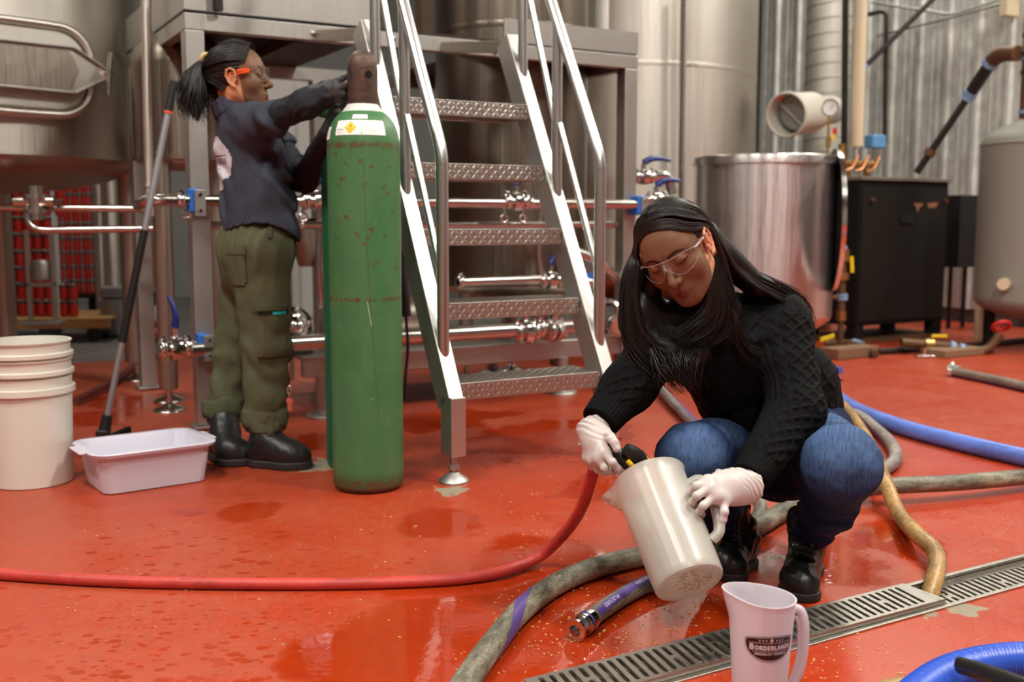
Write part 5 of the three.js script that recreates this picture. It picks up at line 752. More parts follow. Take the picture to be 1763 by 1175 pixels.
// hand built from chains of joints; returns a field
function handField(wrist, palm, fingers, thumb, r = 1, spread = 0.35) {
  const L = []; const mean = palm.reduce((a, p) => a.add(p), V3()).multiplyScalar(1 / palm.length); palm.forEach(p => { L.push(bone(wrist.clone().addScaledVector(p.clone().sub(mean), spread), p, 0.019 * r, 0.0125 * r, { k: 0.018 })); }); for (let i = 0; i < palm.length - 1; i++) L.push(bone(palm[i], palm[i + 1], 0.012 * r, 0.0115 * r, { k: 0.012 }));
  const base = limbs(L, 0.016), F = [...fingers, thumb].map((c, q) => limbs(c.slice(0, -1).map((p, i) => bone(p, c[i + 1], (q === 4 ? 0.0115 : 0.0096) * r * (1 - i * 0.07), (q === 4 ? 0.0115 : 0.0096) * r * (1 - (i + 1) * 0.07))), 0.005));
  const all = [...L, ...[...fingers, thumb].flatMap(c => c.slice(0, -1).map((p, i) => bone(p, c[i + 1], 0.011 * r)))];
  const f = (x, y, z) => { let d = base(x, y, z), m = 1; for (const g of F) m = Math.min(m, g(x, y, z)); return smin(d, m, 0.008); };
  f.bounds = boundsOf(all, 0.012); return f;
}
// locks of hair: guides are lists of world points; strands run between two guides
function locks(families, seed) {
  const r = mulberry(seed), gs = [];
  for (let { a, b, n, rad = 0.004, jit = 0.006, curl = 0.004, seg = 26, flat = 0.6 } of families) {
    n = Math.round(n * 3.2); rad *= 0.5; const A = new THREE.CatmullRomCurve3(a, false, 'centripetal'), Bc = new THREE.CatmullRomCurve3(b, false, 'centripetal');
    for (let i = 0; i < n; i++) {
      const s = n > 1 ? (i + 0.3 + r() * 0.4) / n : 0.5, len = 0.86 + 0.14 * r(), ph = r() * 6.3, fr = 2 + r() * 3, pts = [], j = V3(r() - 0.5, r() - 0.5, r() - 0.5).multiplyScalar(2 * jit), M = 12;
      for (let q = 0; q <= M; q++) { const t = q / M * len, p = A.getPoint(t).lerp(Bc.getPoint(t), s); const w = smooth(0.15, 0.9, t); p.addScaledVector(j, 0.25 + w); p.x += Math.sin(ph + t * fr * 2) * curl * w; p.z += Math.cos(ph * 1.3 + t * fr * 2) * curl * w; pts.push(p); }
      const R = rad * (0.7 + r() * 0.6), g = sweep(pts, (t) => R * Math.min(1, 0.35 + t * 6) * (1 - 0.82 * smooth(0.55, 1, t)), seg, 6, { caps: false, flat });
      const uv = g.attributes.uv, u0 = r(); for (let q = 0; q < uv.count; q++) uv.setX(q, uv.getX(q) * 6 + u0); gs.push(g);
    }
  }
  return merge(gs);
}
const hairTex = dataTex(256, 256, (u, v) => { const s = tn128(u, v * 0.03) * 0.6 + tn256(u * 2, v * 0.02) * 0.4, k = 0.035 + 0.085 * s * s + 0.012 * tn8(u, v); return [k * 1.3, k * 0.95, k * 0.8]; }, true);
const hairMat = () => phys({ map: hairTex, roughness: 0.42, bumpMap: brushTex, bumpScale: 0.0004, specularIntensity: 0.75 });
const skinMat = phys({ vertexColors: true, roughness: 0.44, specularIntensity: 0.5, bumpMap: bumpTex, bumpScale: 0.0002 });
// person: a group at the feet; parts are built in world space and moved into it
function person(label, base) {
  const g = thing('person', label, 'person', base, 0);
  g.userData.add = undefined; delete g.userData.add;
  const put = (name, geo, mat, parent = g) => { const q = Array.isArray(geo) ? merge(geo) : geo; q.translate(-base.x, -base.y, -base.z); return sub(name, q, mat, parent); };
  return { g, put };
}
const colored = (g, c) => { const a = new Float32Array(g.attributes.position.count * 3); for (let i = 0; i < a.length; i += 3) a.set(c, i); g.setAttribute('color', new THREE.BufferAttribute(a, 3)); return g; };
const joinColored = (gs) => mergeGeometries(gs.map(g => { const n = g.index ? g.toNonIndexed() : g; n.deleteAttribute('uv'); n.setAttribute('uv', new THREE.BufferAttribute(new Float32Array(n.attributes.position.count * 2), 2)); return n; }));
// a mesh made in a rotated and scaled frame
function inFrame(g, Mx) { g.applyMatrix4(Mx); return g; }
// safety spectacles in head space; returns [lens, rims, arms] geometries
function spectacles() {
  const a0 = 1.12, R = 0.079, n = 60, m = 14, P = [], I = [], edgeU = [], edgeL = [];
  const low = (a) => { const s = Math.abs(Math.sin(a) * R); return -0.013 + 0.019 * Math.exp(-((s / 0.012) ** 2)) - 0.006 * Math.exp(-(((s - 0.036) / 0.016) ** 2)) + 0.02 * smooth(0.055, 0.082, s); };
  const pos = (a, t) => { const y = lerp(low(a), 0.027 - 0.004 * smooth(0.7, 1.1, Math.abs(a)), t), x = Math.sin(a) * 0.0775, z = 0.026 + Math.cos(a) * 0.0765 + 0.004 * t; return V3(x, y, z); };
  for (let j = 0; j <= m; j++) for (let i = 0; i <= n; i++) { const p = pos(lerp(-a0, a0, i / n), j / m); P.push(p.x, p.y, p.z); if (j === m) edgeU.push(p); if (j === 0) edgeL.push(p); }
  for (let j = 0; j < m; j++) for (let i = 0; i < n; i++) { const a = j * (n + 1) + i, b = a + n + 1; I.push(a, a + 1, b, b, a + 1, b + 1); }
  const g = new THREE.BufferGeometry(); g.setAttribute('position', new THREE.Float32BufferAttribute(P, 3)); g.setIndex(I); g.computeVertexNormals(); g.setAttribute('uv', new THREE.BufferAttribute(new Float32Array(P.length / 3 * 2), 2));
  const rim = [sweep(edgeU, 0.0009, 90, 6), sweep(edgeL, 0.0007, 90, 6)];
  const arm = (s) => [sweep([pos(s * a0, 0.85), V3(s * 0.0775, 0.021, 0.04), V3(s * 0.0795, 0.019, 0.01), V3(s * 0.0805, 0.016, -0.02)], (t) => lerp(0.0062, 0.0036, t), 24, 8, { flat: 0.35 })];
  return { lens: g, rim, arm };
}
const clearPlastic = phys({ color: rgb(0.97, 0.97, 0.97), transmission: 1, thickness: 0, roughness: 0.03, ior: 1.5 });
const clearEdge = phys({ color: rgb(0.9, 0.9, 0.9), transmission: 0.85, thickness: 0, roughness: 0.08, ior: 1.5 });
// ---------------------------------------------------------------- standing woman at the gas cylinder
{
  const base = gnd(455, 806); const { g, put } = person('standing woman in a charcoal work shirt and olive cargo trousers, reaching for the green cylinder', base);
  const fw = V3(0.94, 0, -0.34), rt = V3(0.34, 0, 0.94);
  const P = at(441, 425, -3.83), RH = at(447, 432, -3.755), LH = at(436, 432, -3.91), RK = at(459, 600, -3.77), RA = at(458, 752, -3.79), LK = at(404, 605, -3.95), LA = at(386, 742, -3.93);
  const RS = at(436, 216, -3.70), LS = at(452, 218, -3.99), RE = at(527, 179, -3.50), RW = at(573, 158, -3.49), LE = at(524, 308, -3.88), LW = at(571, 222, -3.66), C = at(430, 250, -3.84), Wst = at(443, 330, -3.83), NB = at(408, 196, -3.84);
  // head
  const S = 1.02, up = V3(-0.13, 0.99, 0.02).normalize(), fc = V3(0.985, 0.13, 0.06), lx = up.clone().cross(fc).normalize(); fc.copy(lx.clone().cross(up)).normalize();
  const H0 = at(413, 139, -3.80), MH = new THREE.Matrix4().makeBasis(lx.clone().multiplyScalar(S), up.clone().multiplyScalar(S), fc.clone().multiplyScalar(S)).setPosition(H0), W = (x, y, z) => V3(x, y, z).applyMatrix4(MH);
  const skin = [0.60, 0.28, 0.15], fcol = faceColor(skin, { open: true });
  const head = inFrame(net(headField({ open: true }), V3(-0.095, -0.165, -0.125), V3(0.095, 0.14, 0.128), 0.0026, { color: (p) => fcol(p.x, p.y, p.z) }), MH);
  const bodyL = [bone(P, Wst, 0.10, 0.085), bone(Wst, C, 0.085, 0.09), bone(C, NB, 0.085, 0.045), bone(C, RS, 0.06, 0.035), bone(C, LS, 0.06, 0.035), bone(RS, RE, 0.035, 0.03), bone(RE, RW, 0.03, 0.024), bone(LS, LE, 0.035, 0.03), bone(LE, LW, 0.03, 0.024), bone(P, RH, 0.08, 0.07), bone(P, LH, 0.08, 0.07), bone(RH, RK, 0.07, 0.045), bone(RK, RA, 0.045, 0.034), bone(LH, LK, 0.07, 0.045), bone(LK, LA, 0.045, 0.034)];
  const bf = limbs(bodyL, 0.05), body = colored(net(bf, ...boundsOf(bodyL), 0.014), skin);
  put('body', joinColored([head, body]), skinMat);
  // trousers
  const olive = dataTex(256, 256, (u, v) => { const n = 0.9 + 0.2 * tfbm(u, v) + 0.12 * (tn256(u * 2, v * 2) - 0.5); return [0.345 * n, 0.355 * n, 0.265 * n]; }, true, [3, 3]);
  const om = phys({ map: olive, roughness: 0.85, specularIntensity: 0.4, bumpMap: bumpTex, bumpScale: 0.0008 });
  const hipQ = { q: [rt, 0.82] };
  const tl = [bone(at(445, 398, -3.83), P, 0.112, 0.122, hipQ), bone(P, RH, 0.118, 0.112), bone(P, LH, 0.112, 0.108), bone(RH, RK, 0.112, 0.086, { k: 0.03 }), bone(RK, at(458, 735, -3.79), 0.084, 0.078, { k: 0.03 }), bone(LH, LK, 0.106, 0.076, { k: 0.03 }), bone(LK, at(384, 722, -3.93), 0.074, 0.066, { k: 0.03 }), bone(at(432, 450, -3.8), at(424, 470, -3.84), 0.10, 0.09)];
  const tf0 = limbs(tl, 0.045);
  const kneeR = at(458, 655, -3.79).y, fold = (x, y, z) => 0.006 * noise(x * 13, y * 6, z * 13) + 0.004 * noise(x * 26 + 5, y * 15, z * 26) + 0.008 * smooth(0.66, 0.4, y) * Math.sin(y * 58 + x * 30 + 5 * noise(x * 9, y * 5, z * 9)) * (0.5 + 0.5 * noise(x * 9, y * 4, z * 9)) + 0.005 * smooth(0.62, 0.9, y) * Math.sin((x * 1.2 + z) * 120 + 3 * noise(x * 8, y * 3, z * 8));
  const cut = (d, y, y0) => Math.max(d, y0 - y);
  const tf = (x, y, z) => tf0(x, y, z) - fold(x, y, z);
  const tb = boundsOf(tl, 0.03), tr = put('trousers', net((x, y, z) => cut(tf(x, y, z), y, 0.13), tb[0], tb[1], 0.009, { uv: (p) => [p.x + p.z, p.y] }), om);
  const cuff = (c, r, y) => { const pr = [[r * 0.92, y - 0.01], [r + 0.006, y - 0.012], [r + 0.012, y + 0.01], [r + 0.011, y + 0.05], [r + 0.004, y + 0.058], [r * 0.95, y + 0.05]]; const q = lathe(pr, 40); const p = q.attributes.position; for (let i = 0; i < p.count; i++) { const a = Math.atan2(p.getX(i), p.getZ(i)), k = 1 + 0.05 * Math.sin(a * 3 + y * 30) + 0.03 * Math.sin(a * 7); p.setX(i, p.getX(i) * k); p.setZ(i, p.getZ(i) * k); p.setY(i, p.getY(i) + 0.012 * Math.sin(a + 1) + 0.005 * Math.sin(a * 4)); } q.computeVertexNormals(); return q.translate(c.x, 0, c.z); };
  put('rolled_cuff', cuff(at(458, 735, -3.79), 0.074, 0.155), om, tr); put('rolled_cuff', cuff(at(384, 722, -3.93), 0.064, 0.165), om, tr);
  const pd = V3(0.03, 0, -1).normalize(), pa = (px, py, z, w, h, th, n = 12, m = 12, mask) => patch(tf, at(px, py, z).addScaledVector(pd, -0.22), V3(w, 0, 0.03 * w), V3(0.0, h, 0), pd, th, n, m, mask), tab = (px, py, z, w, h) => pa(px, py, z, w, h, 0.006, 10, 10);
  put('cargo_pocket', pa(474, 573, -3.69, 0.125, 0.17, 0.013, 16, 16), om, tr);
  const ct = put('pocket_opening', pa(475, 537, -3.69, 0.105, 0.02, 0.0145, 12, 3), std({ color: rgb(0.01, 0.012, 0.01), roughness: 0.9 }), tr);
  put('pocket_flap', pa(474, 530, -3.69, 0.135, 0.018, 0.018, 12, 3), om, tr);
  put('blue_item', pa(481, 539, -3.69, 0.035, 0.01, 0.0165, 5, 2), std({ color: rgb(0.03, 0.5, 0.55), roughness: 0.4 }), tr);
  put('back_pocket', pa(415, 458, -3.73, 0.082, 0.13, 0.006, 12, 12, (u, v) => v > 0.12 || Math.abs(u - 0.5) < 0.5 - (0.12 - v)), om, tr);
  put('back_pocket_flap', pa(414, 430, -3.73, 0.09, 0.03, 0.009, 12, 4), om, tr);
  put('belt_loop', pa(469, 398, -3.70, 0.014, 0.045, 0.008, 4, 6), om, tr);
  put('cuff_tab', tab(464, 735, -3.70, 0.022, 0.075), om, tr); put('cuff_tab', tab(394, 716, -3.86, 0.02, 0.06), om, tr);
  // boots
  const bootMat = std({ color: rgb(0.012, 0.012, 0.014), roughness: 0.42, bumpMap: bumpTex, bumpScale: 0.002 }), soleMat = std({ color: rgb(0.02, 0.019, 0.019), roughness: 0.6 });
  for (const [a, heel, toe] of [[RA, gnd(447, 803), gnd(524, 806)], [LA, gnd(378, 792), gnd(425, 800)]]) {
    const L = [bone(a.clone().add(V3(0, 0.1, 0)), V3(heel.x + 0.02, 0.10, heel.z), 0.052, 0.05), bone(V3(heel.x, 0.055, heel.z), V3(toe.x - 0.04, 0.05, toe.z), 0.045, 0.047), bone(V3(toe.x - 0.05, 0.045, toe.z), V3(toe.x - 0.01, 0.042, toe.z), 0.045, 0.037), bone(V3(heel.x + 0.03, 0.10, heel.z), V3(toe.x - 0.07, 0.06, toe.z), 0.05, 0.045)], f = limbs(L, 0.03), b = boundsOf(L);
    const bt = put('boot', net((x, y, z) => Math.max(f(x, y, z) - 0.0015 * noise(x * 40, y * 30, z * 40), 0.018 - y, y - 0.24), b[0], b[1], 0.006), bootMat);
    put('sole', net((x, y, z) => smax(f(x, Math.max(y, 0.03), z) - 0.005, Math.max(0.001 - y, y - 0.03), 0.006), b[0].setY(-0.01), b[1], 0.006), soleMat, bt);
  }
  // shirt
  const shirtTex = dataTex(256, 256, (u, v) => { const n = 0.85 + 0.25 * tfbm(u, v) + 0.12 * (tn256(u * 2, v * 2) - 0.5); return [0.245 * n, 0.255 * n, 0.305 * n]; }, true, [3, 3]);
  const sm = phys({ map: shirtTex, roughness: 0.8, specularIntensity: 0.4, bumpMap: bumpTex, bumpScale: 0.0007 });
  const sq = { q: [rt, 0.74] };
  const slv = at(474, 203, -3.60), slvL = at(480, 250, -3.95);
  const sl = [bone(at(449, 400, -3.83), Wst, 0.140, 0.118, sq), bone(Wst, C, 0.116, 0.116, sq), bone(C, at(424, 216, -3.84), 0.112, 0.085, sq), bone(at(420, 205, -3.84), NB, 0.075, 0.055, { k: 0.04 }), bone(at(428, 214, -3.80), RS, 0.08, 0.07), bone(at(430, 214, -3.88), LS, 0.08, 0.066), bone(RS, slv, 0.068, 0.060, { k: 0.04 }), bone(LS, slvL, 0.066, 0.058, { k: 0.04 })];
  const sf0 = limbs(sl, 0.05), slDir = slv.clone().sub(RS).normalize(), slDirL = slvL.clone().sub(LS).normalize();
  const sfold = (x, y, z) => 0.005 * noise(x * 11, y * 11, z * 11) + 0.013 * Math.sin((y * 0.75 + x * 0.9) * 75 + 4 * noise(x * 6, y * 6, z * 6)) * smooth(-0.25, 0.55, noise(x * 6 + 3, y * 5, z * 6)) * smooth(1.62, 1.35, y);
  const hemY = (x, z) => { const t = (V3(x, 0, z).sub(P).dot(fw)) / 0.14; return 0.835 + 0.05 * (1 - t * t) - 0.01 * t; };
  const sf = (x, y, z) => { let d = sf0(x, y, z) - sfold(x, y, z); d = Math.max(d, hemY(x, z) - y); const p = V3(x, y, z), a = p.clone().sub(slv), b = p.sub(slvL); if (a.length() < 0.15) d = Math.max(d, a.dot(slDir) - 0.035); if (b.length() < 0.15) d = Math.max(d, b.dot(slDirL) - 0.035); return d; };
  const sb = boundsOf(sl, 0.03), shirt = put('shirt', net(sf, sb[0], sb[1], 0.0085, { uv: (p) => [p.x + p.z, p.y] }), sm);
  const col = [], cc = at(405, 183, -3.835), cN = [], cU = V3(-0.42, 0.9, 0.0).normalize(), cE = fw.clone().addScaledVector(cU, -fw.dot(cU)).normalize(), cR = cU.clone().cross(cE); for (let i = 0; i <= 14; i++) { const a = Math.PI + (i / 14 - 0.5) * 4.9; cN.push(cc.clone().addScaledVector(cE, Math.cos(a) * 0.071).addScaledVector(cR, Math.sin(a) * 0.075)); } for (let i = 0; i < 14; i++) { col.push(bone(cN[i].clone().addScaledVector(cU, 0.026), cN[i + 1].clone().addScaledVector(cU, 0.026), 0.0075), bone(cN[i].clone().multiplyScalar(1).addScaledVector(cU, 0.006), cN[i + 1].clone().addScaledVector(cU, 0.006), 0.011), bone(cN[i].clone().addScaledVector(cU, -0.012), cN[i + 1].clone().addScaledVector(cU, -0.012), 0.013)); } const cf = limbs(col, 0.012), cb = boundsOf(col);
  put('collar', net(cf, cb[0], cb[1], 0.006), sm, shirt);
  const back = fw.clone().multiplyScalar(-1), bc = at(430, 283, -3.84), badge = canvasTex(512, 512, (k) => { k.fillStyle = '#c9c2cc'; k.fillRect(0, 0, 512, 512); k.fillStyle = '#2b2c33'; k.font = 'bold 76px sans-serif'; k.textAlign = 'center'; k.fillText('BORDERLANDS', 256, 270, 440); k.font = '30px sans-serif'; k.fillText('BREWING CO', 256, 330); k.lineWidth = 5; k.strokeStyle = '#2b2c33'; k.strokeRect(50, 190, 412, 6); });
  put('printed_badge', patch(sf, bc.clone().addScaledVector(back, 0.4).addScaledVector(rt, 0.01), rt.clone().multiplyScalar(0.235), V3(0, 0.19, 0), fw, 0.0022, 48, 48, (u, v) => Math.hypot(u - 0.5, v - 0.5) < 0.5), std({ map: badge, roughness: 0.7 }), shirt);
  // undersleeves and gloves
  const us = std({ color: rgb(0.010, 0.011, 0.017), roughness: 0.85 });
  const wr = (x, y, z) => 0.004 * Math.sin((x * 0.8 - y) * 120 + 5 * noise(x * 20, y * 20, z * 20)) * noise(x * 15, y * 15, z * 15 + 2) * 2;
  const rl = [bone(at(462, 206, -3.63), RE, 0.05, 0.046), bone(RE, at(562, 163, -3.49), 0.046, 0.042)], rf = limbs(rl, 0.03), rb = boundsOf(rl); put('undersleeve', net((x, y, z) => rf(x, y, z) - wr(x, y, z), rb[0], rb[1], 0.006), us);
  const ll = [bone(LS, LE, 0.05, 0.05), bone(LE, at(566, 232, -3.67), 0.048, 0.036)], lf = limbs(ll, 0.03), lb = boundsOf(ll); put('undersleeve', net((x, y, z) => lf(x, y, z) - wr(x, y, z), lb[0], lb[1], 0.007), us);
  const gl = std({ color: rgb(0.055, 0.055, 0.054), roughness: 0.75 }), gd = std({ color: rgb(0.012, 0.012, 0.014), roughness: 0.5 });
  const A = (x, y, z) => at(x, y, z);
  const hr = handField(A(566, 158, -3.49), [A(578, 143, -3.47), A(581, 152, -3.46), A(581, 161, -3.465), A(579, 169, -3.48)], [[A(578, 143, -3.47), A(590, 135, -3.48), A(600, 130, -3.50), A(606, 127, -3.52)], [A(581, 152, -3.46), A(592, 148, -3.455), A(598, 152, -3.48), A(600, 160, -3.51)], [A(581, 161, -3.465), A(591, 161, -3.46), A(597, 166, -3.48), A(597, 172, -3.51)], [A(579, 169, -3.48), A(587, 171, -3.48), A(592, 175, -3.50), A(592, 180, -3.52)]], [A(571, 150, -3.50), A(582, 146, -3.53), A(592, 147, -3.55), A(599, 152, -3.56)], 1.05);
  const gr = put('glove', net(hr, ...hr.bounds, 0.0032), gl);
  const gcl = [bone(A(545, 168, -3.495), A(572, 155, -3.485), 0.043, 0.034)], gcf = limbs(gcl, 0.01); put('glove_cuff', net((x, y, z) => gcf(x, y, z) - 0.5 * wr(x, y, z), ...boundsOf(gcl), 0.004), gl, gr);
  const hl = handField(A(574, 214, -3.66), [A(578, 196, -3.64), A(583, 195, -3.62), A(588, 197, -3.61), A(591, 201, -3.61)], [[A(578, 196, -3.64), A(581, 184, -3.63), A(588, 178, -3.61), A(595, 176, -3.60)], [A(583, 195, -3.62), A(587, 183, -3.61), A(594, 180, -3.595), A(600, 181, -3.59)], [A(588, 197, -3.61), A(593, 187, -3.60), A(599, 186, -3.59), A(603, 189, -3.59)], [A(591, 201, -3.61), A(597, 193, -3.60), A(601, 193, -3.59), A(604, 196, -3.59)]], [A(573, 205, -3.66), A(570, 195, -3.64), A(572, 187, -3.62), A(577, 181, -3.61)], 1.05);
  const g2 = put('glove', net(hl, ...hl.bounds, 0.0034), gd); const gl2 = [bone(A(568, 230, -3.67), A(575, 210, -3.66), 0.038, 0.03)]; put('glove_cuff', net(limbs(gl2, 0.01), ...boundsOf(gl2), 0.005), gd, g2);
  // hair: cap, ponytail, tie
  const capF = (x, y, z) => { let d = ell(x, y, z, 0, 0.040, -0.022, 0.080, 0.093, 0.100); d = smin(d, sph(x, y, z, 0, 0.035, -0.115, 0.022), 0.03); d = smax(d, -ell(x, y, z, 0, -0.014, 0.100, 0.075, 0.098, 0.098), 0.008); d = smax(d, -ell(Math.abs(x), y, z, 0.082, -0.012, 0.012, 0.03, 0.034, 0.030), 0.008); d = smax(d, -(y + 0.045 + 0.35 * (z + 0.1)), 0.01); return d; };
  const hm = hairMat(); const cap0 = inFrame(net(capF, V3(-0.1, -0.09, -0.15), V3(0.1, 0.15, 0.1), 0.004, { uv: (p) => [Math.atan2(p.y - 0.03, p.x) * 0.35, Math.hypot(p.x, p.y - 0.03) + p.z], disp: (p) => 0.0016 * Math.sin(Math.atan2(p.y - 0.035, p.x) * 46 + 3 * noise(p.x * 30, p.y * 30, p.z * 20)) }), MH);
  const tie = at(353, 101, -3.79);
  const lk = []; for (const s of [-1, 1]) lk.push({ a: [W(s * 0.02, 0.118, 0.066), W(s * 0.03, 0.138, 0.0), W(s * 0.02, 0.10, -0.09), W(0, 0.045, -0.13)], b: [W(s * 0.066, 0.055, 0.052), W(s * 0.086, 0.06, -0.02), W(s * 0.06, 0.05, -0.10), W(0, 0.04, -0.13)], n: 26, rad: 0.0045, jit: 0.002, curl: 0.001 }, { a: [W(s * 0.066, 0.05, 0.05), W(s * 0.085, 0.045, -0.03), W(s * 0.05, 0.035, -0.11), W(0, 0.035, -0.13)], b: [W(s * 0.06, -0.04, -0.05), W(s * 0.06, -0.01, -0.08), W(s * 0.03, 0.02, -0.12), W(0, 0.03, -0.13)], n: 20, rad: 0.0045, jit: 0.002, curl: 0.001 });
  lk.push({ a: [tie, at(330, 118, -3.76), at(318, 150, -3.74), at(312, 185, -3.74), at(318, 200, -3.74)], b: [tie, at(345, 118, -3.76), at(350, 155, -3.74), at(352, 195, -3.74), at(356, 214, -3.74)], n: 46, rad: 0.006, jit: 0.014, curl: 0.01 }, { a: [tie, at(325, 120, -3.82), at(305, 150, -3.82), at(304, 180, -3.82)], b: [tie, at(350, 120, -3.82), at(372, 160, -3.82), at(378, 200, -3.82)], n: 40, rad: 0.006, jit: 0.014, curl: 0.012 });
  const pl = [bone(tie, at(340, 140, -3.78), 0.008, 0.026), bone(at(340, 140, -3.78), at(335, 175, -3.78), 0.026, 0.03), bone(at(335, 175, -3.78), at(340, 205, -3.78), 0.03, 0.008)], pf = limbs(pl, 0.03);
  put('hair', [cap0, net(pf, ...boundsOf(pl), 0.006), locks(lk, 31)], hm);
  put('hair_tie', new THREE.TorusGeometry(0.017, 0.0075, 10, 24).rotateY(1.1).rotateZ(-0.5).translate(tie.x, tie.y, tie.z), std({ color: rgb(0.62, 0.46, 0.2), roughness: 0.7 }));
  const kr = thing('key_ring', 'small steel key clip with keys hanging from the olive trousers', 'keys', at(498, 672, -3.70), 0); sub('clip', [new THREE.TorusGeometry(0.011, 0.0028, 8, 18).scale(0.7, 1.3, 1), rod(V3(0, -0.014, 0), V3(0, -0.03, 0), 0.003)], M.chrome, kr); for (const s of [-1, 1]) sub('key', [box(0.008, 0.034, 0.002, s * 0.004, -0.06, s * 0.003, 0), turned([[0, -0.0012], [0.009, -0.0012, 1], [0.009, 0.0012, 1], [0, 0.0012]], 16).rotateX(Math.PI / 2).translate(s * 0.004, -0.038, s * 0.003)], M.chrome, kr);
  const sp = spectacles(), gp = put('safety_glasses', inFrame(sp.lens, MH), clearPlastic);
  put('rim', sp.rim.map(q => inFrame(q, MH)), clearEdge, gp);
  const om2 = std({ color: rgb(0.85, 0.10, 0.012), roughness: 0.35 });
  for (const s of [-1, 1]) { const a = sp.arm(s).map(q => inFrame(q, MH)); put('temple_arm', [...a, inFrame(box(0.005, 0.017, 0.040, s * 0.0785, 0.0185, 0.040, 0.002), MH)], om2, gp); }
}
// ---------------------------------------------------------------- crouching woman with the pitcher
const PB = at(1188, 1006, -2.10), PT = at(1117, 826, -2.29);   // pitcher axis, bottom and top
{
  const base = gnd(1335, 1012); const { g, put } = person('crouching woman in a black cable knit sweater and blue jeans, rinsing a plastic pitcher', base);
  const P = at(1342, 762, -2.76), LH = at(1392, 758, -2.70), LK = at(1450, 800, -2.27), LA = at(1388, 930, -2.58), RH = at(1292, 765, -2.78), RK = at(1190, 788, -2.43), RA = at(1268, 925, -2.72);
  const LS = at(1340, 560, -2.57), RS = at(1132, 600, -2.56), LE = at(1371, 708, -2.40), LW = at(1285, 830, -2.27), RE = at(1084, 664, -2.43), RW = at(1027, 733, -2.35), C = at(1258, 600, -2.60), NB = at(1208, 540, -2.50);
  const S = 0.985, R = [[0.7867, -0.499, -0.3633], [0.3595, 0.8489, -0.3876], [0.5018, 0.1743, 0.8472]], H0 = V3(0.3814, 0.82, -2.4072);
  const MH = new THREE.Matrix4().makeBasis(V3(R[0][0], R[1][0], R[2][0]).multiplyScalar(S), V3(R[0][1], R[1][1], R[2][1]).multiplyScalar(S), V3(R[0][2], R[1][2], R[2][2]).multiplyScalar(S)).setPosition(H0), W = (x, y, z) => V3(x, y, z).applyMatrix4(MH);
  const skin = [0.62, 0.30, 0.17], fcol = faceColor(skin);
  const head = inFrame(net(headField(), V3(-0.095, -0.165, -0.125), V3(0.095, 0.14, 0.128), 0.0015, { color: (p) => fcol(p.x, p.y, p.z) }), MH);
  const neckTop = W(0, -0.12, -0.045);
  const bodyL = [bone(P, C, 0.10, 0.095), bone(C, NB, 0.085, 0.05), bone(NB, neckTop, 0.049, 0.049), bone(C, LS, 0.06, 0.035), bone(C, RS, 0.06, 0.035), bone(LS, LE, 0.035, 0.03), bone(LE, LW, 0.03, 0.0235), bone(RS, RE, 0.035, 0.03), bone(RE, RW, 0.03, 0.0235), bone(P, LH, 0.08, 0.07), bone(P, RH, 0.08, 0.07), bone(LH, LK, 0.07, 0.05), bone(LK, LA, 0.05, 0.034), bone(RH, RK, 0.07, 0.05), bone(RK, RA, 0.05, 0.034)];
  put('body', joinColored([head, colored(net(limbs(bodyL, 0.04), ...boundsOf(bodyL), 0.010), skin)]), skinMat);
  put('earring', new THREE.SphereGeometry(0.0033, 14, 10).translate(...W(0.085, -0.0265, 0.006).toArray()), M.chrome);
  // jeans: worn paler on thighs and knees
  const denim = dataTex(512, 512, (u, v) => { const t = tn256(u * 2, v * 0.12) * 0.5 + tn256(u, v * 2) * 0.2 + tfbm(u, v) * 0.3, n = 0.45 + 1.0 * t; return [n, n, n]; }, true, [2.5, 2.5]);
  const jm = phys({ map: denim, vertexColors: true, roughness: 0.82, specularIntensity: 0.3, bumpMap: bumpTex, bumpScale: 0.0007 });
  const jl = [bone(P, P.clone().add(V3(0, -0.01, 0)), 0.145), bone(LH, LK, 0.106, 0.078, { k: 0.035, ref: V3(0, 1, 0.2) }), bone(LK, at(1428, 868, -2.42), 0.077, 0.062, { k: 0.04 }), bone(at(1428, 868, -2.42), at(1390, 925, -2.57), 0.062, 0.045, { k: 0.03 }), bone(RH, RK, 0.105, 0.077, { k: 0.035, ref: V3(0, 1, 0.2) }), bone(RK, at(1228, 862, -2.58), 0.074, 0.060, { k: 0.04 }), bone(at(1228, 862, -2.58), RA, 0.060, 0.046), bone(P, LH, 0.13, 0.115), bone(P, RH, 0.13, 0.112)];
  const jf0 = limbs(jl, 0.04), jn = (x, y, z) => 0.0045 * noise(x * 14, y * 14, z * 14) + 0.0035 * Math.sin(y * 95 + x * 30 + 4 * noise(x * 12, y * 12, z * 12)) * smooth(0.28, 0.16, y) + 0.002 * noise(x * 40, y * 40, z * 40), jf = (x, y, z) => jf0(x, y, z) - jn(x, y, z);
  const wear = (p) => { let w = 0; for (const [q, r] of [[LK.clone().add(V3(-0.01, 0.05, 0.02)), 0.16], [LK.clone().lerp(LH, 0.4).add(V3(0, 0.08, 0)), 0.14], [RK.clone().add(V3(0, 0.03, 0.05)), 0.11], [RK.clone().lerp(RH, 0.35).add(V3(0, 0.06, 0.03)), 0.1]]) w = Math.max(w, smooth(r, r * 0.25, p.distanceTo(q))); return w; };
  const jb = boundsOf(jl), jeans = put('jeans', net((x, y, z) => Math.max(jf(x, y, z), 0.085 - y), jb[0], jb[1], 0.007, { uv: (p) => [p.x + 0.35 * p.z, p.y], color: (p, n) => { const w = clamp(wear(p) + 0.35 * noise(p.x * 20, p.y * 7, p.z * 20) * wear(p)) * 0.85; const k = 1 + 0.25 * noise(p.x * 9, p.y * 9, p.z * 9); return [lerp(0.008, 0.085, w) * k, lerp(0.017, 0.15, w) * k, lerp(0.060, 0.31, w) * k]; } }), jm);
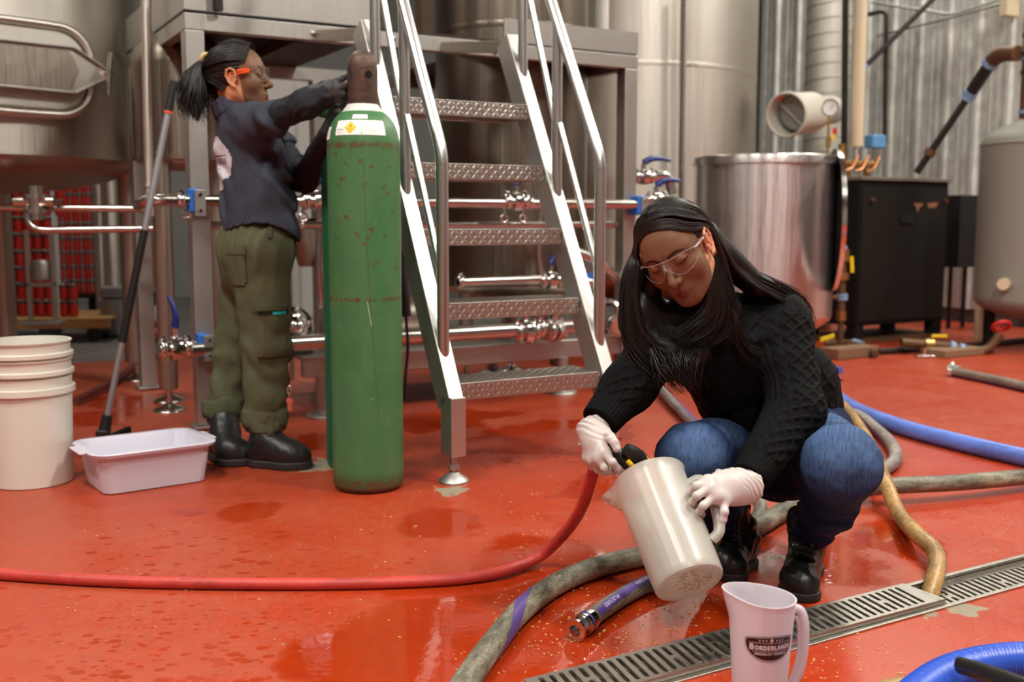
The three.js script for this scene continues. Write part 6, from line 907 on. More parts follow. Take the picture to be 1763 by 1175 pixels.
  // boots
  const bm = std({ color: rgb(0.011, 0.0105, 0.010), roughness: 0.36, bumpMap: bumpTex, bumpScale: 0.004 }), som = std({ color: rgb(0.015, 0.014, 0.014), roughness: 0.6 });
  for (const [ankle, heel, toe, top] of [[LA, gnd(1388, 985), gnd(1381, 1032), at(1390, 900, -2.54)], [RA, gnd(1276, 975), gnd(1258, 998), at(1256, 875, -2.62)]]) {
    const L = [bone(top, V3(heel.x, 0.09, heel.z), 0.050, 0.042), bone(V3(heel.x, 0.06, heel.z), V3(heel.x, 0.042, heel.z), 0.038, 0.037), bone(V3(heel.x, 0.042, heel.z), V3(toe.x, 0.036, toe.z - 0.02), 0.037, 0.037), bone(V3(heel.x, 0.085, heel.z), V3(toe.x, 0.045, toe.z - 0.04), 0.038, 0.036), bone(V3(toe.x - 0.006, 0.034, toe.z - 0.025), V3(toe.x + 0.006, 0.031, toe.z - 0.004), 0.036, 0.032)];
    const f = limbs(L, 0.025), b = boundsOf(L), bt = put('boot', net((x, y, z) => Math.max(f(x, y, z) - 0.004 * Math.sin(y * 120 + 5 * noise(x * 20, y * 20, z * 20)) * smooth(0.05, 0.1, y) - 0.002 * noise(x * 50, y * 40, z * 50), 0.014 - y), b[0], b[1], 0.0055), bm);
    put('sole', net((x, y, z) => smax(f(x, Math.max(y, 0.03), z) - 0.003, Math.max(0.0005 - y, y - 0.022), 0.005), b[0].clone().setY(-0.01), b[1].clone().setY(0.06), 0.005), som, bt);
    const d = toe.clone().sub(heel).normalize(), sd = V3(d.z, 0, -d.x); for (let i = 0; i < 5; i++) { const t = i / 4, c = V3(lerp(toe.x, heel.x, 0.32 + t * 0.55), 0, lerp(toe.z, heel.z, 0.32 + t * 0.55)); put('lace', patch(f, c.clone().add(V3(0, 0.3, 0)), sd.clone().multiplyScalar(0.046), d.clone().multiplyScalar(-0.008).addScaledVector(sd, (i % 2 - 0.5) * 0.01), V3(0, -1, 0), 0.006, 8, 2), std({ color: rgb(0.03, 0.03, 0.03), roughness: 0.7 }), bt); }
  }
  // sweater
  const spine = [bone(P, at(1322, 690, -2.72), 0.150, 0.135), bone(at(1322, 690, -2.72), C, 0.135, 0.125), bone(C, at(1218, 560, -2.53), 0.118, 0.075), bone(at(1395, 728, -2.74), at(1376, 660, -2.70), 0.090, 0.10), bone(at(1276, 700, -2.66), at(1256, 640, -2.62), 0.098, 0.105), bone(C, LS, 0.098, 0.076, { k: 0.06 }), bone(C, RS, 0.096, 0.07, { k: 0.06 }), bone(NB, at(1190, 528, -2.48), 0.062, 0.056)];
  const arms = [bone(LS, LE, 0.073, 0.060, { k: 0.035, ref: V3(0.3, 0, 1) }), bone(LE, LW, 0.060, 0.042, { k: 0.03, ref: V3(0.2, 0.3, 1) }), bone(RS, RE, 0.062, 0.060, { k: 0.035, ref: V3(-0.3, 0, 1) }), bone(RE, RW, 0.060, 0.045, { k: 0.03, ref: V3(-0.2, 0.3, 1) })];
  const sl = [...spine.map(o => ({ ...o, skip: false })), ...arms], sf0 = limbs(sl, 0.05), nS = spine.length;
  const sfd = (x, y, z) => { const s = 0.006 * noise(x * 9, y * 9, z * 9) + 0.004 * Math.sin((y * 1.0 - x * 0.5) * 80 + 4 * noise(x * 8, y * 8, z * 8)) * smooth(-0.1, 0.4, noise(x * 7 + 9, y * 6, z * 7)); return sf0(x, y, z) - s; };
  const lDir = LW.clone().sub(LE).normalize(), rDir = RW.clone().sub(RE).normalize(), hem = (x, y, z) => 0.298 - 0.05 * (z + 2.76) + 0.02 * Math.sin(x * 9) - y;
  const LWe = LW.clone().addScaledVector(lDir, -0.012), RWe = RW.clone().addScaledVector(rDir, -0.010);
  const sf = (x, y, z) => { const p = V3(x, y, z), dl = p.clone().sub(LWe), dr = p.clone().sub(RWe); let d = sfd(x, y, z); if (dl.length() < 0.2) d = Math.max(d, Math.min(dl.dot(lDir), 0.02)); if (dr.length() < 0.2) d = Math.max(d, Math.min(dr.dot(rDir), 0.02)); return smax(d, hem(x, y, z), 0.012); };
  const knit = (p) => { // raised cables: diamonds on the outer sleeve between rope twists; fine ribs at the cuffs and hem
    const n = sf0.near(p), arm = n.i >= nS; let d = 0.0006 * Math.sin(p.x * 400) * 0;
    if (arm) {
      const second = (n.i - nS) % 2 === 1, s = second ? n.s + (n.i < nS + 2 ? 0.26 : 0.25) : n.s, endD = second ? n.len - n.s : 1;
      if (endD < 0.062) return 0.0016 * Math.sin(n.ang * 34) - 0.0005;
      const a = n.ang * 0.055, w = 0.030, u = a / w, q = Math.abs(((s / 0.036 + u) % 1 + 1) % 1 - 0.5), r = Math.abs(((s / 0.036 - u) % 1 + 1) % 1 - 0.5);
      if (Math.abs(a) < 0.034) d = 0.0045 * Math.max(smooth(0.22, 0.06, q), smooth(0.22, 0.06, r)); else { const t = Math.abs(a) - 0.047; d = Math.abs(t) < 0.011 ? 0.0036 * (0.5 + 0.5 * Math.sin(s * 210 + Math.sign(t) * 1.5)) * Math.cos(t / 0.011 * 1.4) : 0.0016 * Math.sin(a * 480); }
    } else {
      const a = (p.x - 0.55) * 0.9 + p.z * 0.4, s = p.y; const hemD = s - (0.298 - 0.05 * (p.z + 2.76)); if (hemD < 0.05) return 0.0014 * Math.sin((p.x + p.z * 0.6) * 420);
      const k = ((a / 0.07) % 1 + 1) % 1; d = k < 0.5 ? 0.0034 * Math.max(smooth(0.2, 0.06, Math.abs(((s / 0.055 + k * 2) % 1 + 1) % 1 - 0.5)), smooth(0.2, 0.06, Math.abs(((s / 0.055 - k * 2) % 1 + 1) % 1 - 0.5))) : 0.0014 * Math.sin(k * 50);
    }
    return d;
  };
  const wool = phys({ color: rgb(0.004, 0.004, 0.0045), roughness: 0.85, specularIntensity: 0.3, bumpMap: bumpTex, bumpScale: 0.0012 }), sb = boundsOf(sl, 0.03);
  put('sweater', net(sf, sb[0], sb[1], 0.0042, { uv: (p) => [p.x * 6 + p.z * 3, p.y * 6], disp: knit }), wool);
  // white gloves
  const A = at, glove = phys({ color: rgb(0.60, 0.53, 0.51), roughness: 0.42, transmission: 0.0, bumpMap: bumpTex, bumpScale: 0.0006 });
  const lh = handField(A(1272, 838, -2.235), [A(1219, 829, -2.19), A(1221, 842, -2.175), A(1231, 855, -2.17), A(1246, 862, -2.18)], [[A(1219, 829, -2.19), A(1199, 837, -2.175), A(1189, 848, -2.195), A(1189, 858, -2.225)], [A(1221, 842, -2.175), A(1200, 854, -2.155), A(1192, 865, -2.17), A(1196, 873, -2.20)], [A(1231, 855, -2.17), A(1211, 871, -2.15), A(1204, 881, -2.165), A(1209, 886, -2.20)], [A(1246, 862, -2.18), A(1247, 882, -2.155), A(1244, 896, -2.155), A(1241, 906, -2.16)]], [A(1262, 822, -2.27), A(1238, 818, -2.28), A(1220, 832, -2.28), A(1208, 848, -2.27)], 1.0, 0.85);
  const wrinkle = (w, d) => (x, y, z) => { const t = (x - w.x) * d.x + (y - w.y) * d.y + (z - w.z) * d.z; return 0.0014 * Math.sin(t * 480 + 3 * noise(x * 30, y * 30, z * 30)) * smooth(0.065, 0.015, Math.abs(t)); };
  const wl = wrinkle(LW, lDir), wrr = wrinkle(RW, rDir);
  const glv = (h, a, b, ra, rb, nrm, w) => { const u = b.clone().sub(a).normalize(), lim = limbs([bone(a, b.clone().addScaledVector(u, 0.03), ra, rb, { q: [nrm, 1.25] })], 0.01), bb = [h.bounds[0].clone().min(b.clone().subScalar(0.06)), h.bounds[1].clone().max(b.clone().addScalar(0.06))]; return net((x, y, z) => { let d = smin(h(x, y, z), lim(x, y, z), 0.025) - w(x, y, z); const t = (x - b.x) * u.x + (y - b.y) * u.y + (z - b.z) * u.z; d -= 0.0022 * smooth(0.004, 0.0, Math.abs(t + 0.004)); return t > -0.06 ? Math.max(d, t) : d; }, bb[0], bb[1], 0.0021); };
  const lg = put('glove', glv(lh, A(1258, 840, -2.215), A(1290, 838, -2.262), 0.035, 0.040, V3(-0.3, -0.35, 0.9).normalize(), wl), glove);
  const rh = handField(A(1022, 742, -2.345), [A(1041, 780, -2.275), A(1032, 789, -2.28), A(1022, 792, -2.30), A(1013, 788, -2.325)], [[A(1041, 780, -2.275), A(1054, 796, -2.25), A(1064, 808, -2.26), A(1070, 815, -2.275)], [A(1032, 789, -2.28), A(1041, 806, -2.265), A(1054, 813, -2.285), A(1061, 812, -2.305)], [A(1022, 792, -2.30), A(1030, 809, -2.295), A(1044, 813, -2.315), A(1052, 809, -2.335)], [A(1013, 788, -2.325), A(1019, 803, -2.325), A(1031, 808, -2.345), A(1040, 804, -2.36)]], [A(1036, 750, -2.335), A(1050, 753, -2.285), A(1058, 762, -2.258), A(1062, 773, -2.252)], 1.0);
  const rg = put('glove', glv(rh, A(1029, 757, -2.32), A(1018, 733, -2.358), 0.031, 0.036, V3(0.2, 0.3, 0.9).normalize(), wrr), glove);
  const band = put('wrist_band', sweep(Array.from({ length: 25 }, (_, i) => { const a = i / 24 * 6.2832, u = rDir, e1 = V3(0, 0, 1).cross(u).normalize(), e2 = u.clone().cross(e1); return A(1030, 748, -2.343).addScaledVector(e1, Math.cos(a) * 0.034).addScaledVector(e2, Math.sin(a) * 0.030); }), 0.0014, 60, 6), std({ color: rgb(0.5, 0.34, 0.16), roughness: 0.6 })); put('bead', [new THREE.SphereGeometry(0.0042, 12, 8).translate(...A(998, 766, -2.33).toArray()), rod(A(999, 754, -2.33), A(998, 764, -2.33), 0.0008)], M.chrome, band);
  // hair
  const capF = (x, y, z) => { let d = ell(x, y, z, 0, 0.040, -0.020, 0.0795, 0.0925, 0.1); d = smin(d, ell(x, y, z, 0, -0.03, -0.075, 0.07, 0.075, 0.045), 0.04); d = smax(d, -ell(x, y, z, 0.006, -0.016, 0.102, 0.072, 0.100, 0.098), 0.006); d = smax(d, -ell(x, y, z, 0.084, -0.014, 0.014, 0.032, 0.036, 0.034), 0.008); return d; };
  const hm = hairMat(), cap0 = inFrame(net(capF, V3(-0.1, -0.12, -0.14), V3(0.1, 0.15, 0.1), 0.0038, { uv: (p) => [p.z * 0.8, Math.abs(p.x) + p.y * 0.3] }), MH);
  const px = (x, y, z) => at(x, y, z), fam = [];
  // over the crown to her left, behind the ear, down the neck and over the back
  const part = (z, y) => W(-0.012, y, z);
  fam.push({ a: [part(0.066, 0.092), W(0.028, 0.088, 0.066), W(0.066, 0.052, 0.042), W(0.0815, 0.034, 0.0), W(0.080, 0.012, -0.038), px(1240, 470, -2.43), px(1252, 520, -2.43), px(1232, 556, -2.42), px(1205, 566, -2.41)], b: [part(0.052, 0.108), W(0.03, 0.106, 0.052), W(0.072, 0.066, 0.03), W(0.085, 0.038, -0.015), W(0.083, 0.0, -0.048), px(1256, 478, -2.44), px(1268, 530, -2.44), px(1262, 575, -2.43), px(1225, 600, -2.42)], n: 34, rad: 0.005, jit: 0.003, curl: 0.004, seg: 34 });
  fam.push({ a: [part(0.05, 0.110), W(0.034, 0.110, 0.045), W(0.078, 0.066, 0.01), W(0.086, 0.03, -0.04), px(1262, 458, -2.46), px(1296, 490, -2.47), px(1340, 515, -2.50), px(1378, 540, -2.53), px(1396, 580, -2.55)], b: [part(0.0, 0.132), W(0.034, 0.124, -0.01), W(0.076, 0.075, -0.045), W(0.07, 0.02, -0.085), px(1270, 448, -2.53), px(1310, 474, -2.56), px(1352, 492, -2.60), px(1386, 512, -2.62), px(1408, 555, -2.63)], n: 46, rad: 0.005, jit: 0.004, curl: 0.003, seg: 34 });
  fam.push({ a: [part(0.0, 0.132), W(0.03, 0.124, -0.02), W(0.06, 0.08, -0.075), px(1262, 455, -2.58), px(1310, 485, -2.62), px(1360, 500, -2.66)], b: [part(-0.06, 0.118), W(0.01, 0.10, -0.08), W(0.0, 0.05, -0.125), px(1230, 440, -2.64), px(1290, 490, -2.68), px(1340, 520, -2.70)], n: 24, rad: 0.006, jit: 0.004, curl: 0.003 });
  // to her right: curtain beside the face
  fam.push({ a: [part(0.066, 0.092), W(-0.044, 0.080, 0.060), W(-0.074, 0.040, 0.052), px(1102, 455, -2.388), px(1099, 515, -2.382), px(1114, 572, -2.375), px(1142, 592, -2.37), px(1162, 592, -2.365)], b: [part(0.03, 0.124), W(-0.046, 0.112, 0.03), W(-0.086, 0.055, 0.012), px(1074, 468, -2.42), px(1068, 545, -2.415), px(1080, 610, -2.405), px(1112, 655, -2.38), px(1130, 672, -2.38)], n: 56, rad: 0.0055, jit: 0.004, curl: 0.006, seg: 34 });
  fam.push({ a: [part(0.03, 0.124), W(-0.046, 0.114, 0.02), W(-0.086, 0.055, -0.01), px(1080, 470, -2.45), px(1074, 550, -2.45), px(1090, 620, -2.44), px(1120, 660, -2.42)], b: [part(-0.05, 0.122), W(-0.05, 0.105, -0.06), W(-0.08, 0.04, -0.07), px(1100, 480, -2.50), px(1095, 560, -2.48), px(1110, 630, -2.46), px(1150, 665, -2.42)], n: 30, rad: 0.006, jit: 0.005, curl: 0.006 });
  // locks falling on the chest
  fam.push({ a: [px(1108, 515, -2.52), px(1110, 575, -2.40), px(1136, 640, -2.36), px(1160, 682, -2.37)], b: [px(1215, 540, -2.54), px(1222, 580, -2.44), px(1200, 625, -2.41), px(1205, 668, -2.42)], n: 70, rad: 0.005, jit: 0.013, curl: 0.014, seg: 30 });
  fam.push({ a: [W(0.062, -0.01, -0.03), px(1222, 485, -2.385), px(1214, 525, -2.385), px(1185, 556, -2.38), px(1150, 575, -2.37)], b: [W(0.078, 0.01, -0.04), px(1244, 490, -2.40), px(1250, 540, -2.40), px(1222, 580, -2.40), px(1180, 596, -2.385)], n: 44, rad: 0.005, jit: 0.006, curl: 0.006, seg: 30 });
  fam.push({ a: [px(1250, 500, -2.44), px(1262, 545, -2.43), px(1268, 590, -2.44), px(1292, 640, -2.46)], b: [px(1262, 520, -2.44), px(1272, 560, -2.43), px(1290, 596, -2.45), px(1336, 605, -2.47)], n: 14, rad: 0.0035, jit: 0.006, curl: 0.006 });
  const ml = [bone(W(-0.055, 0.0, -0.03), px(1088, 560, -2.46), 0.035, 0.03), bone(px(1092, 540, -2.45), px(1120, 625, -2.42), 0.034, 0.03), bone(px(1120, 600, -2.43), px(1190, 610, -2.45), 0.045, 0.05), bone(px(1150, 610, -2.42), px(1185, 650, -2.42), 0.04, 0.015), bone(W(0.04, -0.02, -0.07), px(1252, 535, -2.48), 0.035, 0.028), bone(px(1252, 535, -2.48), px(1238, 580, -2.46), 0.03, 0.02), bone(px(1225, 480, -2.44), px(1215, 540, -2.44), 0.025, 0.035), bone(px(1110, 540, -2.46), px(1210, 560, -2.48), 0.04, 0.045), bone(W(0.03, -0.01, -0.09), px(1310, 500, -2.57), 0.045, 0.028), bone(px(1310, 500, -2.57), px(1375, 530, -2.58), 0.03, 0.02)], mf = limbs(ml, 0.03);
  put('hair', [cap0, net(mf, ...boundsOf(ml), 0.006, { uv: (p) => [p.x * 0.8 + p.z, p.y] }), locks(fam, 77)], hm);
  const sp = spectacles(), gp = put('safety_glasses', inFrame(sp.lens, MH), clearPlastic);
  put('rim', sp.rim.map(q => inFrame(q, MH)), clearEdge, gp);
  for (const s of [-1, 1]) put('temple_arm', sp.arm(s).map(q => inFrame(q, MH)), clearEdge, gp);
}
// ---------------------------------------------------------------- pitchers
const milky = phys({ color: rgb(0.80, 0.77, 0.72), roughness: 0.32, transmission: 0.6, thickness: 0, ior: 1.45, bumpMap: bumpTex, bumpScale: 0.0006 });
// shell of revolution between t = 0 and 1 with a lip; rad(a, t), top(a) give radius and height
function jug(rad, hgt, n = 72, m = 24, wall = 0.0024, floorR = 1) {
  const P = [], I = [], ring = (fn) => { const s = P.length / 3; for (let i = 0; i < n; i++) { const p = fn(i / n * Math.PI * 2); P.push(...p); } return s; }, rings = [];
  const put = (t, off, y0 = 0) => ring((a) => { const r = rad(a, t) + off; return [Math.sin(a) * r, y0 + hgt(a, t), Math.cos(a) * r]; });
  rings.push(ring((a) => [Math.sin(a) * 0.001, 0.004, Math.cos(a) * 0.001]), ring((a) => { const r = rad(a, 0) * 0.86; return [Math.sin(a) * r, 0.004, Math.cos(a) * r]; }), ring((a) => { const r = rad(a, 0) * 0.9; return [Math.sin(a) * r, 0.0, Math.cos(a) * r]; }), ring((a) => { const r = rad(a, 0) * 0.975; return [Math.sin(a) * r, 0.002, Math.cos(a) * r]; }));
  for (let j = 0; j <= m; j++) rings.push(put(lerp(0.03, 1, j / m), 0));
  for (let j = m; j >= 0; j--) rings.push(put(lerp(0.03, 1, j / m), -wall)); rings.push(ring((a) => [Math.sin(a) * 0.001, 0.0075, Math.cos(a) * 0.001]));
  for (let q = 0; q < rings.length - 1; q++) for (let i = 0; i < n; i++) { const a = rings[q] + i, b = rings[q] + (i + 1) % n, c = rings[q + 1] + i, d = rings[q + 1] + (i + 1) % n; I.push(a, b, c, c, b, d); }
  const g = new THREE.BufferGeometry(); g.setAttribute('position', new THREE.Float32BufferAttribute(P, 3)); g.setIndex(I); return toCreasedNormals(g, 0.6);
}
{
  const ax = PT.clone().sub(PB), L = ax.length(); ax.normalize();
  const t = thing('measuring_pitcher', 'large translucent plastic pitcher tilted in the white gloved hands', 'pitcher', PB, 0);
  const hd = at(1243, 880, -2.17).sub(PB); hd.addScaledVector(ax, -hd.dot(ax)).normalize();   // handle side
  t.quaternion.setFromRotationMatrix(new THREE.Matrix4().makeBasis(hd, ax, hd.clone().cross(ax)));
  const R0 = 0.0745, R1 = 0.0815, spout = (a, t) => { let d = a + Math.PI / 2; d = Math.atan2(Math.sin(d), Math.cos(d)); return 0.034 * Math.exp(-((d / 0.3) ** 2)) * smooth(0.80, 1.0, t) ** 1.3; };
  sub('shell', jug((a, t) => lerp(R0, R1, t) + 0.0025 * smooth(0.965, 1, t) + spout(a, t), (a, t) => t * L + 0.004 * spout(a, t) / 0.034), milky, t);
  sub('handle', [sweep([V3(R1 - 0.004, L * 0.80, 0), V3(R1 + 0.02, L * 0.80, 0), V3(R1 + 0.031, L * 0.71, 0), V3(R1 + 0.029, L * 0.46, 0), V3(R1 + 0.016, L * 0.30, 0), V3(R0 + 0.003, L * 0.26, 0)], (t) => 0.0125, 44, 12, { flat: 0.6 })], milky, t);
  // barley grains stuck to the wet wall and bottom
  const r = mulberry(9), gr = [], G = new THREE.SphereGeometry(1, 5, 4).scale(0.0032, 0.0009, 0.0011); for (let i = 0; i < 90; i++) { const a = r() * 6.28, q = R0 * 0.72 * Math.sqrt(r()) * 0.9; gr.push(G.clone().rotateY(r() * 6).translate(Math.cos(a) * q * 0.8 + 0.01, 0.0028, Math.sin(a) * q)); } for (let i = 0; i < 16; i++) { const a = -Math.PI / 2 + (r() - 0.5) * 0.6, y = L * (0.8 + 0.19 * r()), R = lerp(R0, R1, y / L) + 0.001 + spout(a, y / L); gr.push(G.clone().rotateX(r() * 3).translate(Math.sin(a) * R, y, Math.cos(a) * R)); }
  const gm = sub('grain_residue', gr, std({ color: rgb(0.62, 0.40, 0.13), roughness: 0.6 }), t); gm.userData.kind = 'stuff';
}
{
  const base = gnd(1306, 1221), t = thing('beer_pitcher', 'frosted plastic beer pitcher printed with a dark oval badge, standing in front of the drain', 'pitcher', base, 0);
  const fm = phys({ color: rgb(0.80, 0.74, 0.80), roughness: 0.45, transmission: 0.30, thickness: 0, ior: 1.45 }), H = 0.213, R0 = 0.0460, R1 = 0.0605, ph = -Math.PI / 2 - 0.15;   // spout to the left
  const sp = (a) => { let d = a - ph; d = Math.atan2(Math.sin(d), Math.cos(d)); return d; };
  sub('shell', jug((a, t) => lerp(R0, R1, t) + 0.010 * Math.exp(-((sp(a) / 0.5) ** 2)) * smooth(0.72, 1, t) + 0.0015 * smooth(0.97, 1, t), (a, t) => t * (H + 0.016 * Math.exp(-((sp(a) / 1.3) ** 2))), 80, 26, 0.0026), fm, t);
  const ha = Math.PI / 2 - 0.05, hx = Math.sin(ha), hz = Math.cos(ha), hp = (r, y) => V3(hx * r, y, hz * r);
  sub('handle', [sweep([hp(R1 - 0.006, H * 0.91), hp(R1 + 0.008, H * 0.895), hp(R1 + 0.0165, H * 0.80), hp(R1 + 0.0175, H * 0.52), hp(R1 + 0.009, H * 0.32), hp(R0 + 0.008, H * 0.17), hp(R0 + 0.001, H * 0.15)], 0.0088, 50, 12, { flat: 1 }), sweep([hp(R1 - 0.004, H * 0.84), hp(R1 + 0.004, H * 0.82), hp(R1 + 0.0085, H * 0.75), hp(R1 + 0.0095, H * 0.52), hp(R1 + 0.003, H * 0.36), hp(R0 + 0.008, H * 0.23)], 0.004, 44, 8)], fm, t);
  const logo = canvasTex(1024, 560, (k, w, h) => {
    k.clearRect(0, 0, w, h); k.fillStyle = '#2a0b10'; const shape = (m) => { k.beginPath(); k.moveTo(90 + m, 76 + m); k.quadraticCurveTo(w / 2, 5 + m * 1.4, w - 60 - m, 80 + m); k.quadraticCurveTo(w - 8 - m, h * 0.42, w - 90 - m, h * 0.66); k.quadraticCurveTo(w * 0.75, h - 14 - m, w / 2, h - 10 - m); k.quadraticCurveTo(w * 0.25, h - 14 - m, 90 + m, h * 0.66); k.quadraticCurveTo(22 + m, h * 0.5, 26 + m, 150 + m); k.quadraticCurveTo(28 + m, 92 + m, 90 + m, 76 + m); k.closePath(); };
    shape(4); k.fill(); shape(20); k.strokeStyle = '#e9dbe2'; k.lineWidth = 9; k.stroke(); k.fillStyle = '#efe3ea'; k.textAlign = 'left'; k.save(); k.translate(112, 318); k.font = 'bold 158px sans-serif'; const wB = k.measureText('B').width; k.font = 'bold 122px sans-serif'; const wO = k.measureText('ORDERLANDS').width; k.scale(800 / (wB + wO + 6), 1); k.font = 'bold 158px sans-serif'; k.fillText('B', 0, 0); k.font = 'bold 122px sans-serif'; k.fillText('ORDERLANDS', wB + 6, -2); k.restore(); k.textAlign = 'center'; k.fillRect(110, 176, 800, 6); k.fillRect(170, 346, 684, 6); k.font = 'bold 50px sans-serif'; k.fillText('BREWING CO \u2022 TUCSON AZ', 512, 412, 600); for (const x of [300, 360, 420, 604, 664, 724]) { k.beginPath(); for (let q = 0; q < 10; q++) { const r = q % 2 ? 8 : 19, a = q * Math.PI / 5 - Math.PI / 2; k.lineTo(x + r * Math.cos(a), 128 + r * Math.sin(a)); } k.closePath(); k.fill(); } k.fillRect(503, 84, 18, 84); k.fillRect(482, 108, 10, 30); k.fillRect(482, 130, 30, 10); k.fillRect(532, 100, 10, 30); k.fillRect(512, 122, 30, 10);
  });
  const n = 48, m = 20, P = [], U = [], I = [], a0 = -0.80, a1 = 1.02, y0 = 0.112, y1 = 0.166;
  for (let j = 0; j <= m; j++) for (let i = 0; i <= n; i++) { const a = lerp(a0, a1, i / n), y = lerp(y0, y1, j / m), r = lerp(R0, R1, y / H) + 0.0008; P.push(Math.sin(a) * r, y, Math.cos(a) * r); U.push(i / n, j / m); }
  for (let j = 0; j < m; j++) for (let i = 0; i < n; i++) { const a = j * (n + 1) + i, b = a + n + 1; I.push(a, a + 1, b, b, a + 1, b + 1); }
  const lg = new THREE.BufferGeometry(); lg.setAttribute('position', new THREE.Float32BufferAttribute(P, 3)); lg.setAttribute('uv', new THREE.Float32BufferAttribute(U, 2)); lg.setIndex(I); lg.computeVertexNormals();
  sub('printed_badge', lg, std({ map: logo, transparent: true, roughness: 0.4 }), t);
}
// ---------------------------------------------------------------- spray nozzle and hoses
{
  const t = thing('spray_nozzle', 'black spray nozzle with yellow trigger pieces in the right gloved hand', 'nozzle', at(1060, 775, -2.275), 0), o = t.position, Q = (x, y, z) => at(x, y, z).sub(o);
  sub('grip', sweep([Q(1040, 772, -2.295), Q(1056, 777, -2.288), Q(1071, 789, -2.28), Q(1087, 803, -2.278)], (t) => lerp(0.0165, 0.0165, t), 24, 14), M.black, t);
  sub('barrel', [sweep([Q(1077, 773, -2.258), Q(1090, 781, -2.262), Q(1112, 798, -2.285)], (t) => 0.0135 + 0.004 * Math.sin(t * 3), 20, 14), rod(Q(1096, 786, -2.268), Q(1099, 788, -2.27), 0.0185)], M.black, t);
  sub('yellow_trigger', sweep([Q(1097, 778, -2.262), Q(1107, 785, -2.265), Q(1117, 795, -2.275)], 0.0055, 14, 8, { flat: 0.7 }), M.yellow, t);
  sub('yellow_trigger', sweep([Q(1080, 793, -2.252), Q(1086, 800, -2.25), Q(1092, 806, -2.26)], 0.006, 14, 8, { flat: 0.7 }), M.yellow, t);
}
const fl = (x, y, h) => gnd(x, y, h);
function hose(name, label, pts, r, mat, o = {}) { const t = thing(name, label, 'hose', pts[0].clone().setY(0), 0), off = t.position; sub('tube', sweep(pts, o.rib ? (tt, s) => r + (o.amp || 0.0018) * Math.sin(s * 2 * Math.PI / o.rib) : r, o.n || 160, 18).translate(-off.x, 0, -off.z), mat, t);
  if (o.stripe) { // printed spiral stripe wrapped on the hose between two lengths
    for (const [ctr, half, twm, mt, face] of o.stripe) { const c = new THREE.CatmullRomCurve3(pts, false, 'centripetal', 0.5), n = o.sn || 160, fr = c.computeFrenetFrames(n, false), Lc = c.getLength(), P = [], U = [], I = []; let t0 = 0, t1 = 1, tc = 0.5; if (ctr) { let m = 9; for (let i = 0; i <= n; i++) { const d = c.getPointAt(i / n).distanceTo(ctr); if (d < m) { m = d; tc = i / n; } } t0 = tc - half / Lc; t1 = tc + half / Lc; } const tw = twm * Lc, kf = Math.round(tc * n), fd = face || V3(0, 0.75, 0.65), ph = Math.atan2(fd.dot(fr.binormals[kf]), fd.dot(fr.normals[kf])) - tw * tc; let k = 0; for (let i = 0; i <= n; i++) { const t = i / n; if (t < t0 || t > t1) continue; const p = c.getPointAt(t), N = fr.normals[i], Bn = fr.binormals[i]; for (let j = 0; j <= 5; j++) { const a = ph + tw * t + (j / 5 - 0.5) * 1.0; const s = Math.sin(a), q = Math.cos(a); P.push(p.x + (r + 0.0006) * (q * N.x + s * Bn.x) - off.x, p.y + (r + 0.0006) * (q * N.y + s * Bn.y), p.z + (r + 0.0006) * (q * N.z + s * Bn.z) - off.z); U.push(1 - (t - t0) / (t1 - t0), j / 5); } k++; } for (let i = 0; i < k - 1; i++) for (let j = 0; j < 5; j++) { const a = i * 6 + j; I.push(a, a + 1, a + 6, a + 6, a + 1, a + 7); } const g = new THREE.BufferGeometry(); g.setAttribute('position', new THREE.Float32BufferAttribute(P, 3)); g.setAttribute('uv', new THREE.Float32BufferAttribute(U, 2)); g.setIndex(I); g.computeVertexNormals(); sub('stripe', g, mt || M.purple, t); } }
  return t; }
M.purple = std({ color: rgb(0.095, 0.05, 0.22), roughness: 0.5 });
const purpleText = std({ map: canvasTex(1024, 96, (k) => { k.fillStyle = '#57408a'; k.fillRect(0, 0, 1024, 96); k.fillStyle = '#cfc4e4'; k.font = 'bold 60px sans-serif'; for (const x of [90, 640]) k.fillText('PLICORD', x, 70); }), roughness: 0.5 });
const hoseTex = (r, g, b, amt) => dataTex(256, 256, (u, v) => { const n = 1 + amt * (tfbm(u, v) - 0.5) * 1.6 + amt * 0.5 * (tn256(u, v * 3) - 0.5); return [r * n, g * n, b * n]; }, true, [3, 1]);
const greyHose = std({ map: hoseTex(0.44, 0.42, 0.36, 0.8), roughness: 0.55, bumpMap: bumpTex, bumpScale: 0.001 });
hose('red_hose', 'red rubber hose crossing the floor up to the spray nozzle', [fl(-60, 985, 0.015), fl(0, 989, 0.015), fl(150, 999, 0.015), fl(300, 1004, 0.015), fl(500, 1006, 0.015), fl(650, 1004, 0.015), fl(800, 996, 0.015), fl(870, 983, 0.018), fl(930, 958, 0.028), at(975, 915, -2.57), at(1003, 870, -2.46), at(1019, 820, -2.38), at(1028, 792, -2.33), at(1040, 778, -2.30)], 0.0145, std({ map: hoseTex(0.74, 0.24, 0.21, 0.25), roughness: 0.5 }), { n: 220 });
hose('suction_hose', 'thick grey brown hose curving from the bottom edge behind both pitchers to the right', [fl(770, 1230, 0.027), fl(800, 1178, 0.027), fl(850, 1108, 0.027), fl(905, 1045, 0.027), fl(970, 1000, 0.027), fl(1060, 968, 0.027), fl(1180, 945, 0.027), fl(1300, 908, 0.03), fl(1370, 868, 0.035), fl(1430, 848, 0.045), fl(1520, 838, 0.06), fl(1640, 832, 0.055), fl(1763, 822, 0.045), fl(1850, 812, 0.03), fl(2050, 800, 0.027), fl(2350, 770, 0.027), fl(2700, 760, 0.027)], 0.0265, greyHose, { n: 300, sn: 420, stripe: [[fl(895, 1058, 0.027), 0.22, -10, null]] });
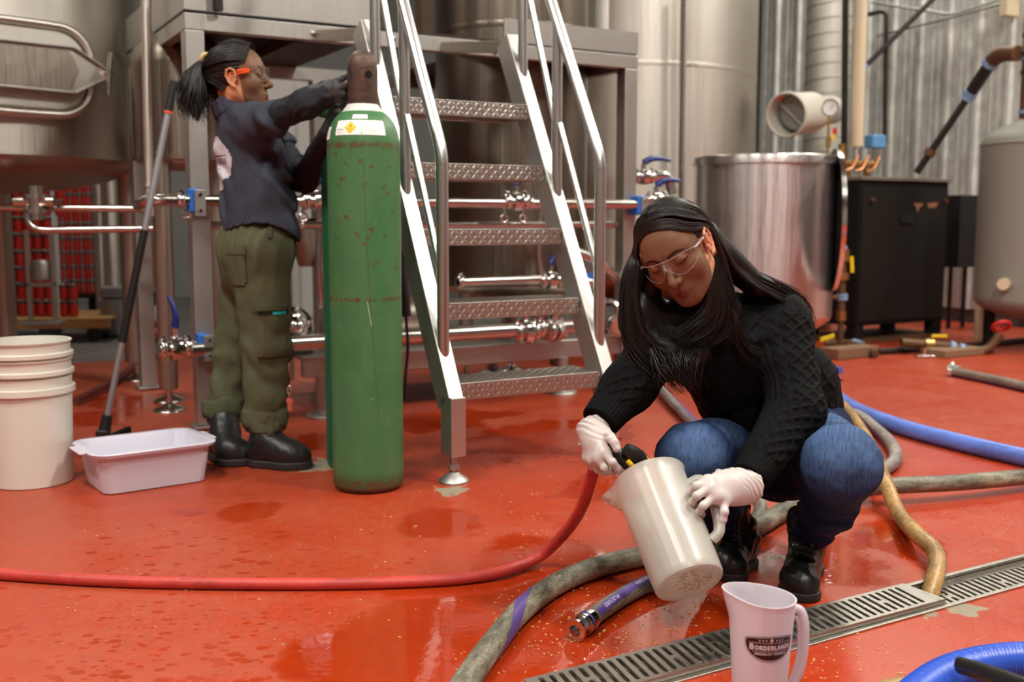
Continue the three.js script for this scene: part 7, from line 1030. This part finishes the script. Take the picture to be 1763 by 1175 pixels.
{
  const pts = [fl(1004, 1076, 0.0235), fl(1050, 1042, 0.0235), fl(1110, 1008, 0.0235), fl(1180, 984, 0.0235), fl(1250, 950, 0.024), fl(1296, 905, 0.03), fl(1308, 868, 0.05), fl(1292, 846, 0.08)], t = hose('transfer_hose', 'grey hose with purple printed stripe and a steel coupling lying by the pitchers', pts, 0.0205, greyHose, { n: 120, stripe: [[fl(1075, 1030, 0.0235), 0.15, -2, purpleText]] }), off = t.position, d = pts[0].clone().sub(pts[1]).normalize(), a = (s) => pts[0].clone().addScaledVector(d, s).sub(off);
  sub('sleeve', [rod(a(-0.035), a(0.012), 0.0235, 0.0235, 28), rod(a(-0.02), a(-0.014), 0.0252, 0.0252, 28), rod(a(-0.004), a(0.004), 0.0252, 0.0252, 28)], M.chrome, t);
  sub('purple_band', rod(a(-0.013), a(-0.005), 0.0243, 0.0243, 28), M.purple, t);
  const f = sub('ferrule', [alignY(turned([[0.011, -0.01], [0.0155, 0, 1], [0.0155, 0.016], [0.017, 0.022], [0.0252, 0.0235, 1], [0.0252, 0.029, 1], [0.0225, 0.03], [0.0215, 0.028], [0.0125, 0.028, 1], [0.0115, 0.0]], 40), a(0.012), a(0.1))], M.chrome, t);
}
hose('rinse_hose', 'pale grey hose dropping behind the right knee of the crouching woman', [fl(1118, 640, 0.05), fl(1140, 672, 0.035), fl(1170, 705, 0.03), fl(1215, 740, 0.03), fl(1300, 760, 0.03), fl(1400, 735, 0.03), fl(1465, 712, 0.03), fl(1512, 742, 0.025), fl(1540, 775, 0.025), fl(1535, 800, 0.025), fl(1500, 812, 0.025), fl(1440, 800, 0.025)], 0.024, std({ map: hoseTex(0.52, 0.48, 0.46, 0.4), roughness: 0.5 }), { n: 150, stripe: [[null, 0, 1.2, null, V3(0.7, 0.6, -0.2)]] });
hose('tan_hose', 'tan hose running over the floor into the drain at right', [fl(1395, 668, 0.06), fl(1440, 690, 0.05), fl(1475, 728, 0.04), fl(1502, 775, 0.05), at(1524, 830, -3.2), fl(1545, 880, 0.03), fl(1580, 922, 0.05), at(1606, 945, -2.66), at(1614, 968, -2.58), at(1608, 1000, -2.50), at(1599, 1030, -2.46), at(1592, 1062, -2.44)], 0.0215, std({ map: hoseTex(0.64, 0.50, 0.31, 0.5), roughness: 0.4 }), { n: 420, rib: 0.011 });
hose('blue_hose', 'smooth blue hose sweeping across the right side of the floor', [fl(1380, 640, 0.034), fl(1425, 672, 0.034), fl(1475, 706, 0.034), fl(1560, 738, 0.034), fl(1660, 764, 0.034), fl(1763, 788, 0.034), fl(1850, 806, 0.034), fl(2050, 830, 0.034), fl(2400, 850, 0.034)], 0.034, std({ map: hoseTex(0.36, 0.46, 0.78, 0.3), roughness: 0.38 }));
hose('ribbed_hose', 'bright blue ribbed hose at the bottom right corner', [fl(1500, 1290, 0.036), fl(1560, 1215, 0.036), fl(1640, 1160, 0.036), fl(1730, 1140, 0.036), fl(1850, 1138, 0.036)], 0.034, std({ color: rgb(0.03, 0.09, 0.52), roughness: 0.35 }), { n: 420, rib: 0.0085, amp: 0.003 });
hose('coiled_hose', 'tan ribbed hose just showing at the bottom edge', [fl(1420, 1252, 0.03), fl(1520, 1200, 0.03), fl(1585, 1191, 0.03), fl(1650, 1216, 0.03), fl(1690, 1290, 0.03)], 0.026, std({ map: hoseTex(0.66, 0.54, 0.34, 0.4), roughness: 0.4 }), { n: 240, rib: 0.010 });
solo('black_lever', sweep([at(1652, 1146, -1.83), at(1700, 1160, -1.75), at(1790, 1192, -1.62)], 0.016, 20, 12, { flat: 0.7 }), M.black, 'black lever handle lying over the blue ribbed hose', 'handle');
{ const t = hose('short_hose', 'pale hose with a purple stripe and clamp end at the far right', [fl(1640, 640, 0.028), fl(1700, 652, 0.028), fl(1763, 666, 0.028), fl(1840, 684, 0.028)], 0.027, std({ map: hoseTex(0.46, 0.42, 0.38, 0.4), roughness: 0.5 }), { stripe: [[null, 0, 0, null, V3(0, -0.3, 1)]] }); const p = fl(1636, 639, 0.03).sub(t.position); sub('clamp', [rod(p.clone().add(V3(-0.02, 0, 0)), p.clone().add(V3(0.05, 0, 0.02)), 0.034, 0.034, 20), new THREE.SphereGeometry(0.018, 12, 8).translate(p.x + 0.01, p.y + 0.035, p.z)], M.chrome, t); }
hose('flat_hose', 'short blue hose end lying behind the crouching woman', [fl(1380, 634, 0.02), fl(1420, 634, 0.02), fl(1448, 638, 0.02)], 0.02, std({ color: rgb(0.06, 0.12, 0.5), roughness: 0.4 }));
solo('thin_wire', sweep([fl(1410, 645, 0.006), fl(1430, 650, 0.006), fl(1450, 655, 0.006)], 0.005, 16, 6), M.blackPipe, 'thin dark wire beside the short blue hose', 'wire');
solo('floor_fitting', [rod(gnd(1592, 614, 0).setY(0.01), gnd(1592, 614, 0).setY(0.06), 0.02), box(0.12, 0.02, 0.06, 0, 0, 0, 0.004).translate(...gnd(1592, 614, 0.011).toArray())], M.chrome, 'small steel floor fitting in front of the boiler', 'fitting');
renderer.render(scene, camera);
